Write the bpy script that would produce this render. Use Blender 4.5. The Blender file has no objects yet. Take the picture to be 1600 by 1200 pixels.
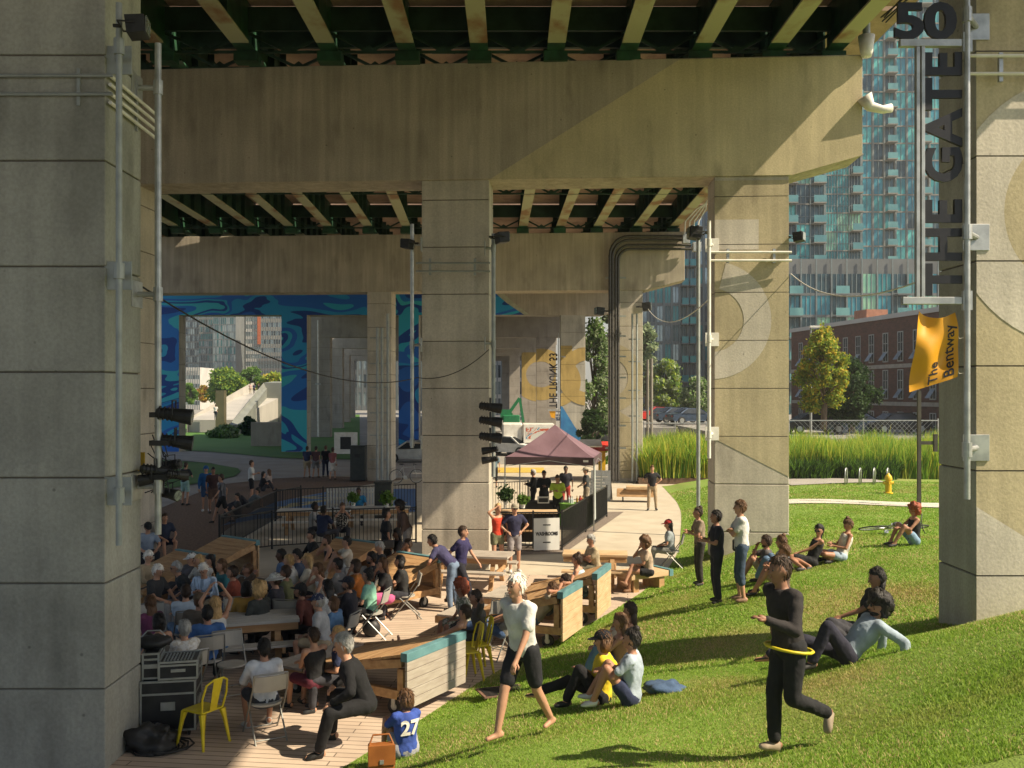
import bpy, bmesh, math, random
import numpy as np
from mathutils import Vector, Matrix, noise as mnoise
R=math.radians
random.seed(7); np.random.seed(7)
SC=bpy.context.scene; COL=SC.collection
# ---------------- camera, sky, sun, exposure ----------------
CAMZ=4.5; F=1500.0; U0=800.0; V0=613.0
cd=bpy.data.cameras.new("camera"); cam=bpy.data.objects.new("camera",cd); COL.objects.link(cam)
cam.location=(0,0,CAMZ); cam.rotation_euler=(R(90),0,0)
cd.sensor_width=36; cd.lens=36*F/1600; cd.shift_x=0; cd.shift_y=(V0-600)/1600
cd.clip_start=0.1; cd.clip_end=6000
SC.camera=cam
SUNV=Vector((1,-0.33,1.06)).normalized()
EL=math.asin(SUNV.z); ROT=math.atan2(SUNV.x,SUNV.y)
w=bpy.data.worlds.new("World"); SC.world=w; w.use_nodes=True
nt=w.node_tree; bg=nt.nodes["Background"]; sky=nt.nodes.new("ShaderNodeTexSky")
sky.sky_type='NISHITA'; sky.sun_disc=False; sky.sun_elevation=EL; sky.sun_rotation=ROT; sky.dust_density=1.5
nt.links.new(sky.outputs[0],bg.inputs[0]); bg.inputs[1].default_value=0.075
sl=bpy.data.lights.new("sun","SUN"); so=bpy.data.objects.new("sun",sl); COL.objects.link(so)
sl.energy=5.0; sl.angle=R(0.5); sl.color=(1.0,0.86,0.64)
so.rotation_euler=SUNV.to_track_quat('Z','Y').to_euler(); so.location=(30,-20,60)
SC.view_settings.view_transform='Standard'; SC.view_settings.look='None'
SC.view_settings.exposure=0.95; SC.view_settings.gamma=1.0
try:
    SC.cycles.max_bounces=6; SC.cycles.diffuse_bounces=3; SC.cycles.glossy_bounces=3
    SC.cycles.use_denoising=True
except Exception: pass

# ---------------- picture -> world helpers (a point at a distance d along +Y) ----------------
def P(u,v,d): return Vector(((u-U0)*d/F, d, CAMZ-(v-V0)*d/F))
def G(u,v,z=0.0):
    d=(CAMZ-z)*F/(v-V0); return P(u,v,d)

# ---------------- materials ----------------
MATS={}
def nodes(name):
    m=bpy.data.materials.new(name); m.use_nodes=True
    return m,m.node_tree,m.node_tree.nodes["Principled BSDF"]
def c4(c): return (c[0],c[1],c[2],1)
def M(name,col,col2=None,scale=3.0,rough=0.75,metal=0.0,bump=0.0,bscale=30.0,stretch=(1,1,1),spec=0.4,detail=5,lo=0.35,hi=0.65,space='Object'):
    if name in MATS: return MATS[name]
    m,t,b=nodes(name); N=t.nodes; L=t.links
    b.inputs['Roughness'].default_value=rough; b.inputs['Metallic'].default_value=metal
    b.inputs['Specular IOR Level'].default_value=spec
    tc=N.new('ShaderNodeTexCoord'); mp=N.new('ShaderNodeMapping'); mp.inputs['Scale'].default_value=stretch
    L.new(tc.outputs[space],mp.inputs[0])
    if col2 is None: col2=tuple(min(1,x*0.78) for x in col)
    n=N.new('ShaderNodeTexNoise'); n.inputs['Scale'].default_value=scale; n.inputs['Detail'].default_value=detail
    L.new(mp.outputs[0],n.inputs['Vector'])
    r=N.new('ShaderNodeValToRGB'); r.color_ramp.elements[0].position=lo; r.color_ramp.elements[1].position=hi
    r.color_ramp.elements[0].color=c4(col2); r.color_ramp.elements[1].color=c4(col)
    L.new(n.outputs[0],r.inputs[0]); L.new(r.outputs[0],b.inputs['Base Color'])
    if bump:
        n2=N.new('ShaderNodeTexNoise'); n2.inputs['Scale'].default_value=bscale; n2.inputs['Detail'].default_value=4
        L.new(mp.outputs[0],n2.inputs['Vector'])
        bp=N.new('ShaderNodeBump'); bp.inputs['Strength'].default_value=bump; bp.inputs['Distance'].default_value=0.02
        L.new(n2.outputs[0],bp.inputs['Height']); L.new(bp.outputs[0],b.inputs['Normal'])
    MATS[name]=m; return m
def concrete(name,col,streak=0.5,dark=0.6,fine=1.0):
    """board-formed concrete: large blotches, vertical streaks, small pits"""
    if name in MATS: return MATS[name]
    m,t,b=nodes(name); N=t.nodes; L=t.links
    b.inputs['Roughness'].default_value=0.85; b.inputs['Specular IOR Level'].default_value=0.25
    tc=N.new('ShaderNodeTexCoord'); out=tc.outputs['Object']
    def noi(sc,st,det,lo,hi,a,bb):
        mp=N.new('ShaderNodeMapping'); mp.inputs['Scale'].default_value=st; L.new(out,mp.inputs[0])
        n=N.new('ShaderNodeTexNoise'); n.inputs['Scale'].default_value=sc; n.inputs['Detail'].default_value=det
        L.new(mp.outputs[0],n.inputs[0])
        r=N.new('ShaderNodeMapRange'); r.inputs[1].default_value=lo; r.inputs[2].default_value=hi
        r.inputs[3].default_value=a; r.inputs[4].default_value=bb; L.new(n.outputs[0],r.inputs[0]); return r.outputs[0],n
    a,_=noi(0.7,(1,1,1),6,0.3,0.7,dark,1.08)
    s,_=noi(5.0,(1,1,0.05),5,0.4,0.72,1.0,1.0+0.4*streak)
    d,_=noi(1.6,(1,1,0.35),7,0.56,0.75,1.0,0.62)
    f,fn=noi(26.0,(1,1,1),6,0.3,0.7,1-.12*fine,1+.08*fine)
    v=N.new('ShaderNodeTexVoronoi'); v.inputs['Scale'].default_value=2.3; L.new(out,v.inputs[0])
    vr=N.new('ShaderNodeMapRange'); vr.inputs[1].default_value=0.025; vr.inputs[2].default_value=0.06; vr.inputs[3].default_value=0.55; vr.inputs[4].default_value=1.0
    L.new(v.outputs['Distance'],vr.inputs[0])
    cur=a
    for x in (s,d,f,vr.outputs[0]):
        mm=N.new('ShaderNodeMath'); mm.operation='MULTIPLY'; L.new(cur,mm.inputs[0]); L.new(x,mm.inputs[1]); cur=mm.outputs[0]
    mx=N.new('ShaderNodeVectorMath'); mx.operation='SCALE'; mx.inputs[0].default_value=col; L.new(cur,mx.inputs['Scale'])
    L.new(mx.outputs[0],b.inputs['Base Color'])
    bp=N.new('ShaderNodeBump'); bp.inputs['Strength'].default_value=0.35; bp.inputs['Distance'].default_value=0.01
    L.new(fn.outputs[0],bp.inputs['Height']); L.new(bp.outputs[0],b.inputs['Normal'])
    MATS[name]=m; return m
def glass(name,col,rough=0.15,metal=0.15,col2=None,scale=0.35):
    return M(name,col,col2 or tuple(x*0.45 for x in col),scale=scale,rough=rough,metal=metal,detail=2,lo=0.4,hi=0.6)
def steps(name,colors,scale=0.5,dist=2.0,stretch=(1,1,1),rough=0.6,rot=0.0):
    if name in MATS: return MATS[name]
    m,t,b=nodes(name); N=t.nodes; L=t.links; b.inputs['Roughness'].default_value=rough
    tc=N.new('ShaderNodeTexCoord'); mp=N.new('ShaderNodeMapping'); mp.inputs['Scale'].default_value=stretch; mp.inputs['Rotation'].default_value=(0,rot,0)
    L.new(tc.outputs['Object'],mp.inputs[0])
    n=N.new('ShaderNodeTexNoise'); n.inputs['Scale'].default_value=scale; n.inputs['Detail'].default_value=2.5; n.inputs['Distortion'].default_value=dist
    L.new(mp.outputs[0],n.inputs[0]); r=N.new('ShaderNodeValToRGB'); r.color_ramp.interpolation='CONSTANT'
    e=r.color_ramp.elements; k=len(colors)
    e[0].position=0; e[0].color=c4(colors[0][1]); e[1].position=colors[1][0]; e[1].color=c4(colors[1][1])
    for p,c in colors[2:]:
        q=e.new(p); q.color=c4(c)
    L.new(n.outputs[0],r.inputs[0]); L.new(r.outputs[0],b.inputs['Base Color']); MATS[name]=m; return m
def emis(name,col,s):
    if name in MATS: return MATS[name]
    m,t,b=nodes(name); b.inputs['Base Color'].default_value=c4(col); b.inputs['Emission Color'].default_value=c4(col); b.inputs['Emission Strength'].default_value=s
    MATS[name]=m; return m

# ---------------- mesh builder ----------------
class MB:
    def __init__(s): s.v=[]; s.f=[]; s.m=[]; s.cur=0
    def add(s,vs,fs):
        o=len(s.v); s.v.extend(tuple(x) for x in vs)
        for f in fs: s.f.append(tuple(o+i for i in f)); s.m.append(s.cur)
    def box(s,x0,y0,z0,x1,y1,z1):
        if x0>x1:x0,x1=x1,x0
        if y0>y1:y0,y1=y1,y0
        if z0>z1:z0,z1=z1,z0
        s.add([(x0,y0,z0),(x1,y0,z0),(x1,y1,z0),(x0,y1,z0),(x0,y0,z1),(x1,y0,z1),(x1,y1,z1),(x0,y1,z1)],
              [(0,3,2,1),(4,5,6,7),(0,1,5,4),(1,2,6,5),(2,3,7,6),(3,0,4,7)]); return s
    def beam(s,a,b,w,h,up=(0,0,1)):
        a=Vector(a);b=Vector(b);d=(b-a).normalized();up=Vector(up)
        if abs(d.dot(up))>0.98: up=Vector((1,0,0))
        x=d.cross(up).normalized(); z=x.cross(d).normalized()
        vs=[]
        for q in (a,b):
            for i,j in ((-1,-1),(1,-1),(1,1),(-1,1)): vs.append(q+x*(w/2*i)+z*(h/2*j))
        s.add(vs,[(3,2,1,0),(4,5,6,7),(0,1,5,4),(1,2,6,5),(2,3,7,6),(3,0,4,7)]); return s
    def tube(s,pts,r,n=8,r2=None,caps=True):
        pts=[Vector(p) for p in pts]; k=len(pts); rs=r if isinstance(r,(list,tuple)) else [r+(0 if r2 is None else (r2-r)*i/(k-1)) for i in range(k)]
        vs=[];fs=[]; prev=None
        for i,p in enumerate(pts):
            d=(pts[min(i+1,k-1)]-pts[max(i-1,0)])
            if d.length<1e-9: d=Vector((0,0,1))
            d.normalize()
            if prev is None:
                up=Vector((0,0,1)) if abs(d.z)<0.9 else Vector((1,0,0)); x=d.cross(up).normalized()
            else:
                x=(prev-d*prev.dot(d)); x=x.normalized() if x.length>1e-6 else d.orthogonal().normalized()
            prev=x; y=d.cross(x)
            for j in range(n):
                a=2*math.pi*j/n; vs.append(p+x*(rs[i]*math.cos(a))+y*(rs[i]*math.sin(a)))
        for i in range(k-1):
            for j in range(n):
                a=i*n+j;b=i*n+(j+1)%n; fs.append((a,b,b+n,a+n))
        if caps: fs.append(tuple(range(n-1,-1,-1))); fs.append(tuple((k-1)*n+j for j in range(n)))
        s.add(vs,fs); return s
    def cyl(s,a,b,r,n=12,r2=None): return s.tube([a,b],r,n,r2)
    def capsule(s,a,b,ra,rb,n=10):
        a=Vector(a);b=Vector(b);d=b-a
        if d.length<1e-4: b=a+Vector((0,0,1e-3)); d=b-a
        d.normalize(); pts=[];rs=[]
        for t in (0.02,0.35,0.7,0.93): pts.append(a-d*ra*math.sqrt(max(0,1-t*t))); rs.append(ra*t)
        pts.append(a);rs.append(ra);pts.append(b);rs.append(rb)
        for t in (0.93,0.7,0.35,0.02): pts.append(b+d*rb*math.sqrt(max(0,1-t*t))); rs.append(rb*t)
        return s.tube(pts,rs,n)
    def loft(s,rings,n=14,caps=True):
        """rings: (center, xaxis*rx, yaxis*ry)"""
        vs=[];fs=[];k=len(rings)
        for c,x,y in rings:
            for j in range(n):
                a=2*math.pi*j/n; vs.append(Vector(c)+Vector(x)*math.cos(a)+Vector(y)*math.sin(a))
        for i in range(k-1):
            for j in range(n):
                a=i*n+j;b=i*n+(j+1)%n; fs.append((a,b,b+n,a+n))
        if caps: fs.append(tuple(range(n-1,-1,-1))); fs.append(tuple((k-1)*n+j for j in range(n)))
        s.add(vs,fs); return s
    def ell(s,c,rx,ry,rz,nu=14,nv=9,rot=None,fn=None):
        c=Vector(c);vs=[];fs=[]
        for i in range(nv+1):
            t=math.pi*i/nv
            for j in range(nu):
                a=2*math.pi*j/nu; q=Vector((math.sin(t)*math.cos(a)*rx,math.sin(t)*math.sin(a)*ry,math.cos(t)*rz))
                if fn: q=fn(q)
                if rot is not None: q=rot@q
                vs.append(c+q)
        for i in range(nv):
            for j in range(nu):
                a=i*nu+j;b=i*nu+(j+1)%nu; fs.append((a,a+nu,b+nu,b))
        s.add(vs,fs); return s
    def prism(s,poly,z0,z1):
        n=len(poly); ar=sum(poly[i][0]*poly[(i+1)%n][1]-poly[(i+1)%n][0]*poly[i][1] for i in range(n))
        if ar<0: poly=poly[::-1]
        vs=[(p[0],p[1],z0) for p in poly]+[(p[0],p[1],z1) for p in poly]
        fs=[tuple(range(n-1,-1,-1)),tuple(range(n,2*n))]+[(i,(i+1)%n,n+(i+1)%n,n+i) for i in range(n)]
        s.add(vs,fs); return s
    def prismY(s,poly,y0,y1):
        """poly in (x,z), extruded along y"""
        n=len(poly); ar=sum(poly[i][0]*poly[(i+1)%n][1]-poly[(i+1)%n][0]*poly[i][1] for i in range(n))
        if ar<0: poly=poly[::-1]
        vs=[(p[0],y0,p[1]) for p in poly]+[(p[0],y1,p[1]) for p in poly]
        fs=[tuple(range(n)),tuple(range(2*n-1,n-1,-1))]+[((i+1)%n,i,n+i,n+(i+1)%n) for i in range(n)]
        s.add(vs,fs); return s
    def prismX(s,poly,x0,x1):
        """poly in (y,z), extruded along x"""
        n=len(poly); ar=sum(poly[i][0]*poly[(i+1)%n][1]-poly[(i+1)%n][0]*poly[i][1] for i in range(n))
        if ar<0: poly=poly[::-1]
        vs=[(x0,p[0],p[1]) for p in poly]+[(x1,p[0],p[1]) for p in poly]
        fs=[tuple(range(n-1,-1,-1)),tuple(range(n,2*n))]+[(i,(i+1)%n,n+(i+1)%n,n+i) for i in range(n)]
        s.add(vs,fs); return s
    def quad(s,a,b,c,d): s.add([a,b,c,d],[(0,1,2,3)]); return s
    def xf(s,mat):
        s.v=[tuple(mat@Vector(p)) for p in s.v]; return s
    def mesh(s,name,mats,smooth=False):
        me=bpy.data.meshes.new(name); me.from_pydata([tuple(p) for p in s.v],[],s.f)
        if not isinstance(mats,(list,tuple)): mats=[mats]
        for m in mats: me.materials.append(m)
        if any(s.m): me.polygons.foreach_set('material_index',s.m)
        if smooth: me.polygons.foreach_set('use_smooth',[True]*len(s.f))
        me.update(); return me
    def build(s,name,mats,parent=None,smooth=False,bevel=0,world=False,label=None):
        if world and parent is not None:
            inv=(Matrix.Translation(parent.location)@Matrix.Rotation(parent.rotation_euler.z,4,'Z')).inverted(); s.xf(inv)
        me=s.mesh(name,mats,smooth); o=bpy.data.objects.new(name,me); COL.objects.link(o)
        if parent is not None: o.parent=parent
        if bevel:
            b=o.modifiers.new('b','BEVEL'); b.width=bevel; b.segments=2; b.limit_method='ANGLE'
        if label: o['label']=label
        return o
def thing(name,label,cat,loc=(0,0,0),rotz=0,group=None):
    o=bpy.data.objects.new(name,None); COL.objects.link(o); o.location=loc; o.rotation_euler=(0,0,rotz)
    o.empty_display_size=0.2
    o['label']=label; o['category']=cat
    if group: o['group']=group
    return o
def tag(o,label,cat,group=None,kind=None):
    if label: o['label']=label
    if cat: o['category']=cat
    if group: o['group']=group
    if kind: o['kind']=kind
    return o
def struct(o,label=None):
    o['kind']='structure'
    if label: o['label']=label
    return o
def copy_tree(o,loc=None,rotz=None,label=None,parent=None,kids=None):
    c=o.copy(); COL.objects.link(c); c.parent=parent
    if loc is not None: c.location=loc
    if rotz is not None: c.rotation_euler=(0,0,rotz)
    if label: c['label']=label
    for ch in (KIDS(o)): copy_tree(ch,parent=c)
    return c
def KIDS(o): return [x for x in o.children]
def textmesh(txt,size,depth,mat,name,bold=0.0,mirror=False,align='LEFT',spacing=1.0,parent=None):
    cu=bpy.data.curves.new(name,'FONT'); cu.body=txt; cu.size=size; cu.extrude=depth/2; cu.offset=bold; cu.align_x=align; cu.space_character=spacing
    cu.resolution_u=4
    to=bpy.data.objects.new(name+'_c',cu); COL.objects.link(to)
    dg=bpy.context.evaluated_depsgraph_get(); me=bpy.data.meshes.new_from_object(to.evaluated_get(dg)); bpy.data.objects.remove(to)
    me.name=name; me.materials.clear(); me.materials.append(mat)
    if mirror: me.transform(Matrix.Scale(-1,4,(1,0,0))); me.flip_normals()
    o=bpy.data.objects.new(name,me); COL.objects.link(o)
    if parent is not None: o.parent=parent
    return o
def clip_poly(poly,x0,z0,x1,z1):
    def cl(ps,ins,inter):
        out=[]
        for i in range(len(ps)):
            a=ps[i];b=ps[(i+1)%len(ps)]
            if ins(a):
                out.append(a)
                if not ins(b): out.append(inter(a,b))
            elif ins(b): out.append(inter(a,b))
        return out
    def ix(x): return lambda a,b:(x,a[1]+(b[1]-a[1])*(x-a[0])/(b[0]-a[0]))
    def iz(z): return lambda a,b:(a[0]+(b[0]-a[0])*(z-a[1])/(b[1]-a[1]),z)
    for ins,inter in ((lambda p:p[0]>=x0,ix(x0)),(lambda p:p[0]<=x1,ix(x1)),(lambda p:p[1]>=z0,iz(z0)),(lambda p:p[1]<=z1,iz(z1))):
        if len(poly)<3: return []
        poly=cl(poly,ins,inter)
    return poly
# ================= palette =================
CONC=concrete('concrete_bare',(0.50,0.45,0.37),dark=.78)
CONC2=concrete('concrete_cap',(0.42,0.365,0.285),streak=0.8,dark=.78)
CONCG=concrete('concrete_grey',(0.46,0.43,0.36),dark=.75)
CONCPALE=concrete('concrete_pale',(0.38,0.34,0.29),streak=0.2,dark=.8)
JOINT=M('joint_shadow_gap',(0.16,0.14,0.11),rough=0.9)
OLIVE=concrete('paint_olive_concrete',(0.47,0.40,0.26),streak=0.5,dark=0.8)
LIGHTP=concrete('paint_light_concrete',(0.56,0.51,0.43),streak=0.5,dark=0.8)
GOLDP=concrete('paint_gold_concrete',(0.46,0.33,0.12),streak=0.4,dark=0.8)
GIRD=M('girder_dark_green',(0.04,0.085,0.06),(0.02,0.045,0.033),scale=2,rough=0.6)
GIRDE=M('girder_green_paint',(0.03,0.10,0.05),(0.02,0.05,0.03),scale=3,rough=0.5)
SOFF=M('girder_flange_rusty',(0.45,0.44,0.28),(0.30,0.17,0.09),scale=1.1,rough=0.7,stretch=(1,0.6,1),detail=9,lo=0.38,hi=0.52,bump=0.3,bscale=14)
SLAB=concrete('deck_slab_underside',(0.50,0.36,0.27),streak=0.2)
GALV=M('galvanised_steel',(0.50,0.51,0.50),(0.34,0.35,0.35),scale=6,rough=0.42,metal=0.6)
GREYP=M('grey_painted_pipe',(0.36,0.38,0.36),(0.28,0.30,0.29),scale=5,rough=0.5,metal=0.3)
BLACK=M('black_matte',(0.015,0.015,0.016),(0.03,0.03,0.03),scale=8,rough=0.5)
BLKPIPE=M('black_conduit',(0.05,0.045,0.04),(0.08,0.075,0.07),scale=8,rough=0.45)
WHITEP=M('white_paint',(0.78,0.76,0.70),(0.66,0.63,0.56),scale=4,rough=0.5)

# ================= terrain =================
BND=[(2,-6.6),(5,-4.9),(8,-3.5),(10,-2.65),(11.5,-2.07),(12.2,-1.65),(14.3,-.78),(16.4,.22),(18.9,1.7),(22.3,3.25),(25,4.15),(27.3,4.75),(32.6,5.75),(36,6.35),(39.2,6.75),(46,7.2)]
def bx(y):
    for i in range(len(BND)-1):
        if BND[i][0]<=y<=BND[i+1][0]:
            t=(y-BND[i][0])/(BND[i+1][0]-BND[i][0]); return BND[i][1]+t*(BND[i+1][1]-BND[i][1])
    return BND[0][1] if y<BND[0][0] else BND[-1][1]
def bxs(y): return sum(bx(y+o) for o in (-1,-.5,0,.5,1))/5
TP=[(x,y,0.0) for y,x in BND]+[(x-1.5,y,-0.25) for y,x in BND]
TP+=[(3.95,16.7,.86),(5.97,13.5,1.24),(5.97,12.3,1.5),(2.3,8.2,1.35),(.1,9.7,.98),(1.3,12.2,.66),(5.9,11,2.0),(9.8,24,.95),(5.1,24,.3),(6.9,24,.95),(5.2,14.2,.95),
     (8,20,1.2),(11,18,1.5),(12,13,2.2),(14,24,1.0),(9,34,.55),(14,34,.5),(20,34,.5),(12,40,.45),(20,42,.45),(9,40,.35),(14.4,37,.55),(5.5,8,2.6),(9,9,2.8),(13,9,3.0),(0,5,1.8),(3,5,2.4),(8,4,3.0),(20,10,2.6),(20,20,1.6),(26,30,.8),(26,42,.5),(-1.5,6.5,1.1),
     (7.5,28,.6),(10,46,.4),(25,46,.4),(-4,3,.5),(40,10,2.5),(40,25,1.0),(40,45,.5),(30,2,3.0),(40,2,3.0)]
def tps_fit(pts,lam=0.4):
    n=len(pts); X=np.array(pts)[:,:2]; z=np.array(pts)[:,2]
    d=np.linalg.norm(X[:,None]-X[None],axis=2); K=np.where(d>0,d*d*np.log(d+1e-12),0)+lam*np.eye(n)
    Pm=np.c_[np.ones(n),X]; A=np.zeros((n+3,n+3)); A[:n,:n]=K; A[:n,n:]=Pm; A[n:,:n]=Pm.T
    s=np.linalg.solve(A,np.r_[z,0,0,0]); return X,s
TX,TS=tps_fit(TP)
def hz_np(x,y): return np.minimum(_hz(x,y),3.2)
def _hz(x,y):
    x=np.asarray(x,float);y=np.asarray(y,float)
    d=np.sqrt((x[...,None]-TX[:,0])**2+(y[...,None]-TX[:,1])**2)
    return (np.where(d>0,d*d*np.log(d+1e-12),0)@TS[:-3])+TS[-3]+TS[-2]*x+TS[-1]*y
def hz(x,y):
    """height of the ground under (x,y)"""
    s=x-bxs(y)
    if s<=0 or y<2 or y>46: return 0.0
    z=float(hz_np([x],[y])[0]); t=min(1,s/0.8)
    return max(0.0,z)*t*(1 if s>.8 else 1)
def lawn_mesh():
    ys=[2+0.25*i for i in range(177)]; ss=[0,.1,.2,.35,.5,.7,.9,1.2]+[1.5+.3*i for i in range(40)]+[14+i for i in range(30)]
    vs=[];fs=[]
    for y in ys:
        b=bxs(y); xs=np.array([b+s for s in ss]); zz=hz_np(xs,np.full(len(xs),y))
        for s,x,z in zip(ss,xs,zz):
            z=max(0,z)*min(1,s/0.8)
            z+=0.02*mnoise.noise(Vector((x*.6,y*.6,0)))*min(1,s)
            vs.append((x,y,z+0.012 if s>0 else 0.012))
    n=len(ss)
    for i in range(len(ys)-1):
        for j in range(n-1):
            a=i*n+j; fs.append((a,a+1,a+n+1,a+n))
    m=MB(); m.add(vs,fs); return m
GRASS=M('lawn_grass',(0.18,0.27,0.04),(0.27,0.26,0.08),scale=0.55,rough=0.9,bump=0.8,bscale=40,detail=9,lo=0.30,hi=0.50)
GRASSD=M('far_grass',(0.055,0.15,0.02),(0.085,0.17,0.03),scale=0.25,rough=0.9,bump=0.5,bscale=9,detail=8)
struct(lawn_mesh().build('lawn',GRASS,smooth=True),'green sunlit lawn sloping up beside the plaza')
def curve(pts,n=6):
    out=[];k=len(pts)
    for i in range(k-1):
        p0=pts[max(i-1,0)];p1=pts[i];p2=pts[i+1];p3=pts[min(i+2,k-1)]
        for j in range(n):
            t=j/n; out.append(tuple(0.5*((2*p1[a])+(-p0[a]+p2[a])*t+(2*p0[a]-5*p1[a]+4*p2[a]-p3[a])*t*t+(-p0[a]+3*p1[a]-3*p2[a]+p3[a])*t**3) for a in (0,1)))
    out.append(pts[-1]); return out
def gpoly(name,poly,z,mat,label=None):
    bm=bmesh.new(); vs=[bm.verts.new((p[0],p[1],z)) for p in poly]; f=bm.faces.new(vs); f.normal_update()
    if f.normal.z<0: f.normal_flip()
    bmesh.ops.triangulate(bm,faces=[f]); me=bpy.data.meshes.new(name); bm.to_mesh(me); bm.free(); me.materials.append(mat)
    o=bpy.data.objects.new(name,me); COL.objects.link(o); return struct(o,label)
def GP(*uv,z=0): return [tuple(G(u,v,z)[:2]) for u,v in uv]
# base sheet reaching the horizon
ASPH=M('far_asphalt',(0.30,0.28,0.25),(0.22,0.21,0.19),scale=0.4,rough=0.9,bump=0.2)
g=MB(); g.add([(-2500,-60,-.02),(2500,-60,-.02),(2500,3500,-.02),(-2500,3500,-.02)],[(0,1,2,3)])
struct(g.build('ground',ASPH),'pale asphalt ground reaching the horizon')
# concrete plaza and boardwalk
PLAZA=M('plaza_concrete',(0.50,0.44,0.34),(0.43,0.37,0.28),scale=1.2,rough=0.85,bump=0.15,bscale=30)
def planks_mat(name,col,col2,width,ang=0,gap=0.06,axis=0):
    if name in MATS: return MATS[name]
    m,t,b=nodes(name); N=t.nodes; L=t.links; b.inputs['Roughness'].default_value=0.75
    tc=N.new('ShaderNodeTexCoord'); mp=N.new('ShaderNodeMapping'); mp.inputs['Rotation'].default_value=(0,0,ang); L.new(tc.outputs['Object'],mp.inputs[0])
    br=N.new('ShaderNodeTexBrick'); br.inputs['Scale'].default_value=1; br.inputs['Brick Width'].default_value=2.4; br.inputs['Row Height'].default_value=width
    br.inputs['Mortar Size'].default_value=width*gap; br.inputs['Color1'].default_value=c4(col); br.inputs['Color2'].default_value=c4(col2); br.inputs['Mortar'].default_value=c4(tuple(x*.3 for x in col2))
    L.new(mp.outputs[0],br.inputs['Vector'])
    n=N.new('ShaderNodeTexNoise'); n.inputs['Scale'].default_value=2; n.inputs['Detail'].default_value=6; L.new(mp.outputs[0],n.inputs[0])
    r=N.new('ShaderNodeMapRange'); r.inputs[3].default_value=.72; r.inputs[4].default_value=1.2; L.new(n.outputs[0],r.inputs[0])
    mx=N.new('ShaderNodeVectorMath'); mx.operation='SCALE'; L.new(br.outputs[0],mx.inputs[0]); L.new(r.outputs[0],mx.inputs['Scale'])
    L.new(mx.outputs[0],b.inputs['Base Color']); MATS[name]=m; return m
BOARD=planks_mat('boardwalk_planks',(0.56,0.44,0.34),(0.50,0.385,0.295),0.14,ang=0.12)
edge=[(bxs(2+.5*i),2+.5*i) for i in range(75)]
pl=[(-7.5,2)]+edge+[(30,46),(30,60),(-14,60),(-14,26),(-7.5,24)]
gpoly('plaza',pl,0.004,PLAZA,'pale concrete plaza curving past the lawn')
bd=[(-8.5,2)]+[(bxs(y)-0.0,y) for y in [2+.5*i for i in range(44)]]+[(2.2,23.8),(-.55,23.8),(-2.5,23.8),(-4.6,23.0),(-8.5,22.2)]
gpoly('boardwalk',bd,0.008,BOARD,'pinkish timber boardwalk under the seated crowd')
gpoly('paved_strip',[(3.4,23.6),(-.5,23.6),(-.5,25.1),(3.9,25.1)],0.012,PLAZA,'pale paving strip crossing the plaza')
gpoly('gravel',[tuple(p) for p in GP((775,868),(880,866),(975,800),(935,800),(870,850),(775,856))],0.012,M('gravel_strip',(0.26,0.21,0.17),(0.13,0.10,0.08),scale=25,rough=0.95,bump=0.6,bscale=60),'dark gravel strip beside the iron fence')
MULCH=M('mulch',(0.24,0.15,0.095),(0.12,0.075,0.05),scale=14,rough=0.95,bump=0.8,bscale=50)
gpoly('mulch_bed',GP((150,905),(345,905),(345,835),(400,795),(470,776),(560,760),(600,753),(640,748),(430,742),(340,752),(250,790),(150,830)),0.006,MULCH,'brown mulch ground beside the fence')
BLUEC=steps('court_paint',[(0,(0.05,0.13,0.30)),(0.46,(0.05,0.13,0.30)),(0.50,(0.42,0.36,0.18)),(0.515,(0.07,0.17,0.36)),(0.6,(0.42,0.36,0.18)),(0.615,(0.05,0.13,0.30))],scale=0.12,dist=0.6,stretch=(1,.7,1))
gpoly('painted_court',GP((345,822),(430,785),(530,765),(650,764),(650,800),(520,800),(400,812)),0.014,BLUEC,'blue painted court with pale yellow stripes')
PATH=M('path_concrete',(0.36,0.33,0.29),(0.30,0.27,0.24),scale=0.8,rough=0.9)
gpoly('path',GP((100,705),(240,703),(330,708),(440,718),(560,722),(660,722),(660,748),(520,744),(430,748),(340,758),(250,795),(100,830),(100,790),(240,770),(300,760),(370,745),(378,735),(330,724),(240,716),(100,716)),0.018,PATH,'grey curved footpath beyond the court')
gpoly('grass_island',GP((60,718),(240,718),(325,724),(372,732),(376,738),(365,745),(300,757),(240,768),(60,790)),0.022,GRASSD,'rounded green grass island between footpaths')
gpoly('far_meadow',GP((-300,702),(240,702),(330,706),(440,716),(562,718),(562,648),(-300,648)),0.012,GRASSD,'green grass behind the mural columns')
gpoly('yellow_band',GP((765,731),(850,731),(850,739),(765,739)),0.02,M('yellow_road_paint',(0.62,0.42,0.08),rough=0.7),'yellow painted band on the road')
WALK=M('thin_walk',(0.60,0.56,0.48),(0.52,0.48,0.40),scale=2,rough=0.85)
def strip_on_lawn(name,a,b,lift,mat,label):
    """a,b : matching lists of world (x,y) edges; follows the lawn height"""
    m=MB();vs=[];n=len(a);K=5
    for i in range(n):
        for k in range(K):
            t=k/(K-1); x=a[i][0]+(b[i][0]-a[i][0])*t; y=a[i][1]+(b[i][1]-a[i][1])*t
            vs.append((x,y,hz(x,y)+lift))
    fs=[(i*K+k,i*K+k+1,(i+1)*K+k+1,(i+1)*K+k) for i in range(n-1) for k in range(K-1)]
    m.add(vs,fs); return struct(m.build(name,mat,smooth=True),label)
xs=[9.3+.5*i for i in range(45)]
strip_on_lawn('footpath',[(x,33.6-.10*(x-6)) for x in xs],[(x,35.3-.10*(x-6)) for x in xs],.05,WALK,'narrow pale path crossing the upper lawn')
xs=[12.0+.5*i for i in range(10)]
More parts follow.
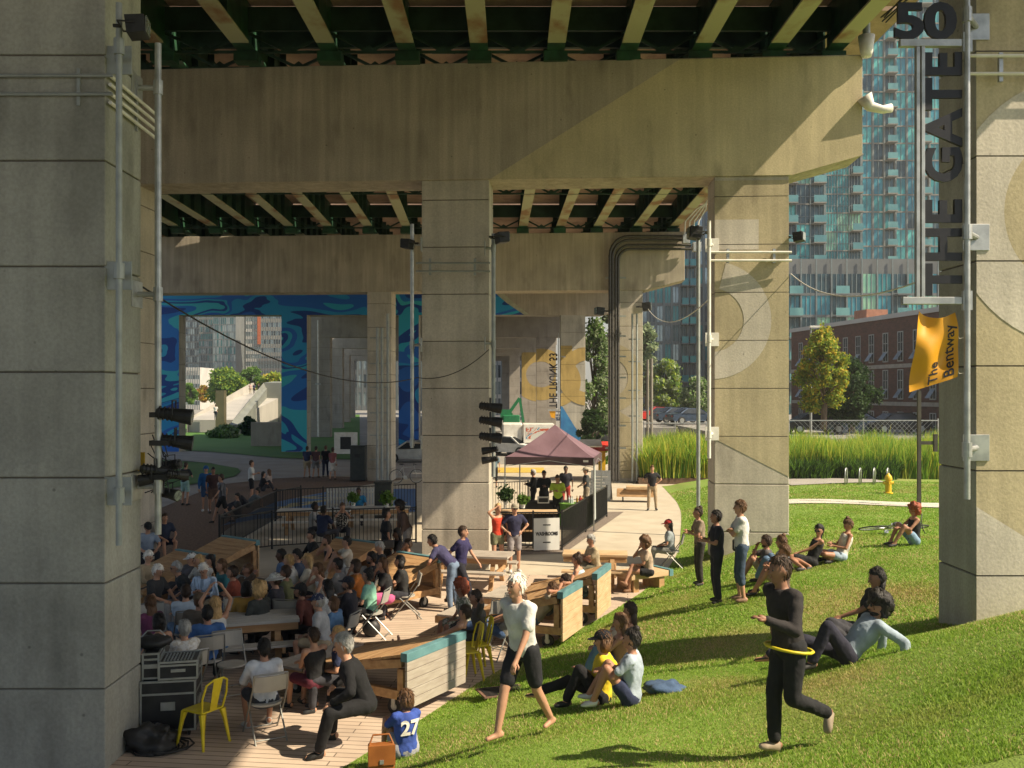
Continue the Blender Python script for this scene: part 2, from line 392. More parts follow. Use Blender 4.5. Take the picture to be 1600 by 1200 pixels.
strip_on_lawn('bike_pad',[(x,40.0+.25*(x-7)) for x in xs],[(x,43.9) for x in xs],.05,PATH,'grey pad leading to the bike hoops')

# ================= bents =================
def poly_sheet(m,poly,x0,z0,x1,z1,y):
    q=clip_poly(poly,x0,z0,x1,z1)
    if len(q)>=3:
        ar=sum(q[i][0]*q[(i+1)%len(q)][1]-q[(i+1)%len(q)][0]*q[i][1] for i in range(len(q)))
        if ar<0: q=q[::-1]
        m.add([(p[0],y,p[1]) for p in q],[tuple(range(len(q)))])
def ring(m,cx,cz,r0,r1,a0,a1,x0,z0,x1,z1,y,n=28):
    for i in range(n):
        a=R(a0+(a1-a0)*i/n);b=R(a0+(a1-a0)*(i+1)/n)
        poly_sheet(m,[(cx+r0*math.cos(a),cz+r0*math.sin(a)),(cx+r1*math.cos(a),cz+r1*math.sin(a)),(cx+r1*math.cos(b),cz+r1*math.sin(b)),(cx+r0*math.cos(b),cz+r0*math.sin(b))],x0,z0,x1,z1,y)
def column(parent,x0,x1,y0,y1,z0,z1,jz,step,mat,flare=0):
    m=MB(); zs=[z0]; z=jz
    while z-step>z0+.2: z-=step
    while z<z1-.15:
        if z>z0+.2: zs.append(z)
        z+=step
    zs.append(z1); gp=.009
    for i in range(len(zs)-1):
        a=zs[i]+(gp if i else 0); b=zs[i+1]-(gp if i<len(zs)-2 else 0)
        e=flare if i==0 else 0
        m.box(x0-e,y0-e,a,x1+e,y1+e,b)
    o=m.build('column',mat,parent,bevel=0.015)
    k=MB(); k.box(x0+.03,y0+.03,z0+.05,x1-.03,y1-.03,z1-.02); k.build('joint_core',JOINT,o)
    return o
def cap_poly(xl,xr,zb,zt,taper):
    return [(xl,zb),(xr-taper,zb),(xr,zb+.48),(xr,zt),(xl,zt)]
def bent(y0,t,cols,xl,xr,zb,zt,taper,label,jz,step,mat=None,capmat=None,zbase=-.3,flare=0,rot=-.06,near=False):
    b=thing('highway_bent',label,'bridge pier',(5-5*math.cos(rot),y0-5*math.sin(rot),0),rot,group='concrete bents carrying the highway')
    for (a,c) in cols: 
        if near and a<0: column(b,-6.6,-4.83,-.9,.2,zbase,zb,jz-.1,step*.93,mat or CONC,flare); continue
        o=column(b,a,c,0.06,t-.06,zbase,zb,jz,step,mat or CONC,flare)
    m=MB(); m.prismY(cap_poly(xl,xr,zb,zt,taper),-1.0 if near else 0,t); m.build('cap_beam',capmat or CONC2,b,bevel=.02)
    return b
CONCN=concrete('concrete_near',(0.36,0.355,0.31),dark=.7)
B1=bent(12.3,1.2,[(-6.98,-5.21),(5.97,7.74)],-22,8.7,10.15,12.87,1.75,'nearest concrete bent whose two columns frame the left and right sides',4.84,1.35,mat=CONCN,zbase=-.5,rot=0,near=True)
B2=bent(24,1.3,[(-2.32,-.59),(5.07,6.91),(-11.5,-9.75),(-19,-17.2)],-22,8.69,9.9,12.87,1.75,'concrete bent with a long tan cap beam behind the picnic table',4.6,1.2)
B3=bent(48,1.3,[(-7.39,-6.14),(4.85,6.53),(-24,-22.4)],-24,8.6,9.6,12.5,1.9,'concrete bent behind the tent, with black conduits down its right column',4.2,1.2,mat=CONC)
MURAL=steps('mural_blue_waves',[(p_,tuple(q*.95 for q in c_)) for p_,c_ in [(0,(0.02,0.14,0.50)),(0.38,(0.01,0.06,0.28)),(0.42,(0.02,0.32,0.62)),(0.47,(0.02,0.15,0.55)),(0.505,(0.03,0.42,0.60)),(0.53,(0.01,0.07,0.32)),(0.555,(0.05,0.50,0.60)),(0.60,(0.02,0.2,0.6)),(0.64,(0.01,0.06,0.3)),(0.68,(0.04,0.4,0.65))]],scale=0.11,dist=.9,stretch=(1,1,1.9),rot=0.6)
B4=bent(72,1.6,[(-27,-25),(-17.3,-15.4),(-8.5,-7.0),(3.65,5.5)],-27,8.6,10.3,12.3,1.9,'mural bent painted with blue waves behind the far path',4.2,1.2,mat=CONCG,rot=0)
B4c=[]
for i,(y,c) in enumerate([(96,[(-20.6,-18.2),(2.43,4.4)]),(120,[(-24.0,-21.2),(1.2,3.05)]),(144,[(-27.2,-24.4),(-.4,1.2)]),(168,[(-30.6,-27.6),(-1.8,-.3)])]):
    names=['pale bent just beyond the mural bent','second pale bent beyond the mural bent','third pale bent beyond the mural bent','farthest pale bent under the highway']
    bent(y,1.3,c,c[0][0]-.4,6.8-1.2*i,10.0,12.5,1.9,names[i],4.2,1.2,mat=CONCPALE,capmat=CONCPALE,rot=0)
# mural paint on bent 4: sheets 6 mm proud of the concrete on front faces and left-column reveals
m=MB()
for (a,c) in ((-27,-25),(-17.3,-15.4),(-8.5,-7.0)):
    m.add([(a-.004,.045,0.05),(c+.004,.045,0.05),(c+.004,.045,10.3),(a-.004,.045,10.3)],[(0,1,2,3)])
m.box(-27.05,-.014,10.296,-3.2,-.006,12.25)
poly_sheet(m,[(-3.2,10.3),(.9,10.32),(-.4,11.2),(-1.6,12.25),(-3.2,12.25)],-3.2,10.3,9,12.25,-.008)
m.build('mural',MURAL,B4)
m=MB(); poly_sheet(m,[(.9,10.32),(1.3,10.32),(.1,11.25),(-1.0,12.25),(-1.6,12.25),(-.4,11.2)],-3.2,10.3,9,12.25,-.01); m.build('mural_foam',M('mural_cream',(0.5,0.5,0.36),rough=.7),B4)
m=MB(); poly_sheet(m,[(3.6,3.5),(3.8,3.4),(4.6,2.1),(5.5,.7),(5.5,-.2),(3.6,-.2)],3.65,-.2,5.5,9,.044); m.build('painted_blue_wedge',M('paint_sky_blue',(0.05,0.25,0.50),(0.04,0.18,0.42),scale=2,rough=.7),B4)
# painted numerals wrapping the columns
def face(parent,name,mat,fn,y,rect,seg=None):
    m=MB()
    if seg:
        jz,st=seg; k=math.floor((rect[1]-jz)/st)
        while jz+k*st<rect[3]:
            a=max(rect[1],jz+k*st+.009); b=min(rect[3],jz+(k+1)*st-.009); k+=1
            if b-a>.1: fn(m,(rect[0],a,rect[2],b),y)
    else: fn(m,rect,y)
    return m.build(name,mat,parent)
def px2(u,v,d): p=P(u,v,d); return (p.x,p.z)
def sheet_rect(m,rect,y): m.add([(rect[0],y,rect[1]),(rect[2],y,rect[1]),(rect[2],y,rect[3]),(rect[0],y,rect[3])],[(0,1,2,3)])
r2=(5.075,.9,6.905,9.88)
def olive2(m,r,y):
    d=24; a=px2(1117,686,d); b=px2(1232,745,d)
    poly_sheet(m,[(5.0,9.8),(7.0,9.8),(7.0,b[1]),(b[0],b[1]),(a[0],a[1]),(5.0,a[1])],*r,y)
face(B2,'painted_field',OLIVE,olive2,.053,r2,(4.6,1.2))
def ring2(m,r,y):
    c=px2(1112,500,24); ring(m,c[0],c[1],.80,1.48,-90,76,*r,y)
def flag2(m,r,y):
    a=px2(1148,390,24);b=px2(1185,343,24); poly_sheet(m,[(a[0]-.6,a[1]),(b[0],a[1]),(b[0],b[1]),(a[0]-.6,b[1])],*r,y)
face(B2,'painted_bar',LIGHTP,flag2,.047,r2,(4.6,1.2))
face(B2,'painted_numeral',LIGHTP,ring2,.047,r2,(4.6,1.2))
def cap2(m,r,y):
    q=[px2(u,v,24) for u,v in ((765,275),(1062,92),(1342,92),(1342,246),(1236,275))]
    poly_sheet(m,q,-5,9.9,8.68,12.85,y)
face(B2,'painted_diagonal',concrete('paint_straw_concrete',(0.56,0.48,0.30),streak=0.4,dark=.85),cap2,-.004,r2)
r1=(5.975,1.0,7.735,9.88)
def ring1(m,r,y):
    c=px2(1700,330,12.3); ring(m,c[0],c[1],1.05,1.75,90,270,*r,y)
    a=px2(1527,790,12.3);b=px2(1700,900,12.3); poly_sheet(m,[(a[0]-.1,a[1]+.05),(b[0],b[1]),(b[0],a[1]-3),(a[0]-.1,a[1]-3)],*r,y)
face(B1,'painted_field',OLIVE,lambda m,r,y:sheet_rect(m,r,y),.053,r1,(4.84,1.35))
face(B1,'painted_numeral',LIGHTP,ring1,.047,r1,(4.84,1.35))
r3=(4.86,0,6.52,9.5)
def num3(m,r,y):
    c=px2(950,590,48); ring(m,c[0],c[1],1.0,1.75,-80,90,*r,y); poly_sheet(m,[(5.3,.2),(6.2,.2),(5.9,3.2),(5.3,3.6)],*r,y)
face(B3,'painted_numeral',OLIVE,num3,.05,r3,(4.2,1.2))
def num4(m,r,y):
    c=px2(868,596,72); ring(m,c[0],c[1],1.0,1.9,-110,110,*r,y)
def num4c(m,r,y): c=px2(918,588,72); ring(m,c[0],c[1],1.2,2.2,95,265,*r,y-.008)
def num4b(m,r,y):
    a=px2(876,540,72);b=px2(894,556,72); poly_sheet(m,[(a[0],b[1]),(b[0],b[1]),(b[0],a[1]),(a[0],a[1])],*r,y)
face(B4,'painted_bar',GOLDP,num4b,.04,(3.66,0,5.49,9.5),(4.2,1.2)); face(B4,'painted_numeral',GOLDP,num4c,.04,(3.66,0,5.49,9.5),(4.2,1.2))
face(B4,'painted_numeral',GOLDP,num4,.04,(3.66,0,5.49,9.5),(4.2,1.2))
def rects(b,x0,x1,y,cu,cv,r0,r1,a0=0,a1=360):
    c=px2(cu,cv,y)
    face(b,'painted_numeral',GOLDP,lambda m,r,yy:ring(m,c[0],c[1],r0,r1,a0,a1,*r,yy),.05,(x0,0,x1,9.5))
BB=[o for o in COL.objects if o.name.startswith('highway_bent')]
rects(BB[4],2.44,4.39,96,846,585,1.3,2.6,0,360)
rects(BB[5],1.21,3.04,120,842,585,1.6,3.4,90,360)

# ================= deck =================
def span(y0,y1,xa,xb,zg0,zg1,zs0,zs1,label,left=-20,detail=True,left1=None,xedge=(10.25,10.25)):
    d=thing('highway_deck',label,'bridge deck',(0,y0,0),group='deck spans of the elevated highway')
    L=y1-y0
    for a,b in zip(xa,xb):
        m=MB()
        def seg(t0,t1,w,za,zb_,zc,zd,cur):
            m.cur=cur; x0=a+(b-a)*t0; x1=a+(b-a)*t1; Y0=L*t0; Y1=L*t1
            g0=zg0+(zg1-zg0)*t0; g1=zg0+(zg1-zg0)*t1; s0=zs0+(zs1-zs0)*t0; s1=zs0+(zs1-zs0)*t1
            lo0=g0+za if zb_ is None else s0-zb_; lo1=g1+za if zb_ is None else s1-zb_
            hi0=g0+zc if zd is None else s0-zd; hi1=g1+zc if zd is None else s1-zd
            m.add([(x0-w/2,Y0,lo0),(x0+w/2,Y0,lo0),(x1+w/2,Y1,lo1),(x1-w/2,Y1,lo1),(x0-w/2,Y0,hi0),(x0+w/2,Y0,hi0),(x1+w/2,Y1,hi1),(x1-w/2,Y1,hi1)],
                  [(0,3,2,1),(4,5,6,7),(0,1,5,4),(1,2,6,5),(2,3,7,6),(3,0,4,7)])
        e=1.0/L
        seg(0,e,.44,0,None,.05,None,2); seg(e,1-e,.44,0,None,.05,None,0); seg(1-e,1,.44,0,None,.05,None,2)
        seg(0,e,.05,.052,None,0,.012,2); seg(e,1-e,.05,.052,None,0,.012,1); seg(1-e,1,.05,.052,None,0,.012,2)
        m.cur=1
        for k in range(1,int(L/1.5)):
            t=k*1.5/L; x=a+(b-a)*t; g=zg0+(zg1-zg0)*t; s=zs0+(zs1-zs0)*t
            m.box(x-.2,k*1.5-.012,g+.06,x+.2,k*1.5+.012,s-.03)
        m.cur=2; m.box(b-.3,L-.5,zg1-.26,b+.3,L-.1,zg1-.01)
        m.build('girder',[SOFF,GIRD,GIRDE],d)
    l1=left if left1 is None else left1
    m=MB(); m.add([(left,0,zs0),(xedge[0],0,zs0),(xedge[1],L,zs1),(l1,L,zs1),(left,0,zs0+.28),(xedge[0],0,zs0+.28),(xedge[1],L,zs1+.28),(l1,L,zs1+.28)],
          [(0,3,2,1),(4,5,6,7),(0,1,5,4),(1,2,6,5),(2,3,7,6),(3,0,4,7)])
    m.build('slab',SLAB,d)
    m=MB(); m.add([(xedge[0]-.3,0,zs0+.281),(xedge[0],0,zs0+.281),(xedge[1],L,zs1+.281),(xedge[1]-.3,L,zs1+.281),(xedge[0]-.3,0,zs0+.45),(xedge[0],0,zs0+.45),(xedge[1],L,zs1+.45),(xedge[1]-.3,L,zs1+.45)],
          [(0,3,2,1),(4,5,6,7),(0,1,5,4),(1,2,6,5),(2,3,7,6),(3,0,4,7)])
    m.build('parapet',CONC,d)
    if detail:
        ts=[(L-.05 if True else 0)]
        rows=[.6,L*.33,L*.66,L-.3] if detail>1 else [L-.3]
        for yy in rows:
            t=yy/L; m=MB()
            for i in range(len(xa)-1):
                x0=xa[i]+(xb[i]-xa[i])*t; x1=xa[i+1]+(xb[i+1]-xa[i+1])*t
                g=zg0+(zg1-zg0)*t; s=zs0+(zs1-zs0)*t
                m.beam((x0,yy,s-.45),(x1,yy,s-.45),.12,.6)
                m.beam((x0,yy,s-.8),((x0+x1)/2,yy,g+.02),.07,.07); m.beam((x1,yy,s-.8),((x0+x1)/2,yy,g+.02),.07,.07)
                m.beam((x0,yy,g+.02),(x1,yy,g+.02),.06,.06)
                m.prismY([((x0+x1)/2-.3,g-.02),((x0+x1)/2+.3,g-.02),((x0+x1)/2,g+.2)],yy-.02,yy+.02)
            m.build('cross_frame',GIRD,d)
    return d
GA=[8.1,6.6,4.74,2.93,1.1,-.82,-2.64,-4.6,-6.7,-8.8,-10.8,-12.8,-14.8,-16.8,-18.8]
GB=[8.1,6.24,4.26,2.4,.54,-1.4,-3.3,-5.3,-7.2,-9.2,-11.1,-13.0,-14.9,-16.8,-18.6]
DZ=14.4
span(-14,12.6,GA,GA,13.1,13.1,DZ,DZ,'highway deck span above the near lawn and boardwalk',detail=False)
span(12.9,24.62,GA,GA,13.1,13.1,DZ,DZ,'highway deck span between the nearest bent and the tan cap beam',detail=1)
span(24.9,48.6,GA,GB,13.1,12.75,DZ,DZ-.35,'highway deck span over the plaza behind the tan cap beam',detail=4)
span(48.9,72.6,GB,GB,12.75,12.5,DZ-.35,DZ-.6,'highway deck span over the road toward the mural bent',detail=False,left=-26)
span(72.9,98,[x for x in GB if x>-15],[x-3 for x in GB if x>-15],12.6,12.6,DZ-.6,DZ-.6,'farthest stretch of highway deck beyond the mural',detail=False,left=-16,xedge=(10.25,8),left1=-20.5)
span(98.2,172,[x-3 for x in GB if x>-12],[x-4 for x in GB if x>-12],12.6,12.6,DZ-.6,DZ-.6,'narrow last stretch of highway deck added to shade the pale bents',detail=False,left=-17,xedge=(8,5),left1=-26)  # deck strip added to shade the far bents, kept narrow so the ramp stays sunlit
# drainage downspouts at the cap tip, bundled cables under the deck edge
t=thing('downspout','white plastic drain funnel and spout at the tip of the tan cap beam','downspout',(8.75,23.7,12.9))
MB().cyl((0,0,.35),(0,0,.9),.09,14).build('pipe',GREYP,t)
MB().tube([(0,0,-.12),(0,0,.0),(0,0,.4)],[.12,.15,.2],16).build('funnel',WHITEP,t,smooth=True)
MB().tube([(-.05,0,-1.1),(.1,0,-1.35),(.4,0,-1.42),(.62,0,-1.38)],[.2,.13,.10,.11],14).build('spout',WHITEP,t,smooth=True)
t=thing('cable_bundle','black cable bundle running along the edge of the highway deck','cable',(9.2,12.9,13.8))
for dx,dz in ((0,0),(.08,.05),(.03,-.1),(.12,-.05)):
    MB().tube([(dx+.02*math.sin(i),i*1.1,dz+.04*math.sin(i*2+dx*30)) for i in range(11)],.02,6).build('cable',BLACK,t)
# ================= buildings =================
def split_parts(name,items,parent,limit=95):
    """items: list of (sizekey, MB-maker(m), material); the first ones as parts, the rest as one stuff part per material"""
    items=sorted(items,key=lambda t:-t[0])
    for k,mk,mat in items[:limit]:
        m=MB(); mk(m); m.build(name,mat,parent)
    rest={}
    for k,mk,mat in items[limit:]:
        rest.setdefault(mat.name,(mat,MB()))[1]; mk(rest[mat.name][1])
    if rest:
        mats=[v[0] for v in rest.values()]; big=MB()
        for i,(mt_,mb) in enumerate(rest.values()):
            big.cur=i; big.add(mb.v,mb.f)
        o=big.build(name,mats,parent); o['kind']='stuff'
TEAL=[glass('glass_teal_bright',(0.14,0.52,0.46),col2=(0.06,0.30,0.32)),glass('glass_teal',(0.05,0.28,0.28),col2=(0.03,0.17,0.20)),glass('glass_blue',(0.06,0.30,0.36),col2=(0.04,0.19,0.25)),glass('glass_green',(0.30,0.52,0.34),col2=(0.12,0.36,0.28)),glass('glass_dark',(0.05,0.10,0.12),metal=.3),glass('balcony_glass',(0.16,0.34,0.33),col2=(0.10,0.24,0.25),metal=.2)]
GREYG=[glass('glass_grey',(0.34,0.40,0.42),col2=(.2,.25,.28),metal=.5),glass('glass_pale',(0.55,0.60,0.58),col2=(.35,.4,.4),metal=.4),glass('glass_slate',(0.12,0.15,0.18),metal=.4)]
FRAME=M('window_mullion',(0.2,0.24,0.24),rough=.5,metal=.3)
BANDC=M('tower_concrete_band',(0.25,0.24,0.21),(0.20,0.19,0.17),scale=.4,rough=.8)
DARKC=M('tower_dark_panel',(0.15,0.16,0.16),(0.11,0.12,0.12),scale=.3,rough=.6)
WBAND=M('tower_white_band',(0.55,0.53,0.49),(0.46,0.44,0.41),scale=.3,rough=.7)
def facade(b,x0,x1,y,z0,z1,fl,bays,glasses,wall,seed,band=.35,balc=(),depth=.5,mull=2,limit=40,sidewall=None,gfrac=.8):
    """one straight facade facing -y: spandrel bands, glass bays with mullions, balconies on some bays. local coordinates"""
    rnd=random.Random(seed); W=MB(); nf=max(1,int((z1-z0)/fl)); wx=(x1-x0)/bays
    W.box(x0,y+.25,z0,x1,y+12,z1)
    items=[]; fr=MB(); bal=[]
    for f in range(nf):
        zb=z0+f*fl; W.box(x0-.02,y-.02,zb,x1+.02,y+.26,zb+band)
        for k in range(bays):
            a=x0+k*wx;c=a+wx; g=rnd.choice(glasses)
            ins=wx*(1-gfrac)/2; z_a=zb+band+.002; z_b=zb+fl-.002
            rec=.12
            if k in balc:
                rec=.24
                def mkb(m,a=a,c=c,zb=zb):
                    m.box(a+.1,y-1.5,zb-.02,c-.1,y-.03,zb+.14)
                bal.append((1,mkb,wall))
                def mkr(m,a=a,c=c,zb=zb):
                    m.box(a+.12,y-1.48,zb+.15,c-.12,y-1.44,zb+1.15)
                bal.append((.5,mkr,TEAL[5] if glasses[0] in TEAL[:4] else glasses[1]))
                g=rnd.choice(glasses[-2:])
            def mk(m,a=a,c=c,z_a=z_a,z_b=z_b,rec=rec,ins=ins): m.box(a+ins,y+rec-.02,z_a,c-ins,y+rec,z_b)
            items.append((1+rnd.random()*.01,mk,g))
            for q in range(1,mull):
                xx=a+ins+(wx-2*ins)*q/mull; fr.box(xx-.05,y+rec-.08,z_a,xx+.05,y+rec-.021,z_b)
            if gfrac<1:
                W.box(a,y-.01,z_a,a+ins,y+.26,z_b); W.box(c-ins,y-.01,z_a,c,y+.26,z_b)
        fr.box(x0,y-.04,zb+band+(fl-band)*.35,x1,y-.0,zb+band+(fl-band)*.35+.08) if gfrac>=.9 else None
    for k in range(bays+1):
        xx=x0+k*wx; fr.box(xx-.08,y-.07,z0,xx+.08,y+.04,z1)
    W.build('wall',wall,b); fr.build('mullions',FRAME,b)
    split_parts('window',items,b,limit)
    if bal: split_parts('balcony',bal,b,min(limit,30))
def pxbox(u0,u1,vt,vb,d): 
    a=P(u0,vb,d);c=P(u1,vt,d); return a.x,c.x,max(-.0,a.z),c.z
def building(label,u0,u1,vt,vb,d,fl,bays,glasses,wall,seed,group=None,ground=True,**k):
    x0,x1,z0,z1=pxbox(u0,u1,vt,vb,d)
    if ground: z0=0
    b=thing('apartment_tower',label,'building',((x0+x1)/2,d,0),group=group)
    cx=(x0+x1)/2; facade(b,x0-cx,x1-cx,0,z0,z1,fl,bays,glasses,wall,seed,**k); return b
# right-hand glass towers (about 150 m away); tops run out of the picture
building('tall teal glass tower with beige concrete piers beside the hanging sign',1346,1470,-330,510,165,2.95,7,[TEAL[0],TEAL[1],TEAL[2],TEAL[2],TEAL[1],TEAL[4]],BANDC,3,band=.22,balc=(2,5),mull=2,gfrac=.8,limit=90)
building('green glass tower with stacked corner balconies right of the tan cap beam',1290,1345,-60,510,150,2.95,3,[TEAL[0],TEAL[1],TEAL[1],TEAL[3],TEAL[4]],BANDC,5,band=.16,balc=(2,),mull=4,gfrac=1.0,limit=60)
building('teal glass tower with balconies just right of the painted column',1200,1288,-60,510,143,2.95,4,[TEAL[3],TEAL[1],TEAL[0],TEAL[4]],BANDC,6,band=.2,balc=(1,3),mull=3,gfrac=1.0,limit=60)
building('low teal glass podium block above the brick building',1180,1466,404,500,128,2.9,12,[TEAL[3],TEAL[0],TEAL[1],TEAL[2],TEAL[4]],DARKC,8,band=.35,balc=(2,5,9),mull=3,gfrac=.86,limit=90)
building('grey glass apartment block with dark balconies left of the painted column',1000,1112,245,640,150,3.0,9,[GREYG[0],TEAL[1],GREYG[2],TEAL[4]],DARKC,9,band=.5,balc=(5,6),mull=2,gfrac=.7,limit=90)
building('pale glass tower rising behind the black conduits',1040,1112,180,330,210,3.0,5,GREYG,WBAND,10,band=.5,mull=2,limit=30)
# left-hand skyline seen through the mural opening
building('white banded apartment slab left of the mural column',196,246,430,590,200,2.6,5,[GREYG[0],GREYG[2],GREYG[1]],WBAND,11,band=1.1,mull=2,gfrac=1,limit=60)
sk=[('slim pale tower at the left of the mural opening',276,311,440,605,330,3.0,5,GREYG,BANDC,dict(band=.4)),
    ('tall glass tower with fine bays in the mural opening',311,342,430,600,320,3.0,6,[GREYG[0],GREYG[2],TEAL[1]],BANDC,dict(band=.6)),
    ('wide blue grey glass tower in the middle of the mural opening',333,368,420,612,300,2.9,6,[GREYG[0],TEAL[1],GREYG[1]],DARKC,dict(band=.3)),
    ('glass tower with white crown behind the round trees',366,388,500,605,330,3.0,4,[GREYG[1],TEAL[0]],WBAND,dict(band=.5)),
    ('white tower with an orange stripe in the mural opening',384,412,430,600,310,3.0,4,[GREYG[1],GREYG[0]],WBAND,dict(band=1.0)),
    ('grey stepped tower at the right of the mural opening',408,446,470,605,290,3.2,5,[GREYG[2],GREYG[0]],BANDC,dict(band=1.2)),
    ('brown office block low in the mural opening',402,446,560,606,270,2.2,9,[GREYG[2]],M('brown_panel',(0.16,0.12,0.11),rough=.8),dict(band=.7)),
    ('white low building under the slim pale tower',276,312,574,625,250,2.8,5,GREYG,WBAND,dict(band=1.2))]
for i,(l,a,b_,c,d_,dd,fl,bays,gl,wl,kw) in enumerate(sk):
    building(l,a,b_,c,d_,dd,fl*.8,bays*2,gl,wl,20+i,group='distant skyline towers',mull=1,limit=24,gfrac=.8,**kw)
o=[x for x in COL.objects if x.get('label','').startswith('white tower with an orange')][0]
m=MB(); m.box(1.0,-.6,20,3.0,-.1,75); m.build('stripe',M('orange_panel',(0.55,0.14,0.05),rough=.7),o)
building('white lattice windowed block behind the green lift',764,816,548,650,190,3.3,8,[GREYG[2],GREYG[0]],WBAND,40,band=.8,mull=1,gfrac=.6,limit=60)
building('pale low block seen at the end of the row of pale columns',520,720,520,650,240,4.5,26,[GREYG[2],GREYG[0]],DARKC,43,band=1.2,mull=1,gfrac=.5,limit=30)
building('glass tower glimpsed between the pale bents',764,815,400,600,260,3.2,4,[GREYG[0],TEAL[1]],BANDC,41,band=.5,limit=30)
# brick building: roofline falls toward the left vanishing point
BRICK=M('red_brown_brick',(0.20,0.085,0.055),(0.12,0.05,0.035),scale=1.5,rough=.9)
def brick_tex():
    m,t,b=nodes('old_brick'); N=t.nodes;L=t.links; b.inputs['Roughness'].default_value=.9
    tc=N.new('ShaderNodeTexCoord'); mp=N.new('ShaderNodeMapping'); mp.inputs['Rotation'].default_value=(R(90),0,0); L.new(tc.outputs['Object'],mp.inputs[0])
    br=N.new('ShaderNodeTexBrick'); br.inputs['Scale'].default_value=1.6; br.inputs['Color1'].default_value=(0.15,0.065,0.045,1); br.inputs['Color2'].default_value=(0.09,0.045,0.032,1); br.inputs['Mortar'].default_value=(0.10,0.075,0.065,1); br.inputs['Mortar Size'].default_value=.012
    L.new(mp.outputs[0],br.inputs[0]); L.new(br.outputs[0],b.inputs['Base Color']); return m
BRT=brick_tex()
A0=P(1240,513,92); A1=P(1500,475,66)   # top line ends, left far / right near
dirv=Vector((A1.x-A0.x,A1.y-A0.y,0)); Lb=dirv.length; ang=math.atan2(dirv.y,dirv.x)
bk=thing('brick_building','long dark red brick building with narrow sash windows behind the grasses','building',(A0.x,A0.y,0),ang)
H=A0.z; Lb=Lb+6
H=(A0.z+A1.z)/2
m=MB(); m.box(-.5,0,-.0,Lb,14,H-.35); m.build('wall',BRT,bk)
m=MB(); m.box(-.6,-.12,H-.349,Lb+.1,14.1,H); m.build('parapet_coping',WBAND,bk)
zb1=CAMZ+(613-574)*78/F; zb2=CAMZ-(630-613)*78/F
for z in (zb1,zb2):
    MB().box(-.5,-.06,z-.15,Lb,-.002,z+.15).build('stone_band',M('stone_band',(0.42,0.38,0.33),rough=.8),bk)
SASH=M('white_sash',(0.40,0.40,0.38),rough=.5); WG=glass('window_dark_glass',(0.05,0.06,0.07),metal=.3)
for row,(z0,z1) in enumerate(((zb1+.35,zb1+2.65),(zb2+.35,zb2+2.65),(max(.2,zb2-3.2),zb2-.6))):
    x=1.2
    while x<Lb-1:
        f=MB(); 
        f.box(x,-.05,z0,x+.08,-.003,z1); f.box(x+.72,-.05,z0,x+.8,-.003,z1); f.box(x+.081,-.05,z1-.08,x+.719,-.003,z1); f.box(x+.081,-.07,z0-.02,x+.719,-.003,z0+.08)
        f.box(x+.37,-.045,z0+.081,x+.43,-.012,z1-.081)
        for q in (.33,.62): f.box(x+.081,-.04,z0+(z1-z0)*q,x+.719,-.013,z0+(z1-z0)*q+.05)
        w_=f.build('window',SASH,bk); p=MB(); p.box(x+.05,-.01,z0+.03,x+.75,.01,z1-.03); p.build('pane',WG,w_)
        a=MB(); a.add([(x+.1,-.05,z0+.75),(x+.7,-.05,z0+.75),(x+.7,-.5,z0+.12),(x+.1,-.5,z0+.12)],[(0,1,2,3),(3,2,1,0)]); a.build('open_sash',M('sash_glass',(0.45,0.5,0.52),rough=.2,metal=.3),w_) if row<2 else None
        x+=2.15
m=MB(); m.box(6,3,H+.0,8.2,5,H+1.2); m.build('chimney',M('chimney_brick',(0.3,0.14,0.09),rough=.9),bk)

# ================= vegetation =================
LEAFM={}
def leafmat(name,c1,c2,scale=0.9):
    m=M(name,c1,c2,scale=scale,rough=.7,detail=6,lo=.4,hi=.6); 
    t=m.node_tree; b=t.nodes["Principled BSDF"]; src=b.inputs['Base Color'].links[0].from_socket
    tr=t.nodes.new('ShaderNodeBsdfTranslucent'); mx=t.nodes.new('ShaderNodeMixShader'); mx.inputs[0].default_value=.42
    t.links.new(src,tr.inputs[0]); out=[n for n in t.nodes if n.type=='OUTPUT_MATERIAL'][0]
    t.links.new(b.outputs[0],mx.inputs[1]); t.links.new(tr.outputs[0],mx.inputs[2]); t.links.new(mx.outputs[0],out.inputs[0])
    return m
def leaf_cloud(n,centers,size,seed,flat=0.0):
    """n small leaf cards scattered through ellipsoidal clumps; centers: (cx,cy,cz,rx,ry,rz)"""
    rng=np.random.RandomState(seed); wt=np.array([c[3]*c[4]*c[5] for c in centers])**.6; wt/=wt.sum()
    idx=rng.choice(len(centers),n,p=wt); C=np.array(centers)[idx]
    d=rng.normal(size=(n,3)); d/=np.linalg.norm(d,axis=1)[:,None]; r=np.abs(rng.normal(.75,.32,n))
    p=C[:,:3]+d*C[:,3:]*r[:,None]
    a=rng.normal(size=(n,3)); a/=np.linalg.norm(a,axis=1)[:,None]; b=np.cross(a,rng.normal(size=(n,3))); b/=np.linalg.norm(b,axis=1)[:,None]+1e-9
    s=size*rng.uniform(.6,1.4,n)[:,None]; a*=s; b*=s*.6
    V=np.stack([p-a,p+b*.9,p+a,p-b*.9],1).reshape(-1,3); return V
DRYSP=[(7.2,10.6,1.6,.9),(6.0,8.6,.9,.7),(2.2,16.2,1.0,.45),(5.8,15.6,1.3,.45),(-.4,11.0,.9,.4),(3.0,14.0,.8,.35),(3.4,9.6,.7,.35),(6.8,13.9,1.0,.5)]
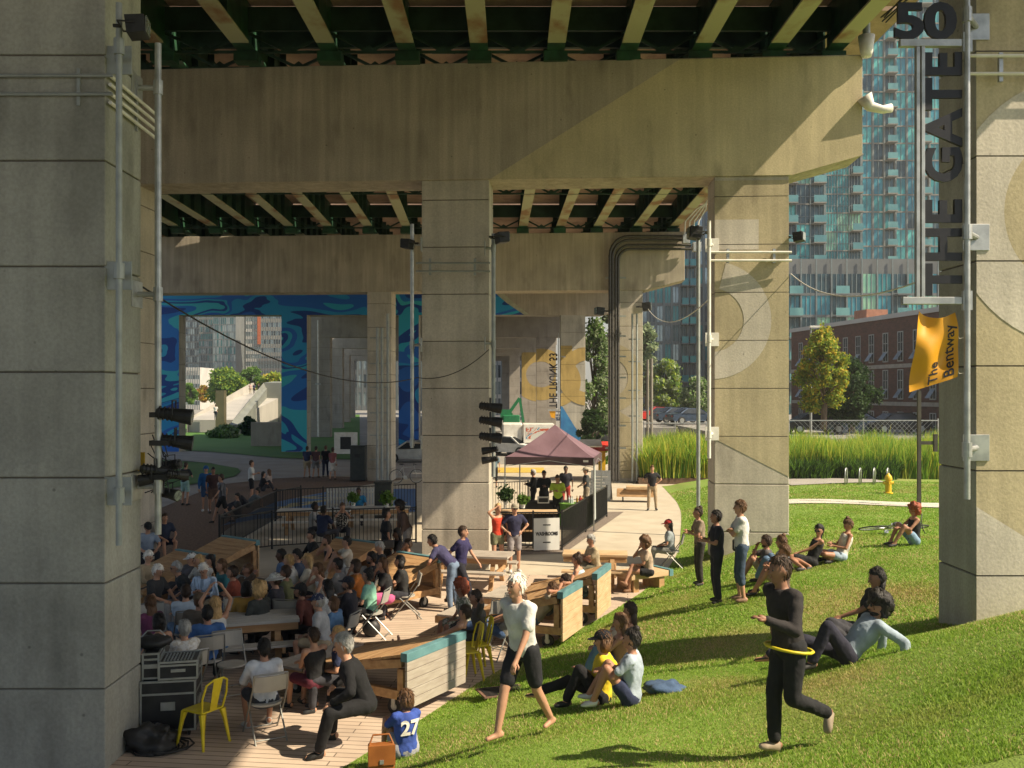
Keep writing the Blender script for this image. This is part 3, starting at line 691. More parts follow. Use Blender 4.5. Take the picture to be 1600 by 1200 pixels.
def drygrass(o):
    me=o.data; n=len(me.polygons)//2; co=np.zeros(len(me.vertices)*3,np.float32); me.vertices.foreach_get('co',co); co=co.reshape(-1,3)[:n*4:4]
    p=np.array([.10+.5*mnoise.noise(Vector((x*.35,y*.35,5)))+.35*mnoise.noise(Vector((x*1.3,y*1.3,8))) for x,y,z in co.tolist()]).clip(0,.6)*.55
    for cx,cy,r,k in DRYSP: p=np.maximum(p,k*np.exp(-((co[:,0]-cx)**2+((co[:,1]-cy)*.8)**2)/(r*r)))
    rng=np.random.RandomState(n); d=rng.uniform(0,1,n)<p; mi=np.where(d,3,rng.randint(0,3,n)).astype(np.int32); me.polygons.foreach_set('material_index',np.r_[mi,mi]); me.update()
def mesh_from_quads(name,V,mat,parent=None):
    n=len(V)//4; me=bpy.data.meshes.new(name); me.vertices.add(len(V)); me.vertices.foreach_set('co',V.astype(np.float32).ravel())
    me.loops.add(n*4); me.loops.foreach_set('vertex_index',np.arange(n*4,dtype=np.int32))
    me.polygons.add(n); me.polygons.foreach_set('loop_start',np.arange(0,n*4,4,dtype=np.int32)); me.update(calc_edges=True)
    for m in (mat if isinstance(mat,(list,tuple)) else [mat]): me.materials.append(m)
    if isinstance(mat,(list,tuple)): me.polygons.foreach_set('material_index',np.random.RandomState(n).randint(0,len(mat),n).astype(np.int32))
    o=bpy.data.objects.new(name,me); COL.objects.link(o)
    if parent is not None: o.parent=parent
    return o
BARK=M('tree_bark',(0.16,0.12,0.085),(0.09,0.07,0.05),scale=6,rough=.95,stretch=(1,1,.3),bump=.6)
def tree(kind,label,cat,x,y,z,h,rad,mats,seed,n=5000,leaf=.16,trunk=.16,low=.25,upright=1.0,group=None):
    rnd=random.Random(seed); t=thing(kind,label,cat,(x,y,z),group=group)
    m=MB(); top=Vector((rnd.uniform(-.2,.2),rnd.uniform(-.2,.2),h*.85)); m.tube([(0,0,-.1),(rnd.uniform(-.1,.1),0,h*.3),(rnd.uniform(-.2,.2),.1,h*.6),top],[trunk*1.3,trunk,trunk*.6,trunk*.2],9)
    cs=[]; k=int(24+rad*8)
    for i in range(k):
        zz=h*(low+(.93-low)*(i+.5)/k); f=math.sin(math.pi*min(1,(zz/h-low)/(1-low)*.8+.18)); rr=rad*f*rnd.uniform(.4,.85); a=rnd.uniform(0,6.28)
        c=Vector((math.cos(a)*rr,math.sin(a)*rr,zz)); cr=rad*rnd.uniform(.14,.34)
        cs.append((c.x,c.y,c.z,cr,cr,cr*.75*upright)); m.tube([(0,0,zz*.6),c*.55+Vector((0,0,zz*.35)),c],[trunk*.4,trunk*.22,.015],6)
    cs.append((0,0,h*.9,rad*.3,rad*.3,h*.1))
    m.build('trunk',BARK,t,smooth=True); mesh_from_quads('crown',leaf_cloud(n,cs,leaf,seed),mats,t); return t
LG=[leafmat('leaf_green',(0.14,0.26,0.035),(0.08,0.17,0.025)),leafmat('leaf_green_mid',(0.18,0.30,0.05),(0.1,0.19,0.035))]
LGOLD=[leafmat('leaf_golden',(0.60,0.42,0.04),(0.34,0.34,0.03)),leafmat('leaf_lime',(0.34,0.42,0.04),(0.22,0.3,0.03)),leafmat('leaf_lime_b',(0.25,0.34,0.04),(0.14,0.22,0.03))]
LDK=[leafmat('leaf_dark',(0.035,0.075,0.018),(0.02,0.045,0.012)),leafmat('leaf_dark_b',(0.05,0.10,0.02),(0.025,0.06,0.015))]
LSIL=[leafmat('leaf_silver',(0.42,0.48,0.28),(0.22,0.28,0.14)),leafmat('leaf_silver_b',(0.26,0.33,0.17),(0.14,0.2,0.09))]
def tpx(kind,label,cat,u,vb,vt,ru,d,mats,seed,**k):
    b=P(u,vb,d); z=max(0,b.z) ; top=P(u,vt,d).z; return tree(kind,label,cat,b.x,d,z,top-z,ru*d/F,mats,seed,**k)
tpx('maple_tree','young golden green tree in front of the brick building','tree',1287,668,510,42,60,LGOLD,1,n=14000,leaf=.11,low=.2,upright=1.2)
tpx('dark_tree','dark green tree shading the brick building wall','tree',1330,672,560,46,64,LDK,2,n=11000,leaf=.12,low=.15)
tpx('poplar_tree','tall silvery poplar left of the conduit column','tree',928,740,495,34,78,LSIL+[LG[0]],3,n=11000,leaf=.14,low=.1,upright=1.6)
tpx('poplar_tree','second silvery poplar hidden behind the conduit column','tree',962,740,470,40,84,LSIL,4,n=6000,leaf=.2,low=.1,upright=1.6)
tpx('shrub_tree','dark bushy tree behind the red awning','tree',925,745,640,26,70,LDK,5,n=4500,leaf=.16,low=.02)
tpx('willow_tree','pale green tree behind the parked red car','tree',1040,655,560,34,105,[LGOLD[1],LG[1],LSIL[0]],6,n=6000,leaf=.22,low=.1)
tpx('silver_tree','silvery tree against the grey apartment block','tree',1010,650,505,26,112,LSIL,7,n=5000,leaf=.25,low=.1)
tpx('silver_tree','grey green tree right of the parked cars','tree',1088,650,590,30,100,LSIL+[LG[0]],8,n=5000,leaf=.2,low=.1)
tpx('round_tree','big round yellow green tree behind the white ramp','tree',352,625,578,34,190,[LGOLD[1],LG[1],LG[0]],9,n=9000,leaf=.3,low=.02)
tpx('round_tree','darker round tree behind the top of the ramp','tree',392,615,574,22,200,LG,10,n=8000,leaf=.3,low=.02)
tpx('gold_tree','golden tree behind the people on the ramp','tree',428,612,584,24,185,LGOLD,11,n=5000,leaf=.4,low=.02)
tpx('gold_tree','yellow green tree left of the mural column','tree',222,633,578,22,150,LGOLD,12,n=5000,leaf=.3,low=.05)
tpx('orange_tree','small orange leaved tree left of the round tree','tree',318,628,602,11,200,[LGOLD[0],leafmat('leaf_orange',(.35,.16,.03),(.25,.12,.03))],13,n=2000,leaf=.3,low=.02)
tpx('gold_tree','small dark green tree at the left of the skyline','tree',297,630,600,12,180,LG,14,n=2000,leaf=.3,low=.02)
tpx('shrub','dark rounded shrub at the foot of the ramp wall','bush',388,680,652,15,100,LDK,15,n=4500,leaf=.2,low=0)
tpx('shrub','loose grey green shrub in front of the ramp','bush',352,690,668,26,95,[LSIL[1],LG[0]],16,n=4500,leaf=.16,low=0)
tpx('shrub','low green shrub beside the rail post','bush',940,740,700,12,60,LG,17,n=2500,leaf=.12,low=0)
# tall grass bed
def blades(n,fn,hmin,hmax,wd,seed,mats,name,lean=.25):
    rng=np.random.RandomState(seed); P0=fn(rng,n); h=hmin+(hmax-hmin)*rng.beta(2,2.5,n)*1.15; a=rng.uniform(0,2*np.pi,n)
    dx=np.cos(a)*wd/2; dy=np.sin(a)*wd/2; lx=rng.normal(0,lean,n)*h; ly=rng.normal(0,lean,n)*h
    b0=P0+np.c_[-dx,-dy,np.zeros(n)]; b1=P0+np.c_[dx,dy,np.zeros(n)]
    m0=P0+np.c_[lx*.35+dx*.7,ly*.35+dy*.7,h*.6]; m1=P0+np.c_[lx*.35-dx*.7,ly*.35-dy*.7,h*.6]
    t0=P0+np.c_[lx,ly,h]+np.c_[dx*.1,dy*.1,np.zeros(n)]; t1=P0+np.c_[lx,ly,h]-np.c_[dx*.1,dy*.1,np.zeros(n)]
    V=np.concatenate([np.stack([b0,b1,m0,m1],1).reshape(-1,3),np.stack([m1,m0,t0,t1],1).reshape(-1,3)])
    return mesh_from_quads(name,V,mats)
TG=[leafmat('reed_lime',(0.40,0.56,0.06),(0.26,0.42,0.05),.5),leafmat('reed_yellow',(0.66,0.58,0.09),(0.44,0.48,0.07),.5),leafmat('reed_green',(0.20,0.38,0.04),(0.13,0.26,0.03),.5)]
def bedfn(u0,u1,y0,y1):
    def f(rng,n):
        y=rng.uniform(y0,y1,n); u=rng.uniform(u0,u1,n); x=(u-U0)*y/F
        cl=np.array([mnoise.noise(Vector((a*.5,b*.5,3))) for a,b in zip(x,y)])
        keep=cl>-.35; x=x[keep];y=y[keep]; k=len(x); 
        idx=rng.randint(0,k,n); return np.c_[x[idx]+rng.normal(0,.04,n),y[idx]+rng.normal(0,.04,n),np.full(n,.3)]
    return f
def hvar(o,f=.45):
    me=o.data; co=np.zeros(len(me.vertices)*3,np.float32); me.vertices.foreach_get('co',co); co=co.reshape(-1,3)
    k=np.array([1+f*mnoise.noise(Vector((float(a)*.45,float(b)*.45,9))) for a,b in co[:,:2]]); co[:,2]=.3+(co[:,2]-.3)*k; me.vertices.foreach_set('co',co.ravel()); me.update()
o=blades(26000,bedfn(1225,1480,44.5,51),1.0,2.15,.05,1,TG,'tall_grass',.2); hvar(o); tag(o,'tall lime green grasses between the lawn and the wire fence','tall grass',kind='stuff')
o=blades(15000,bedfn(1000,1118,47,56),.9,1.9,.05,2,TG,'tall_grass',.2); hvar(o); tag(o,'tall yellow green grasses left of the painted column','tall grass',kind='stuff')
g_=MB(); g_.box(12.5,44.3,0,26,54,.32); struct(g_.build('planting_bed',M('soil',(0.16,0.10,0.06),(0.09,0.06,0.04),scale=5,rough=1)),'bare brown soil of the planting bed')
g_=MB(); g_.box(6.2,47,0,12.3,57,.3); struct(g_.build('planting_bed',MATS['soil']),'soil of the grass bed beside the plaza')
o=blades(4500,bedfn(1235,1400,43.8,44.8),.6,1.3,.05,5,LDK+[TG[2]],'low_planting',.3); tag(o,'low dark green planting along the front of the tall grasses','ground cover',kind='stuff')
# lawn grass blades near the camera
def lawnfn(y0,y1,smax):
    def f(rng,n):
        y=y0+(y1-y0)*rng.uniform(0,1,n); b=np.array([0.]*n); ys=np.linspace(y0-1,y1+1,200); bs=np.array([bxs(q) for q in ys]); b=np.interp(y,ys,bs)
        xmax=np.minimum((1640-U0)*y/F,b+smax+6*(y0>30)); x=b+.02+(xmax-b)*rng.uniform(0,1,n); z=hz_np(x,y); s=x-b; z=np.maximum(z,0)*np.minimum(1,s/.8)
        return np.c_[x,y,z+.005]
    return f
def bladem(n,a,b):
    m=M(n,a,b,scale=.55,rough=.6,detail=9,lo=.28,hi=.5); leafmat(n,a,b); return m
LB=[bladem('blade_green',(0.23,0.37,0.045),(0.34,0.35,0.08)),bladem('blade_light',(0.32,0.46,0.06),(0.50,0.44,0.15)),bladem('blade_deep',(0.20,0.34,0.035),(0.25,0.29,0.06)),bladem('blade_dry',(0.62,0.48,0.24),(0.5,0.38,0.18))]
o=blades(190000,lawnfn(6.0,13,14),.015,.042,.009,11,LB,'lawn_blades',.45); drygrass(o); tag(o,'short lawn blades covering the near slope','grass',kind='stuff')
o=blades(130000,lawnfn(13,20,14),.02,.048,.016,12,LB,'lawn_blades',.45); drygrass(o); tag(o,'short lawn blades covering the middle of the slope','grass',kind='stuff')
o=blades(70000,lawnfn(20,33,16),.02,.05,.028,13,LB,'lawn_blades',.45); drygrass(o); tag(o,'short lawn blades behind the painted column','grass',kind='stuff')

o=blades(45000,lawnfn(33,43,16),.03,.06,.035,14,LB,'lawn_blades',.45); drygrass(o); tag(o,'short lawn blades around the hydrant and the thin path','grass',kind='stuff')
# ================= ramp building behind the mural opening =================
rp=thing('sloped_ramp','white concrete walkway sloping up behind the mural opening','ramp',(-32,95,0))
WC=M('ramp_white',(0.46,0.43,0.38),(0.38,0.36,0.32),scale=.3,rough=.7); WC2=M('ramp_wall_grey',(0.22,0.23,0.20),(0.17,0.18,0.16),scale=.3,rough=.7)
def wq(m,uvd): 
    pts=[P(*q) for q in uvd]; m.add(pts,[tuple(range(len(pts)))])
def ramp_solid(uvn,uvf,dz,name,mat):
    """solid slab between a near edge polyline and a far edge polyline (each (u,v,d)), thickness down to the ground"""
    m=MB(); a=[P(*q) for q in uvn]; b=[P(*q) for q in uvf]; n=len(a)
    vs=a+b+[Vector((p.x,p.y,0)) for p in a]+[Vector((p.x,p.y,0)) for p in b]
    fs=[]
    for i in range(n-1):
        fs+=[(i,i+1,n+i+1,n+i),(i+1,i,2*n+i,2*n+i+1),(n+i,n+i+1,3*n+i+1,3*n+i)]
    fs+=[(0,n,3*n,2*n),(n-1,2*n-1+0,4*n-1,3*n-1)]
    m.add(vs,fs); return m.build(name,mat,rp,world=True)
ramp_solid([(295,656,108),(365,656,108),(450,615,150)],[(300,653,114),(390,612,160),(430,604,165)],0,'walkway',WC)
ramp_solid([(292,655,107),(391,599,160)],[(296,653,111),(397,598,166)],0,'parapet_wall',WC)
ramp_solid([(358,664,100),(412,598,140),(448,598,140)],[(374,664,102),(425,596,150),(452,596,150)],0,'side_wall',WC2)
m=MB(); a=P(341,652,107); m.box(a.x,106,0,a.x+.95,106.9,a.z+3.0); m.build('stair_box',M('bronze_panel',(0.22,0.19,0.11),(0.17,0.15,0.09),scale=1,rough=.4,metal=.5),rp,world=True)
rw=MB(); a=P(392,706,80); b=P(452,660,80); rw.box(a.x,80,0,b.x,81,P(0,660,80).z)
tag(rw.build('retaining_wall',CONCPALE),'low concrete retaining wall beside the mural column','wall')
m=MB()
a=P(408,640,82);b=P(452,640,82)
# ================= pipes, lights, signs on the columns =================
def plate_pipe(label,x,y,z0,z1,plates,arm,side,mat=GALV,r=.045,flip=1):
    """vertical pipe held off a column by arms on square plates. side: (dx,dy) direction from pipe to plate"""
    t=thing('banner_pole',label,'pole',(x,y,0))
    MB().cyl((0,0,z0),(0,0,z1),r,12).build('pipe',mat,t,smooth=False)
    for z in plates:
        dx,dy=side; n=math.hypot(dx,dy)
        MB().cyl((0,0,z),(dx,dy,z),.035,10).build('arm',mat,t)
        ux,uy=dx/n,dy/n; m=MB()
        if arm=='y': m.box(dx-.17,dy-.0,z-.17,dx+.17,dy+.02,z+.17)
        else: m.box(dx-.0*flip,dy-.17,z-.17,dx+.02*flip,dy+.17,z+.17)
        p=m.build('mounting_plate',mat,t,bevel=.004)
        MB().tube([(0,0,z-.09),(0,0,z+.09)],.06,12).build('clamp',mat,t)
    return t
def sz(v,d): return CAMZ-(v-613)*d/F
def sx(u,d): return (u-800)*d/F
# right column pole (carries the sign); plates on column front
XR=sx(1511,11.95)
tp=plate_pipe('long galvanised pole clamped to the right column, carrying the hanging sign',XR,11.95,sz(780,11.95),sz(-60,11.95),[sz(v,12.3) for v in (40,370,700)],'y',(.30,.38),r=.038)
plate_pipe('galvanised pole on the front of the left column beside the floodlight',sx(186,11.0),11.0,sz(852,11.0),sz(5,11.0),[sz(v,11.4) for v in (92,430,768)],'y',(-.20,.44),mat=GREYP,r=.036)
plate_pipe('tall pole off the inner side of the left column with stage lights clamped low',sx(247,12.35),12.35,sz(835,12.35),sz(68,12.35),[sz(v,12.35) for v in (137,460,760)],'x',(-4.815-sx(247,12.35),0),mat=GALV,r=.042,flip=-1)
plate_pipe('slim white pole on the painted column',sx(1108,23.6),23.6,sz(716,23.6),sz(345,23.6),[sz(v,23.9) for v in (382,530,678)],'y',(.16,.42),mat=WHITEP,r=.045)
plate_pipe('slim pole left of the tan middle column',sx(644,23.6),23.6,sz(700,23.6),sz(350,23.6),[sz(v,23.9) for v in (385,540,690)],'x',(.22,.0),mat=GALV,r=.045)
plate_pipe('grey pole right of the tan middle column with the stage lights',sx(771,23.7),23.7,sz(745,23.7),sz(365,23.7),[sz(v,23.9) for v in (390,538)],'x',(-.2,.0),mat=GREYP,r=.05,flip=-1)
# horizontal conduits
def conduits(label,pts_list,r,mat,struts,cat='conduit'):
    t=thing('conduit_run',label,cat,(0,0,0))
    for p in pts_list: MB().tube(p,r,8).build('conduit',mat,t)
    for s in struts: 
        m=MB(); m.beam(*s); m.build('strut',GREYP if mat is not WHITEP else GALV,t)
    return t
def hp(u0,u1,v,d): return [(sx(u0,d),d,sz(v,d)),(sx(u1,d),d,sz(v,d))]
conduits('pair of grey conduits across the front of the left column',[hp(-60,176,118,11.36),hp(-60,176,147,11.36)],.022,GREYP,[((sx(124,11.41),11.41,sz(108,11.41)),(sx(124,11.41),11.41,sz(166,11.41)),.06,.04)])
yy=[12.45,13.9]
conduits('four short white conduits along the inner face of the left column',[[(-4.78,11.42,sz(118+14*i,11.42)),(-4.78,12.9,sz(118+14*i,11.42)-.04)] for i in range(4)],.022,WHITEP,[((-4.81,12.3,sz(126,12.3)),(-4.81,12.3,sz(205,12.3)),.04,.03)])
conduits('pair of white conduits across the front of the right column',[hp(1514,1720,87,12.2),hp(1514,1720,115,12.2)],.022,WHITEP,[((sx(1563,12.26),12.26,sz(83,12.26)),(sx(1563,12.26),12.26,sz(128,12.26)),.05,.05)])
conduits('pair of white conduits across the painted column',[hp(1110,1237,394,23.8),hp(1110,1237,407,23.8)],.03,WHITEP,[((sx(u,23.86),23.86,sz(389,23.86)),(sx(u,23.86),23.86,sz(411,23.86)),.1,.06) for u in (1137,1209)])
conduits('pair of thin pipes across the tan middle column',[hp(650,766,411,23.9),hp(650,766,424,23.9)],.025,GREYP,[((sx(u,23.96),23.96,sz(404,23.96)),(sx(u,23.96),23.96,sz(430,23.96)),.05,.06) for u in (672,742)])
# thick black conduits on bent 3's right column, bending along the cap
cl=[]
for i,(du,dv) in enumerate(((0,0),(4,6),(9,14),(13,20))):
    u=953+du; v=369+dv; d=47.55; rr=.8-.2*0
    top=sz(v,d); bend=[]
    for k in range(7):
        a=R(90*k/6); rad=.95-i*.12; bend.append((sx(u,d)+rad-rad*math.cos(a),d,top-rad+rad*math.sin(a)))
    cl.append([(sx(u,d),d,.1)]+bend+[(sx(1068 if i<2 else 1080,d),d,top)])
conduits('black conduits climbing the column behind the bench and bending along its cap',cl,.07,BLKPIPE,[((sx(946,47.7),47.7,sz(v,47.7)),(sx(978,47.7),47.7,sz(v,47.7)),.08,.08) for v in (434,494,525,557,590,622,665,700)])
conduits('grey pipe standing on the conduit column',[[(sx(988,47.5),47.5,.1),(sx(988,47.5),47.5,sz(490,47.5))],[(sx(995,47.5),47.5,.1),(sx(995,47.5),47.5,sz(490,47.5))]],.05,GREYP,[((sx(982,47.6),47.6,sz(v,47.6)),(sx(1000,47.6),47.6,sz(v,47.6)),.06,.06) for v in (530,565,610,650)])
conduits('vertical pipes on the slim column behind the court',[[(sx(u,47.5),47.5,.1),(sx(u,47.5),47.5,sz(v,47.5))] for u,v in ((590,512),(597,512),(606,490))],.07,GREYP,[((sx(578,47.6),47.6,sz(v,47.6)),(sx(609,47.6),47.6,sz(v,47.6)),.06,.06) for v in (528,568,605,645,680,718)])
for i,(u,vt,vb) in enumerate(((497,500,705),(508,515,703),(517,540,700),(525,545,700))):
    d=95.5+24*i if i<3 else 167
    conduits(['first','second','third','fourth'][i]+' slim white pipe on the pale columns beyond the mural',[[(sx(u,d),d,max(.1,sz(vb,d))),(sx(u,d),d,sz(vt,d))]],.09,WHITEP,[((sx(u-4,d),d,sz(600,d)),(sx(u+4,d),d,sz(600,d)),.2,.15)])
t=thing('junction_box','pair of grey junction boxes with curled cables at the second cap tip','electrical box',(sx(1072,47.3),47.3,sz(378,47.3)))
m=MB(); m.box(-.2,-.25,-.1,.15,0,.35); m.build('box',GALV,t,bevel=.02)
m=MB(); m.box(.3,-.25,-.5,.7,0,-.05); m.build('box',GALV,t,bevel=.02)
for k in range(4): MB().tube([(-.1+.2*k,-.1,.3-.1*k),(-.05+.22*k,-.1,1.0),(.5+.15*k,-.1,1.6),(1.0,-.1,1.9+.05*k)],.035,6).build('cable',WHITEP,t)

LENS=M('lamp_lens',(0.30,0.32,0.28),(0.12,0.13,0.12),scale=20,rough=.15)
def floodlight(label,x,y,z,aim,s=1.0):
    t=thing('floodlight',label,'floodlight',(x,y,z),aim)
    m=MB(); m.prismX([(-.16*s,-.13*s),(.12*s,-.17*s),(.16*s,.12*s),(-.14*s,.15*s)],-.2*s,.2*s); m.build('housing',BLACK,t,bevel=.012*s)
    m=MB(); m.box(-.17*s,-.175*s,-.11*s,.17*s,-.162*s,.13*s); m.build('lens',LENS,t)
    m=MB(); m.tube([(-.23*s,0,0),(-.23*s,.25*s,0),(.23*s,.25*s,0),(.23*s,0,0)],.015*s,6); m.tube([(0,.25*s,0),(0,.36*s,0)],.03*s,8); m.build('bracket',BLACK,t); return t
floodlight('square black floodlight high on the left column',sx(214,11.0),11.0,sz(42,11.0),R(100),.72)
floodlight('small black floodlight at the top of the middle column pole',sx(784,23.4),23.4,sz(371,23.4),R(110),.9)
floodlight('black floodlight left of the tan middle column',sx(637,23.5),23.5,sz(381,23.5),R(-110),.8)
floodlight('black floodlight off the right edge of the painted column',sx(1248,23.9),23.9,sz(370,23.9),R(60),.8)
floodlight('black floodlight on a pole left of the painted column',sx(1086,30),30,sz(364,30),R(-90),1.3)
floodlight('black floodlight off the conduit column edge',sx(1010,47.3),47.3,sz(479,47.3),R(80),1.4)
floodlight('black floodlight left of the conduit column',sx(937,47.5),47.5,sz(486,47.5),R(-80),1.3)
t=thing('pole','thin dark pole left of the painted column','pole',(sx(1091,30),30,0)); MB().cyl((0,0,0.0),(0,0,sz(352,30)),.06,10).build('shaft',GREYP,t); MB().box(-.12,-.12,0,.12,.12,.03).build('base_plate',GREYP,t)
# stage lights
def parcan(m,c,d,L=.42,r=.11):
    c=Vector(c);d=Vector(d).normalized(); m.tube([c-d*L*.5,c-d*L*.45,c-d*L*.1,c+d*L*.2,c+d*L*.5],[r*.45,r*.7,r*.8,r,r*1.12],14)
    return m
def stage_light(label,x,y,z,ang,s=1.0,tilt=-.15,grp=None):
    t=thing('stage_light',label,'stage light',(x,y,z),0,group=grp); d=Vector((math.cos(ang),math.sin(ang),tilt)).normalized()
    parcan(MB(),(0,0,0),d,.5*s,.105*s).build('housing',BLACK,t,smooth=False)
    MB().cyl(d*.252*s,d*.258*s,.1*s,14).build('lens',LENS,t)
    n=d.cross(Vector((0,0,1))).normalized(); m=MB(); m.tube([n*.13*s,n*.13*s+Vector((0,0,.2*s)),-n*.13*s+Vector((0,0,.2*s)),-n*.13*s],.012*s,6)
    for k in range(4): q=d*(-.2+.06*k)*s; m.tube([q-d*.008,q+d*.008],.1*s,12)
    m.build('yoke',BLACK,t); return t
X2=sx(247,12.35)
for i,(u,v,a,s) in enumerate(((272,648,.15,.95),(270,690,.25,.9),(243,735,.5,.8),(262,728,2.8,.7),(238,748,3.4,.7),(258,772,-.4,.7),(276,742,.9,.6))):
    stage_light(['upper black stage light on the left pole','second black stage light on the left pole','black stage light behind the left pole above the cases','short stage light of the cluster beside the left pole','black stage light facing left by the column','low stage light hanging under the cluster','small stage light at the right end of the cluster'][i],sx(u,12.35),12.35+.1*(i%2),sz(v,12.35),a,s*.95,grp='stage lights clamped to the left pole')
t=thing('light_clamp','clamp arms joining the stage lights to the left pole','clamp',(X2,12.35,0))
for v in (648,692,745): MB().box(-.09,-.07,sz(v+4,12.35),.16,.07,sz(v-4,12.35)).build('clamp_arm',BLACK,t)
m=MB()
for k in range(5): m.tube([(-.02-.03*k,.02,sz(650,12.35)-.3*k*.4),(.1-.05*k,.08,sz(715,12.35)),(.0+.08*k,.05,sz(700+12*k,12.35)),(.15-.08*k,.0,sz(770,12.35))],.008,5)
m.build('cable',BLACK,t)
for i,v in enumerate((636,658,683,703,718)):
    stage_light(['topmost','second','third','fourth','lowest'][i]+' stage light on the pole right of the middle column',sx(766,23.3),23.3,sz(v,23.3),(3.05 if i>2 else .1),1.1 if i<3 else .8,grp='stage lights on the middle pole')
t=thing('tripod_board','small blue grey board on a white easel at the left column','easel',(G(229,835).x,G(229,835).y,0)); t.scale=(.8,.8,.75)
m=MB(); m.add([(-.16,0,1.0),(.16,0,1.0),(.2,.1,1.75),(-.12,.1,1.75),(-.16,.02,1.0),(.16,.02,1.0),(.2,.12,1.75),(-.12,.12,1.75)],[(0,3,2,1)[::-1],(4,5,6,7)[::-1],(0,1,5,4),(1,2,6,5),(2,3,7,6),(3,0,4,7)]); m.build('board',M('slate_board',(.16,.2,.24),rough=.6),t)
m=MB(); m.beam((-.2,0,0),(-.12,.08,2.1),.03,.03); m.beam((.2,0,0),(.2,.06,1.8),.03,.03); m.beam((0,.4,0),(0,.1,1.8),.03,.03); m.build('frame',WHITEP,t)
t=thing('flag','small yellow pennant on the left column edge','flag',(sx(219,12.6),12.6,sz(740,12.6))); MB().box(-.03,0,0,.06,.01,.28).build('cloth',M('yellow_cloth',(.7,.45,.05),rough=.8),t)

# hanging sign: frame with big black letters reading upward
SX=sx(1478,12.0)
sg=thing('hanging_sign','tall hanging sign with black GATE lettering and 50 on top beside the right column','sign',(SX,12.0,0))
z1=sz(68,12); z0=sz(470,12)
m=MB(); m.box(sx(1405,12)-SX,-.04,z1-.045,sx(1502,12)-SX,.04,z1+.045); m.build('crossbar',GALV,sg,bevel=.005)
m=MB(); m.box(sx(1409,12)-SX,-.04,z0-.045,sx(1502,12)-SX,.04,z0+.045); m.build('crossbar',GALV,sg,bevel=.005)
m=MB(); 
for dx in (-.032,.032): m.box(sx(1437,12)-SX+dx-.022,-.035,z0+.046,sx(1437,12)-SX+dx+.022,.035,z1-.046)
m.build('mast',GALV,sg,bevel=.004)
for z in (z0,z1): MB().box(sx(1502,12)-SX,-.06,z-.12,sx(1516,12)-SX,.0,z+.12).build('bracket',GALV,sg)
LET=M('black_letter_paint',(0.012,0.013,0.018),(0.02,0.02,0.025),scale=4,rough=.45)
o=textmesh('50',.62,.05,LET,'numerals',bold=.022,parent=sg,spacing=.96); o.rotation_euler=(R(90),0,0)
def fit(o,x0,x1,z0,z1):
    """scale text so that its rotated box spans x0..x1, z0..z1 in parent space"""
    co=[o.rotation_euler.to_matrix()@v.co for v in o.data.vertices]; ax=min(c.x for c in co);bx_=max(c.x for c in co);az=min(c.z for c in co);bz=max(c.z for c in co)
    kx=(x1-x0)/(bx_-ax);kz=(z1-z0)/(bz-az); Rm=o.rotation_euler.to_matrix()
    S=Matrix(((kx,0,0),(0,1,0),(0,0,kz)))
    for v in o.data.vertices:
        c=S@(Rm@v.co); v.co=Rm.inverted()@(c+Vector((x0-kx*ax,0,z0-kz*az)))
    o.data.update()
fit(o,sx(1397,12)-SX,sx(1494,12)-SX,sz(62,12),sz(4,12))
o=textmesh('THE GATE',.62,.05,LET,'letters',bold=.02,parent=sg,spacing=1.05); o.rotation_euler=(R(90),R(-90),0)
fit(o,sx(1443,12)-SX,sx(1503,12)-SX,sz(462,12),sz(82,12))
# yellow flag with writing
FY=M('flag_yellow',(0.74,0.36,0.015),(0.60,0.27,0.01),scale=1.5,rough=.5)
fx0=(1437,487);fx1=(1492,490);fx2=(1497,590);fx3=(1422,612)
fl=thing('banner_flag','creased orange yellow banner with black writing below the hanging sign','banner',(sx(1460,12),12.0,sz(487,12)))
def flp(s,t):
    u=(1436+(1493-1436)*s)*(1-t)+(1422+(1497-1422)*s)*t; v=(486+2*s+10*math.sin(s*3.14))*(1-t)+(613-24*s)*t
    u+=2.5*math.sin(t*4)*s; dy=.022*math.sin(s*9+t*3)*(1-.4*t)+.04*math.sin((s-t)*6)*(1-s)+.02*math.sin(s*3+t*9)
    return Vector((sx(u,12)-sx(1460,12),dy,sz(v,12)-sz(487,12)))
NS,NT=26,36; vs=[flp(i/NS,j/NT) for j in range(NT+1) for i in range(NS+1)]; vs2=[v+Vector((0,.006,0)) for v in vs]
W_=NS+1; fs=[(j*W_+i,(j+1)*W_+i,(j+1)*W_+i+1,j*W_+i+1) for j in range(NT) for i in range(NS)]
o_=len(vs); m=MB(); m.add(vs+vs2,fs+[tuple(q+o_ for q in f[::-1]) for f in fs]); m.build('cloth',FY,fl,smooth=True)
def warp_text(txt,s0,s1,t0,t1,name):
    """upward-reading text laid on the cloth: text x -> upward (t from t1 to t0), text y -> leftwards"""
    o=textmesh(txt,1,.0,LET,name,bold=.012,parent=fl)
    xs=[v.co.x for v in o.data.vertices]; ys=[v.co.y for v in o.data.vertices]; xa,xb=min(xs),max(xs)
    for v in o.data.vertices:
        t=t1+(t0-t1)*(v.co.x-xa)/(xb-xa); s=s1+(s0-s1)*(v.co.y)/.72
        p=flp(s,t); v.co=p+Vector((0,-.006,0))
    o.data.update(); return o
warp_text('The',.36,.56,.66,.985,'writing'); warp_text('Bentway',.68,.90,.14,.94,'writing')
m=MB(); 
for zz in (520,575): m.tube([(sx(1494,12)-sx(1460,12),0,sz(zz,12)-sz(487,12)),(sx(1500,12)-sx(1460,12),.02,sz(zz+9,12)-sz(487,12)),(sx(1511,12)-sx(1460,12),0,sz(zz+7,12)-sz(487,12)),(sx(1506,12)-sx(1460,12),-.02,sz(zz-3,12)-sz(487,12))],.006,5)
m.build('tie_cord',WHITEP,fl)
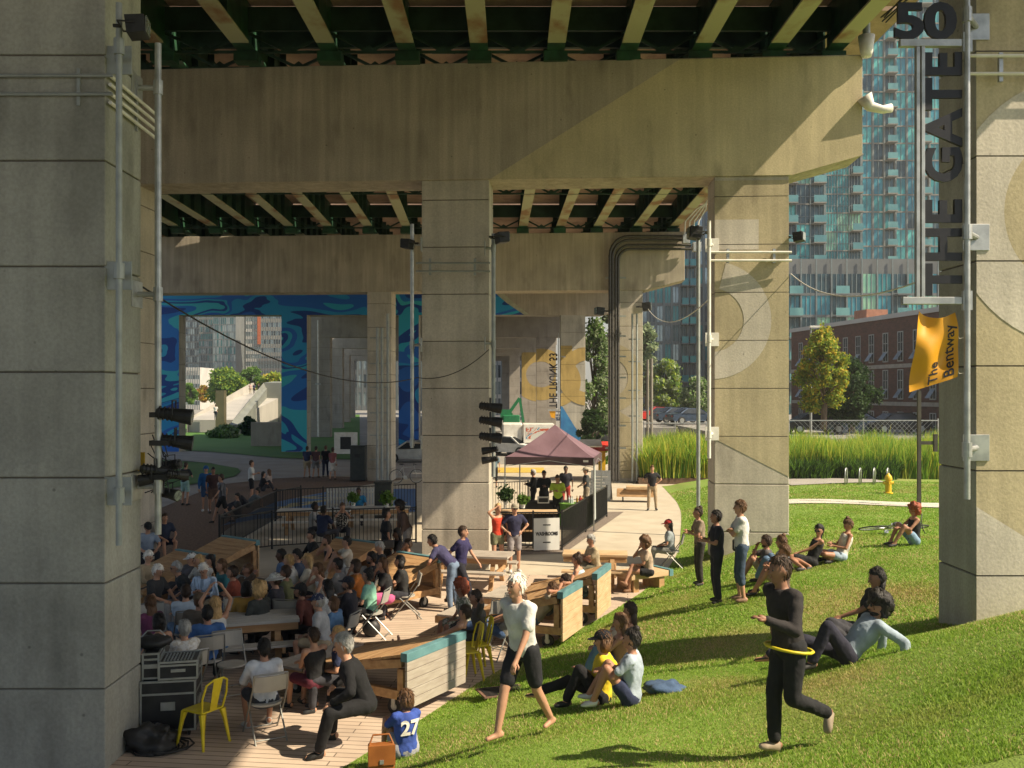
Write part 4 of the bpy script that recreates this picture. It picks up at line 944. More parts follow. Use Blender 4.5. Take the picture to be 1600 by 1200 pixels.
# second sign seen from behind near the conduit column
sg2=thing('hanging_sign','small distant hanging sign with reversed black lettering above an orange flag','sign',(sx(865,70),70,0))
o=textmesh('THE TRUNK 53',1,.06,LET,'letters',bold=.02,parent=sg2,mirror=True); o.rotation_euler=(R(90),R(90),0)
fit(o,sx(858,70)-sx(865,70),sx(871,70)-sx(865,70),sz(638,70),sz(552,70))
MB().box(sx(856,70)-sx(865,70),-.05,sz(642,70),sx(876,70)-sx(865,70),.05,sz(639.5,70)).build('crossbar',GALV,sg2)
MB().box(sx(872,70)-sx(865,70),.02,sz(655,70),sx(873.2,70)-sx(865,70),.12,sz(520,70)).build('mast',GALV,sg2)
m=MB(); m.prismY([(sx(858,70)-sx(865,70),sz(642.5,70)),(sx(868,70)-sx(865,70),sz(642.5,70)),(sx(867,70)-sx(865,70),sz(654,70)),(sx(861,70)-sx(865,70),sz(652,70))],0,.03); m.build('pennant',FY,sg2)

# overhead cables
def cable(label,a,b,sag,r=.02,mat=BLACK,n=16):
    a=Vector(a);b=Vector(b); pts=[a.lerp(b,i/n)+Vector((0,0,-sag*4*(i/n)*(1-i/n))) for i in range(n+1)]
    return tag(MB().tube(pts,r,6).build('overhead_cable',mat,smooth=True),label,'cable')
cable('black cable swooping from the left column across the mural opening',P(222,448,12.6),P(652,590,24),.55,.012)
cable('black cable curving up to the middle column',P(652,590,24.0),P(764,546,24),.25,.012)
cable('white cable sagging in front of the teal towers',P(1236,428,24),P(1434,440,12.2),.35,.012,WHITEP)
cable('thin wire strung from the conduit column floodlight',P(1012,482,47.3),P(1105,470,24),.6,.015,WHITEP)

# ================= furniture =================
WOOD=M('lounger_wood',(0.50,0.31,0.15),(0.36,0.20,0.09),scale=2.2,rough=.65,stretch=(1,5,5),bump=.2,detail=7)
WOODL=M('pale_pine_boards',(0.62,0.44,0.26),(0.50,0.33,0.18),scale=2.5,rough=.65,stretch=(1,1,6),bump=.2,detail=7)
WOODG=M('weathered_boards',(0.42,0.37,0.31),(0.33,0.28,0.23),scale=3,rough=.8,stretch=(1,1,6),bump=.2,detail=7)
TEALP=M('teal_painted_edge',(0.13,0.27,0.29),(0.09,0.20,0.22),scale=4,rough=.6)
RUB=M('black_rubber',(0.02,0.02,0.02),(0.035,0.035,0.035),scale=10,rough=.7)
def caster(t,x,y,zc=.11):
    w=MB().cyl((x-.03,y,zc),(x+.03,y,zc),.11,16).build('caster',RUB,t)
    MB().cyl((x-.034,y,zc),(x+.034,y,zc),.05,12).build('hub',GALV,w)
    m=MB(); m.box(x-.05,y-.03,zc,x-.036,y+.03,zc+.14); m.box(x+.036,y-.03,zc,x+.05,y+.03,zc+.14); m.box(x-.05,y-.05,zc+.141,x+.05,y+.05,zc+.15); m.build('fork',GALV,w)
def lounger(label,backc,low,W=1.35,L=2.5,H=1.0,z=0,panelmat=None,panel=True):
    """origin at back-bottom centre; local +y runs toward the low end"""
    a=math.atan2(low[1],low[0])-math.pi/2
    t=thing('wooden_lounger',label,'lounger',(backc[0],backc[1],z),a,group='wheeled timber loungers')
    pm=panelmat or WOODL
    zb=.27; fl=.62   # flat part length at the low end
    m=MB()
    for sx_ in (-1,1):
        x=sx_*(W/2-.045)
        m.box(x-.04,.0,zb,x+.04,L,zb+.13)                # bottom rail
    m.box(-W/2+.0,L-.0,zb,W/2,L+.04,zb+.13); m.box(-W/2+.09,.02,zb,W/2-.09,.09,zb+.13)
    m.build('base_frame',WOOD,t,bevel=.006)
    for sx_ in (-1,1):
        x=sx_*(W/2-.045); m=MB(); m.beam((x,L-fl-.05,zb+.19),(x,.07,H-.12),.08,.12,up=(0,0,1)); m.build('inclined_rail',WOOD,t,bevel=.006)
        m=MB(); m.box(x-.04,.03,zb+.131,x+.04,.13,H-.2); m.build('post',WOOD,t,bevel=.005)
    # flat deck and inclined deck, plank by plank inside one mesh
    m=MB(); k=4
    for i in range(k):
        y0=L-fl+(fl)*i/k; m.box(-W/2,y0+.004,zb+.131,W/2,y0+fl/k-.004,zb+.165)
    m.build('foot_deck',WOODG,t)
    A=Vector((0,L-fl-.02,zb+.17)); B=Vector((0,.02,H-.02)); d=(B-A); n=10; un=d.normalized(); nn=Vector((1,0,0)).cross(un); nn=nn if nn.z>0 else -nn
    m=MB()
    for i in range(n):
        p=A+d*((i+.5)/n); h=d.length/n*.5-.005
        vs=[]
        for q in (-1,1):
            for s1,s2 in ((-1,0),(1,0),(1,1),(-1,1)): vs.append(p+Vector((q*W/2,0,0))+un*(s1*h)+nn*(s2*.035))
        m.add(vs,[(3,2,1,0),(4,5,6,7),(0,1,5,4),(1,2,6,5),(2,3,7,6),(3,0,4,7)])
    m.build('backrest_deck',WOOD,t)
    m=MB(); m.box(-W/2-.01,-.05,H-.09,W/2+.01,.06,H+.03); m.build('painted_edge',TEALP,t,bevel=.004)
    if panel:
        m=MB(); k=5; h=(H-.09-.16)/k
        for i in range(k): m.box(-W/2,-.045,.16+h*i+.004,W/2,-.005,.16+h*(i+1)-.004)
        m.build('back_panel',pm,t,bevel=.003)
    for x in (-1,1):
        for y in (.3,L-.35): caster(t,x*(W/2-.18),y)
    return t
LOW1=Vector((-.86,.51)).normalized()
lounger('nearest timber lounger with a teal top edge and a plank back facing the lawn',(-1.1,13.75),LOW1,W=1.45,L=2.5,H=.9,panelmat=WOODG)
lounger('timber lounger with pale pine back behind the yellow chairs',(1.05,17.2),Vector((-.86,.35)),W=1.1,L=2.4,H=1.0)
lounger('pale timber lounger farthest along the lawn edge',(1.78,18.95),Vector((-.9,.3)),W=1.2,L=2.3,H=1.0)
lounger('timber lounger whose open triangular side catches the sun by the middle column',(-2.0,20.6),Vector((-.62,-.75)),W=1.25,L=2.4,H=1.0)
lounger('timber lounger in shade in front of the iron fence',(-6.4,22.6),Vector((-.60,-.80)),W=1.3,L=2.4,H=1.05)
lounger('timber lounger at the back of the crowd near the left column',(-6.9,20.9),Vector((-.60,-.80)),W=1.3,L=2.3,H=1.0)
lounger('timber lounger in shade under the seated group left of the middle column',(-3.6,22.6),Vector((-.6,-.80)),W=1.5,L=2.4,H=1.0)

def picnic(label,x,y,a,L=2.2,W=.8,H=.75,top=None,bench=True,z=0):
    t=thing('picnic_table',label,'table',(x,y,z),a,group='timber picnic tables')
    m=MB(); k=5
    for i in range(k): m.box(-L/2,-W/2+W*i/k+.004,H-.05,L/2,-W/2+W*(i+1)/k-.004,H)
    m.build('table_top',top or WOODG,t)
    if bench:
        for s in (-1,1):
            m=MB(); 
            for i in range(2): m.box(-L/2,s*.72-.14+.14*i+.003,.41,L/2,s*.72-.14+.14*(i+1)-.003,.45)
            m.build('bench',top or WOODG,t)
    for s in (-1,1):
        x0=s*(L/2-.35); m=MB()
        m.beam((x0,-.28,H-.051),(x0,-.62,0),.06,.1,up=(1,0,0)); m.beam((x0,.28,H-.051),(x0,.62,0),.06,.1,up=(1,0,0))
        if bench: m.beam((x0+.065*s,-.85,.36),(x0+.065*s,.85,.36),.05,.09)
        m.build('trestle',WOOD,t)
    m=MB(); m.box(-L/2+.3,-.03,H-.22,L/2-.3,.03,H-.06); m.box(-L/2+.02,-W/2+.02,H-.17,L/2-.02,-W/2+.06,H-.052); m.build('apron',WOOD,t); return t
picnic('weathered picnic table amid the chairs, with a bag on top',*[ -4.55,16.0],R(18),L=1.9,W=.85,top=M('pale_weathered',(.50,.48,.43),(.42,.40,.36),scale=3,rough=.8,stretch=(1,6,1)))
picnic('picnic table beside the middle column, half in sun',-.95,22.4,R(-12),L=1.9,W=.85)
picnic('sunlit picnic table the grey haired person sits at',1.95,22.5,R(-6),L=1.5,W=.7,top=WOODL)
# angled bench at sunny edge
t=thing('corner_bench','sunlit low timber bench with a teal edge on the plaza','bench',(2.95,22.0,0),R(32))
m=MB(); m.box(-.55,-.35,.3,.55,.35,.42); m.build('seat',WOODL,t,bevel=.006); m=MB(); m.box(.551,-.37,.29,.66,.37,.44); m.build('painted_edge',TEALP,t)
m=MB(); m.box(-.45,-.3,0,-.3,.3,.299); m.box(.3,-.3,0,.45,.3,.299); m.build('base',WOOD,t)
t=thing('timber_bench','low carved timber bench in front of the conduit column','bench',(5.2,39.5,0),R(-8)); t.scale=(.55,.7,.9)
m=MB(); m.box(-.9,-.5,.58,1.2,.4,.72); m.build('table_top',WOODL,t,bevel=.03); m=MB(); m.prismX([(-.5,.25),(.3,.25),(.45,.5),(.3,.579),(-.3,.579)],-1.6,1.15); m.build('seat',WOOD,t,bevel=.02)
m=MB(); m.box(-1.2,-.3,0,-1.1,.2,.249); m.box(.7,-.3,0,.8,.2,.249); m.build('leg_frame',BLACK,t)

CHG=M('folding_chair_plastic',(0.42,0.40,0.35),(0.36,0.34,0.30),scale=4,rough=.5); CHM=M('folding_chair_metal',(0.30,0.30,0.28),(0.24,0.24,0.22),scale=4,rough=.4,metal=.5)
def make_folding(label,x,y,a):
    t=thing('folding_chair',label,'chair',(x,y,0),a,group='beige folding chairs')
    m=MB(); m.loft([((0,0,.44),(.21,0,0),(0,.2,0)),((0,0,.465),(.21,0,0),(0,.2,0))],18); m.build('seat',CHG,t)
    m=MB(); vs=[]
    for i in range(9):
        u=-.21+.42*i/8; c=-.225-.05*(1-(u/.21)**2)
        for z in (.66,.87): vs+= [(u,c-(z-.66)*.25,z),(u,c-.018-(z-.66)*.25,z)]
    fs=[]
    for i in range(8):
        a_=i*4;b_=a_+4; fs+=[(a_,b_,b_+2,a_+2),(a_+1,a_+3,b_+3,b_+1),(a_+2,b_+2,b_+3,a_+3),(a_,a_+1,b_+1,b_)]
    fs+=[(0,2,3,1),(32,33,35,34)]
    m.add(vs,fs); m.build('backrest',CHG,t)
    for s in (-1,1):
        m=MB(); m.tube([(s*.225,.3,0),(s*.225,-.05,.42),(s*.222,-.25,.7),(s*.215,-.30,.89)],.012,7); m.build('front_leg',CHM,t)
        m=MB(); m.tube([(s*.2,-.33,0),(s*.2,.12,.44)],.012,7); m.build('rear_leg',CHM,t)
    MB().tube([(-.215,-.30,.89),(.215,-.30,.89)],.012,7).build('top_rail',CHM,t); MB().tube([(-.225,.25,.06),(.225,.25,.06)],.01,6).build('crossbar',CHM,t); MB().tube([(-.2,-.28,.05),(.2,-.28,.05)],.01,6).build('crossbar',CHM,t)
    return t
FOLD=[None]
def folding(label,x,y,a):
    if FOLD[0] is None: FOLD[0]=make_folding(label,x,y,a); return FOLD[0]
    return copy_tree(FOLD[0],(x,y,0),a,label)
YEL=M('yellow_metal_paint',(0.75,0.60,0.03),(0.62,0.48,0.02),scale=5,rough=.35,metal=.1)
def make_yellow(label,x,y,a):
    t=thing('metal_chair',label,'chair',(x,y,0),a,group='yellow metal cafe chairs')
    m=MB(); m.box(-.18,-.17,.44,.18,.19,.465); m.build('seat',YEL,t,bevel=.01)
    for sx_ in (-1,1):
        for sy in (-1,1):
            m=MB(); x0,y0=sx_*.165,sy*.16; m.tube([(x0,y0,.44),(x0*1.1,y0*1.15,.33),(sx_*.22,sy*.24,0)],[.045,.03,.017],6); m.build('leg',YEL,t)
    m=MB(); m.tube([(-.17,-.16,.46),(-.2,-.2,.65),(-.17,-.24,.82),(-.08,-.27,.87),(.08,-.27,.87),(.17,-.24,.82),(.2,-.2,.65),(.17,-.16,.46)],.014,7); m.build('back_frame',YEL,t)
    m=MB(); m.add([(-.055,-.17,.46),(.055,-.17,.46),(.075,-.265,.86),(-.075,-.265,.86),(-.055,-.175,.46),(.055,-.175,.46),(.075,-.27,.86),(-.075,-.27,.86)],[(0,1,2,3),(7,6,5,4),(0,4,5,1),(1,5,6,2),(2,6,7,3),(3,7,4,0)]); m.build('splat',YEL,t)
    return t
YC=[]
for lab,u,v,a in (('yellow metal chair beside the black road cases',318,1162,R(60)),('nearer of the two yellow metal chairs behind the lounger',727,1062,R(110)),('farther of the two yellow metal chairs behind the lounger',743,1050,R(110))):
    p=G(u,v); 
    if not YC: YC.append(make_yellow(lab,p.x,p.y,a))
    else: copy_tree(YC[0],(p.x,p.y,0),a,lab)
for lab,u,v,a in (('empty folding chair beside the far yellow chair',772,1026,R(150)),('empty folding chair closest to the pine back lounger',793,1012,R(150)),('empty beige folding chair left of the man in the white shirt',362,1085,R(-150)),
                  ('empty folding chair drawn up to the weathered picnic table',372,1018,R(-160)),('empty folding chair at the back of the sunny gap',560,958,R(200)),('empty folding chair next to the left column',240,1030,R(-150)),('folding chair by the table corner',455,1010,R(-10))):
    p=G(u,v); folding(lab,p.x,p.y,a)
# road cases
CASE=M('case_black_laminate',(0.02,0.021,0.023),(0.035,0.035,0.036),scale=5,rough=.4); ALU=M('case_aluminium',(0.48,0.50,0.48),(0.38,0.4,0.38),scale=8,rough=.35,metal=.7)
def roadcase(label,x,y,z,a,w,d,h,wheels=False,knobs=False):
    t=thing('road_case',label,'flight case',(x,y,z),a,group='black road cases at the left column'); o=.09 if wheels else 0
    m=MB(); m.box(-w/2+.01,-d/2+.01,o+.01,w/2-.01,d/2-.01,o+h-.01); m.build('body',CASE,t)
    m=MB(); e=.025
    for sx_ in (-1,1):
        for sy in (-1,1): m.box(sx_*w/2-e*(sx_>0)-0,sy*d/2-e*(sy>0),o,sx_*w/2+e*(sx_<0),sy*d/2+e*(sy<0),o+h)
    for zz in (o,o+h-e,o+h*.72):
        for sy in (-1,1): m.box(-w/2+e,sy*(d/2)-e*(sy>0),zz,w/2-e,sy*d/2+e*(sy<0),zz+e)
        for sx_ in (-1,1): m.box(sx_*w/2-e*(sx_>0),-d/2+e,zz,sx_*w/2+e*(sx_<0),d/2-e,zz+e)
    m.build('edge_trim',ALU,t)
    m=MB(); m.box(-.09,-d/2-.012,o+h*.42,.09,-d/2+.009,o+h*.58); m.build('latch',ALU,t); m=MB(); m.box(w/2-.009,-.09,o+h*.42,w/2+.012,.09,o+h*.58); m.build('latch',ALU,t)
    if wheels:
        for sx_ in (-1,1):
            for sy in (-1,1): MB().cyl((sx_*(w/2-.1)-.015,sy*(d/2-.1),.045),(sx_*(w/2-.1)+.015,sy*(d/2-.1),.045),.045,12).build('caster',RUB,t)
    if knobs:
        m=MB()
        for i in range(9):
            for j in range(5): m.box(-w/2+.06+i*(w-.12)/9,-d/2+.06+j*(d-.12)/5,o+h-.009,-w/2+.06+i*(w-.12)/9+.02,-d/2+.06+j*(d-.12)/5+.03,o+h+.008)
        m.build('control_knobs',ALU,t)
    return t
cxp=G(300,1150)
roadcase('large black road case on wheels standing by the left column',-4.52,12.75,0,R(10),.70,.56,.66,wheels=True)
roadcase('sound mixing case lying on top of the large road case',-4.40,12.75,.76,R(12),.5,.52,.24,knobs=True)
roadcase('small black case on the large road case against the column',-4.76,12.75,.76,R(12),.22,.5,.34)
t=thing('soft_bag','black fabric bag lying on top of the small road case','bag',(-4.76,12.75,1.11),R(12)); MB().ell((0,0,.08),.24,.18,.09,16,8,fn=lambda q:q+Vector((.01*math.sin(q.y*30),0,.012*math.sin(q.x*40)))).build('bag_body',BLACK,t,smooth=True); MB().tube([(-.15,0,.15),(-.08,.02,.22),(.08,.02,.22),(.15,0,.15)],.01,6).build('handle',GALV,t)
t=thing('cable_heap','black cloth and cables heaped in front of the large road case','cable heap',(-4.50,12.1,0))
MB().ell((0,0,.1),.34,.24,.2,30,18,fn=lambda q:q*(1+.5*mnoise.noise(q*5)+.3*mnoise.noise(q*13))).build('black_cloth',BLACK,t,smooth=True)
for k in range(4): MB().tube([(.3*math.cos(a*.7+k)+.06*k,.28*math.sin(a*.7+k),.02+.012*k) for a in range(10)],.012,6).build('cable',RUB,t)

# ================= iron fences =================
IRON=M('iron_fence_black',(0.025,0.025,0.027),(0.04,0.04,0.04),scale=6,rough=.45,metal=.4)
def fence(label,pts,h=1.05,gap=.11,posts=True,mat=None,r=.008,z=0):
    t=thing('iron_fence',label,'fence',(pts[0][0],pts[0][1],z)); mat=mat or IRON; o=Vector(pts[0])
    for i in range(len(pts)-1):
        a=Vector(pts[i])-o;b=Vector(pts[i+1])-o; L=(b-a).length; n=max(1,int(L/gap)); m=MB()
        A=Vector((a.x,a.y,0));B=Vector((b.x,b.y,0)); u=Vector((0,0,1))
        m.beam(A+u*h,B+u*h,.035,.035); m.beam(A+u*.1,B+u*.1,.03,.03)
        for k in range(1,n):
            q=A.lerp(B,k/n); m.beam(q+u*.1,q+u*h,r*2,r*2)
        m.build('panel',mat,t)
        for q in ((A,B) if i==len(pts)-2 else (A,)): MB().beam(q,q+u*(h+.06),.05,.05).build('post',mat,t)
    return t
fp=[tuple(G(u,v)[:2]) for u,v in ((343,855),(432,838),(432,822))]
fence('black iron fence around the court, running to the middle column',[tuple(G(u,v)[:2]) for u,v in ((343,868),(425,858),(520,852),(650,848))])
fence('black iron fence slanting back along the court',[tuple(G(u,v)[:2]) for u,v in ((343,866),(430,815),(470,806))])
fence('black iron fence with pale panels behind the picnickers',[tuple(G(u,v)[:2]) for u,v in ((432,812),(505,808),(600,803),(650,800))])
fence('black iron fence in front of the tent counter',[tuple(G(u,v)[:2]) for u,v in ((766,858),(833,858),(878,858))],h=1.05)
fence('black iron fence slanting back along the right side of the tent',[tuple(G(u,v)[:2]) for u,v in ((878,860),(915,832),(948,808))],h=1.1,gap=.09)
fence('low iron fence behind the tent',[tuple(G(u,v)[:2]) for u,v in ((766,800),(825,797),(830,800))],h=1.1)
# white picket panels
a=G(507,806);b=G(590,802); t=thing('picket_panel','row of white pickets behind the picnickers','fence',(a.x,a.y+.3,0))
m=MB(); n=17
for k in range(n): x=(b.x-a.x)*k/n; m.box(x,0,.1,x+(b.x-a.x)/n*.78,.03,1.0)
m.box(0,.031,.3,b.x-a.x,.06,.36); m.box(0,.031,.8,b.x-a.x,.06,.86); m.build('pickets',WHITEP,t)
for i,(u,v,l,d) in enumerate(((492,832,'picnic table behind the iron fence, left one','x'),(585,828,'picnic table behind the iron fence, near the middle column','x'))):
    p=G(u,v); picnic(l,p.x,p.y,R(3),L=2.3,W=.7,top=M('table_white',(.6,.58,.52),(.5,.48,.44),scale=3,rough=.6))
# plants on the tables / counter
def potplant(label,x,y,z,h,mat,seed,n=400):
    t=thing('potted_plant',label,'plant',(x,y,z)); MB().tube([(0,0,0),(0,0,.12)],[.06,.08],12).build('pot',WHITEP,t)
    rng=np.random.RandomState(seed); V=leaf_cloud(n,[(0,0,.12+h*.5,h*.55,h*.55,h*.5)],.06,seed); mesh_from_quads('leaves',V,mat,t); return t
p=G(552,826); potplant('leafy plant on the far picnic table',p.x,p.y,.75,.3,LG,31)
p=G(585,828); potplant('small plant beside the black bin behind the picnickers',p.x+.4,p.y,.75,.35,LG,32)
# ================= tent =================
TENT=M('tent_plum_canvas',(0.20,0.12,0.145),(0.15,0.085,0.105),scale=1.4,rough=.7,bump=.3,bscale=5); TENTD=M('tent_dark_valance',(0.10,0.06,0.065),(0.07,0.045,0.05),scale=2,rough=.8)
tl=G(789,868,0)
T0=Vector((sx(789,31.6),31.6)); T1=Vector((sx(928,31.1),31.1)); 
w_=(T1-T0); W3=w_.length; ta=math.atan2(w_.y,w_.x)
tn=thing('canopy_tent','plum coloured pop-up canopy tent beside the washrooms board','tent',((T0.x+T1.x)/2,(T0.y+T1.y)/2,0),ta)
hw=W3/2; D=3.0; ze=2.5; zp=3.6; zE=sz(716,31)
ze=zE
vs=[];fs=[]; N=8
corn=[(-hw,0),(hw,0),(hw,D),(-hw,D)]; apex=(0,D/2,sz(664,32.4))
for s in range(4):
    c0=corn[s];c1=corn[(s+1)%4]; base=len(vs)
    for j in range(N+1):
        for i in range(N+1):
            f=j/N; g=i/N; ex=c0[0]+(c1[0]-c0[0])*g; ey=c0[1]+(c1[1]-c0[1])*g
            x=ex+(apex[0]-ex)*f; y=ey+(apex[1]-ey)*f; z=ze+(apex[2]-ze)*(f**1.18)-.10*math.sin(math.pi*g)*(1-f)*math.sin(math.pi*min(1,f+.15))
            vs.append((x,y,z))
    for j in range(N):
        for i in range(N): a=base+j*(N+1)+i; fs.append((a,a+1,a+N+2,a+N+1))
m=MB(); m.add(vs,fs); m.build('canopy',TENT,tn,smooth=True)
m=MB(); zv=.26
for s in range(4):
    c0=corn[s];c1=corn[(s+1)%4]; m.beam((c0[0],c0[1],ze-zv/2+.01),(c1[0],c1[1],ze-zv/2+.01),.012,zv)
m.build('valance',TENTD,tn)
MB().box(hw-.35,-.012,ze-.14,hw-.18,-.007,ze-.07).build('label_patch',WHITEP,tn)
for c in corn: MB().box(c[0]-.02,c[1]-.02,0,c[0]+.02,c[1]+.02,ze-.02).build('leg',GALV,tn)
m=MB()
for s in range(4):
    c0=Vector((*corn[s],ze-.3));c1=Vector((*corn[(s+1)%4],ze-.3)); mid=(c0+c1)/2
    m.beam(c0,mid+Vector((0,0,.2)),.02,.02); m.beam(c1,mid+Vector((0,0,.2)),.02,.02)
m.build('truss',GALV,tn)
m=MB(); m.add([(hw-.01,.05,.3),(hw-.01,.9,.3),(hw-.01,.7,ze-.3),(hw-.01,.05,ze-.3)],[(0,1,2,3)]); m.build('side_curtain',M('grey_curtain',(.42,.45,.42),(.35,.38,.36),scale=3,rough=.8),tn)
# counter
p=G(812,858); ct=thing('service_counter','timber topped service counter under the tent','counter',(p.x+.15,p.y+.25,0))
m=MB(); m.box(-.72,0,.98,.95,.5,1.05); m.build('counter_top',WOODL,ct,bevel=.01)
m=MB(); m.box(-.68,.05,.0,-.6,.45,.979); m.box(.83,.05,0,.91,.45,.979); m.box(-.6,.4,.1,.83,.44,.979); m.build('frame',M('counter_dark',(.06,.045,.035),rough=.8),ct)
m=MB(); m.box(-.59,.05,.45,.82,.39,.48); m.build('shelf',WOOD,ct)
p=P(868,838,33.0); t=thing('black_table','black cloth covered table under the tent','table',(p.x-.3,p.y+.1,0)); 
m=MB(); m.box(-.95,-.3,.02,.75,.3,.72); m.build('cloth',BLACK,t,bevel=.02); m=MB(); m.box(-1.0,-.34,.721,.8,.34,.75); m.build('table_top',BLACK,t)
p=P(893,832,32.4); t=thing('green_table','table under a green cloth beside the black one','table',(p.x+.1,p.y+.0,0),R(20)); m=MB(); m.box(-.45,-.35,.721,.55,.35,.76); m.build('table_top',M('green_cloth',(.16,.33,.05),(.12,.26,.04),scale=4,rough=.8),t); m=MB(); m.box(-.43,-.33,.0,.53,.33,.72); m.build('cloth',MATS['green_cloth'],t)
t=thing('sample_box','small white box of leaflets on the black table','box',(p.x-.95,p.y+.1,.75)); m=MB(); m.box(-.2,-.1,0,.2,.1,.22); m.build('box',WHITEP,t,bevel=.01); MB().box(-.16,-.106,.04,.16,-.101,.18).build('screen',BLACK,t)
for i in range(9):
    rr=random.Random(i); t=tag(MB().tube([(0,0,0),(0,0,.14),(0,0,.18),(0,0,.24)],[.035,.035,.015,.015],10).build('bottle',M('bottle_%s'%('red' if i%3==0 else 'clear' if i%3==1 else 'amber'),((.5,.05,.05),(.55,.6,.6),(.4,.2,.05))[i%3],rough=.2)),('red','clear','amber')[i%3]+' bottle standing on the green table under the tent','bottle','bottles on the green table'); t.location=(p.x-.15+rr.random()*.55,p.y-.15+rr.random()*.35,.761)
p=G(817,852); potplant('spiky potted plant on the front corner of the counter',p.x,p.y+.35,1.05,.28,LG,33,250)
p=G(790,845); potplant('leafy potted plant at the left of the counter',p.x,p.y+.4,1.05,.4,LDK,34,500)
# washrooms board
p=G(854,861); t=thing('washrooms_board','white washrooms board fixed to the iron fence','sign',(p.x,p.y-.14,0),R(10))
m=MB(); m.box(-.37,0,.05,.37,.02,.95); m.build('board',M('board_white',(.80,.79,.74),(.74,.73,.69),scale=3,rough=.5),t)
o=textmesh('WASHROOMS',.1,.004,LET,'writing',bold=.004,parent=t,align='CENTER'); o.rotation_euler=(R(90),0,0); fit(o,-.32,.32,.46,.57); o.location=(0,-.004,0)
for z in (.76,.27): MB().box(-.11,-.008,z-.012,.11,-.001,z+.016).build('slot',LET,t)
# chalkboard A-frame
p=G(950,782); t=thing('a_frame_board','grey A-frame chalkboard behind the tent','sign',(p.x-.3,p.y,0),R(-15))
CH=M('chalk_grey',(.20,.21,.21),(.28,.29,.29),scale=30,rough=.9)
m=MB(); m.add([(-.45,-.3,0),(.45,-.3,0),(.4,0,1.25),(-.4,0,1.25),(-.45,-.27,0),(.45,-.27,0),(.4,.03,1.25),(-.4,.03,1.25)],[(0,1,2,3),(7,6,5,4),(0,4,5,1),(1,5,6,2),(2,6,7,3),(3,7,4,0)]); m.build('panel',CH,t)
m=MB(); m.add([(-.45,.3,0),(.45,.3,0),(.4,.04,1.25),(-.4,.04,1.25)],[(0,1,2,3)]); m.build('rear_panel',CH,t)
m=MB()
for k in range(7): m.beam((-.3,-.262+.24*(k+.5)/8-.02-.012,.25+.125*k),(.3-.1*(k%3),-.262+.24*(k+.5)/8-.02-.012,.25+.125*k),.012,.03)
m.build('chalk_lines',WHITEP,t)
# bins
for lab,u,v,w in (('dark double litter bin at the foot of the conduit column',975,738,1.15),('black upright bin beside the slim column',560,752,.75),('black bin behind the picnickers by the court',600,812,.6)):
    p=G(u,v); t=thing('litter_bin',lab,'bin',(p.x,p.y,0)); h=1.5 if w>1 else 1.75 if w>.7 else 1.3
    m=MB(); m.box(-w/2,-.3,.05,w/2,.3,h); m.build('body',M('bin_dark',(.035,.04,.04),(.05,.055,.05),scale=4,rough=.5),t,bevel=.03)
    MB().box(-w/2-.02,-.32,h+.001,w/2+.02,.32,h+.06).build('lid',MATS['bin_dark'],t)
    for s in ((-.5,.5) if w>1 else (0,)):
        MB().box(s*w/2-.14,-.31,h*.7,s*w/2+.14,-.302,h*.8).build('slot',BLACK,t); MB().box(s*w/2-.1,-.31,h*.4,s*w/2+.1,-.302,h*.55).build('label_plate',WHITEP,t) if w>1 else None
# hydrant, hoops, posts
hp_=P(1388,772,37.3); z=hz(hp_.x,hp_.y); HY=M('hydrant_yellow',(0.78,0.50,0.03),(0.66,0.40,0.02),scale=5,rough=.4)
t=thing('fire_hydrant','yellow fire hydrant on the grass beside the thin path','fire hydrant',(hp_.x,hp_.y,z+.02)); s=1.0
MB().tube([(0,0,0),(0,0,.05),(0,0,.06),(0,0,.52),(0,0,.54),(0,0,.60),(0,0,.68),(0,0,.74),(0,0,.80)],[.17,.17,.115,.115,.145,.145,.12,.07,.03],16).build('barrel',HY,t,smooth=False)
for d in ((-1,0),(1,0),(0,-1)): MB().cyl((d[0]*.1,d[1]*.1,.42),(d[0]*.2,d[1]*.2,.42),.06,12).build('nozzle_cap',HY,t)
for i,u in enumerate((1322,1344,1366,1387)):
    p=P(u,753,41.5); z=hz(p.x,p.y); t=tag(MB().tube([(-.22,0,-.05),(-.22,0,.55),(-.16,0,.68),(0,0,.72),(.16,0,.68),(.22,0,.55),(.22,0,-.05)],.03,8).build('bike_hoop',GALV,smooth=True),['leftmost','second','third','rightmost'][i]+' of the four steel bike hoops','bike rack','steel bike hoops'); t.location=(p.x,p.y,z); t.rotation_euler=(0,0,R(60))
p=P(1436,764,33); z=hz(p.x,p.y)
t=thing('sign_post','dark square post below the banner with a side arm','post',(p.x,p.y,z)); MB().box(-.055,-.055,-.1,.055,.055,P(0,610,33).z-z).build('shaft',M('post_dark',(.05,.045,.035),(.07,.06,.05),scale=4,rough=.6),t)
zz=P(0,692,33).z-z; MB().box(.056,-.03,zz-.06,.5,.03,zz+.06).build('arm',MATS['post_dark'],t); MB().box(.501,-.06,zz-.3,.62,.06,zz+.3).build('end_bracket',MATS['post_dark'],t)
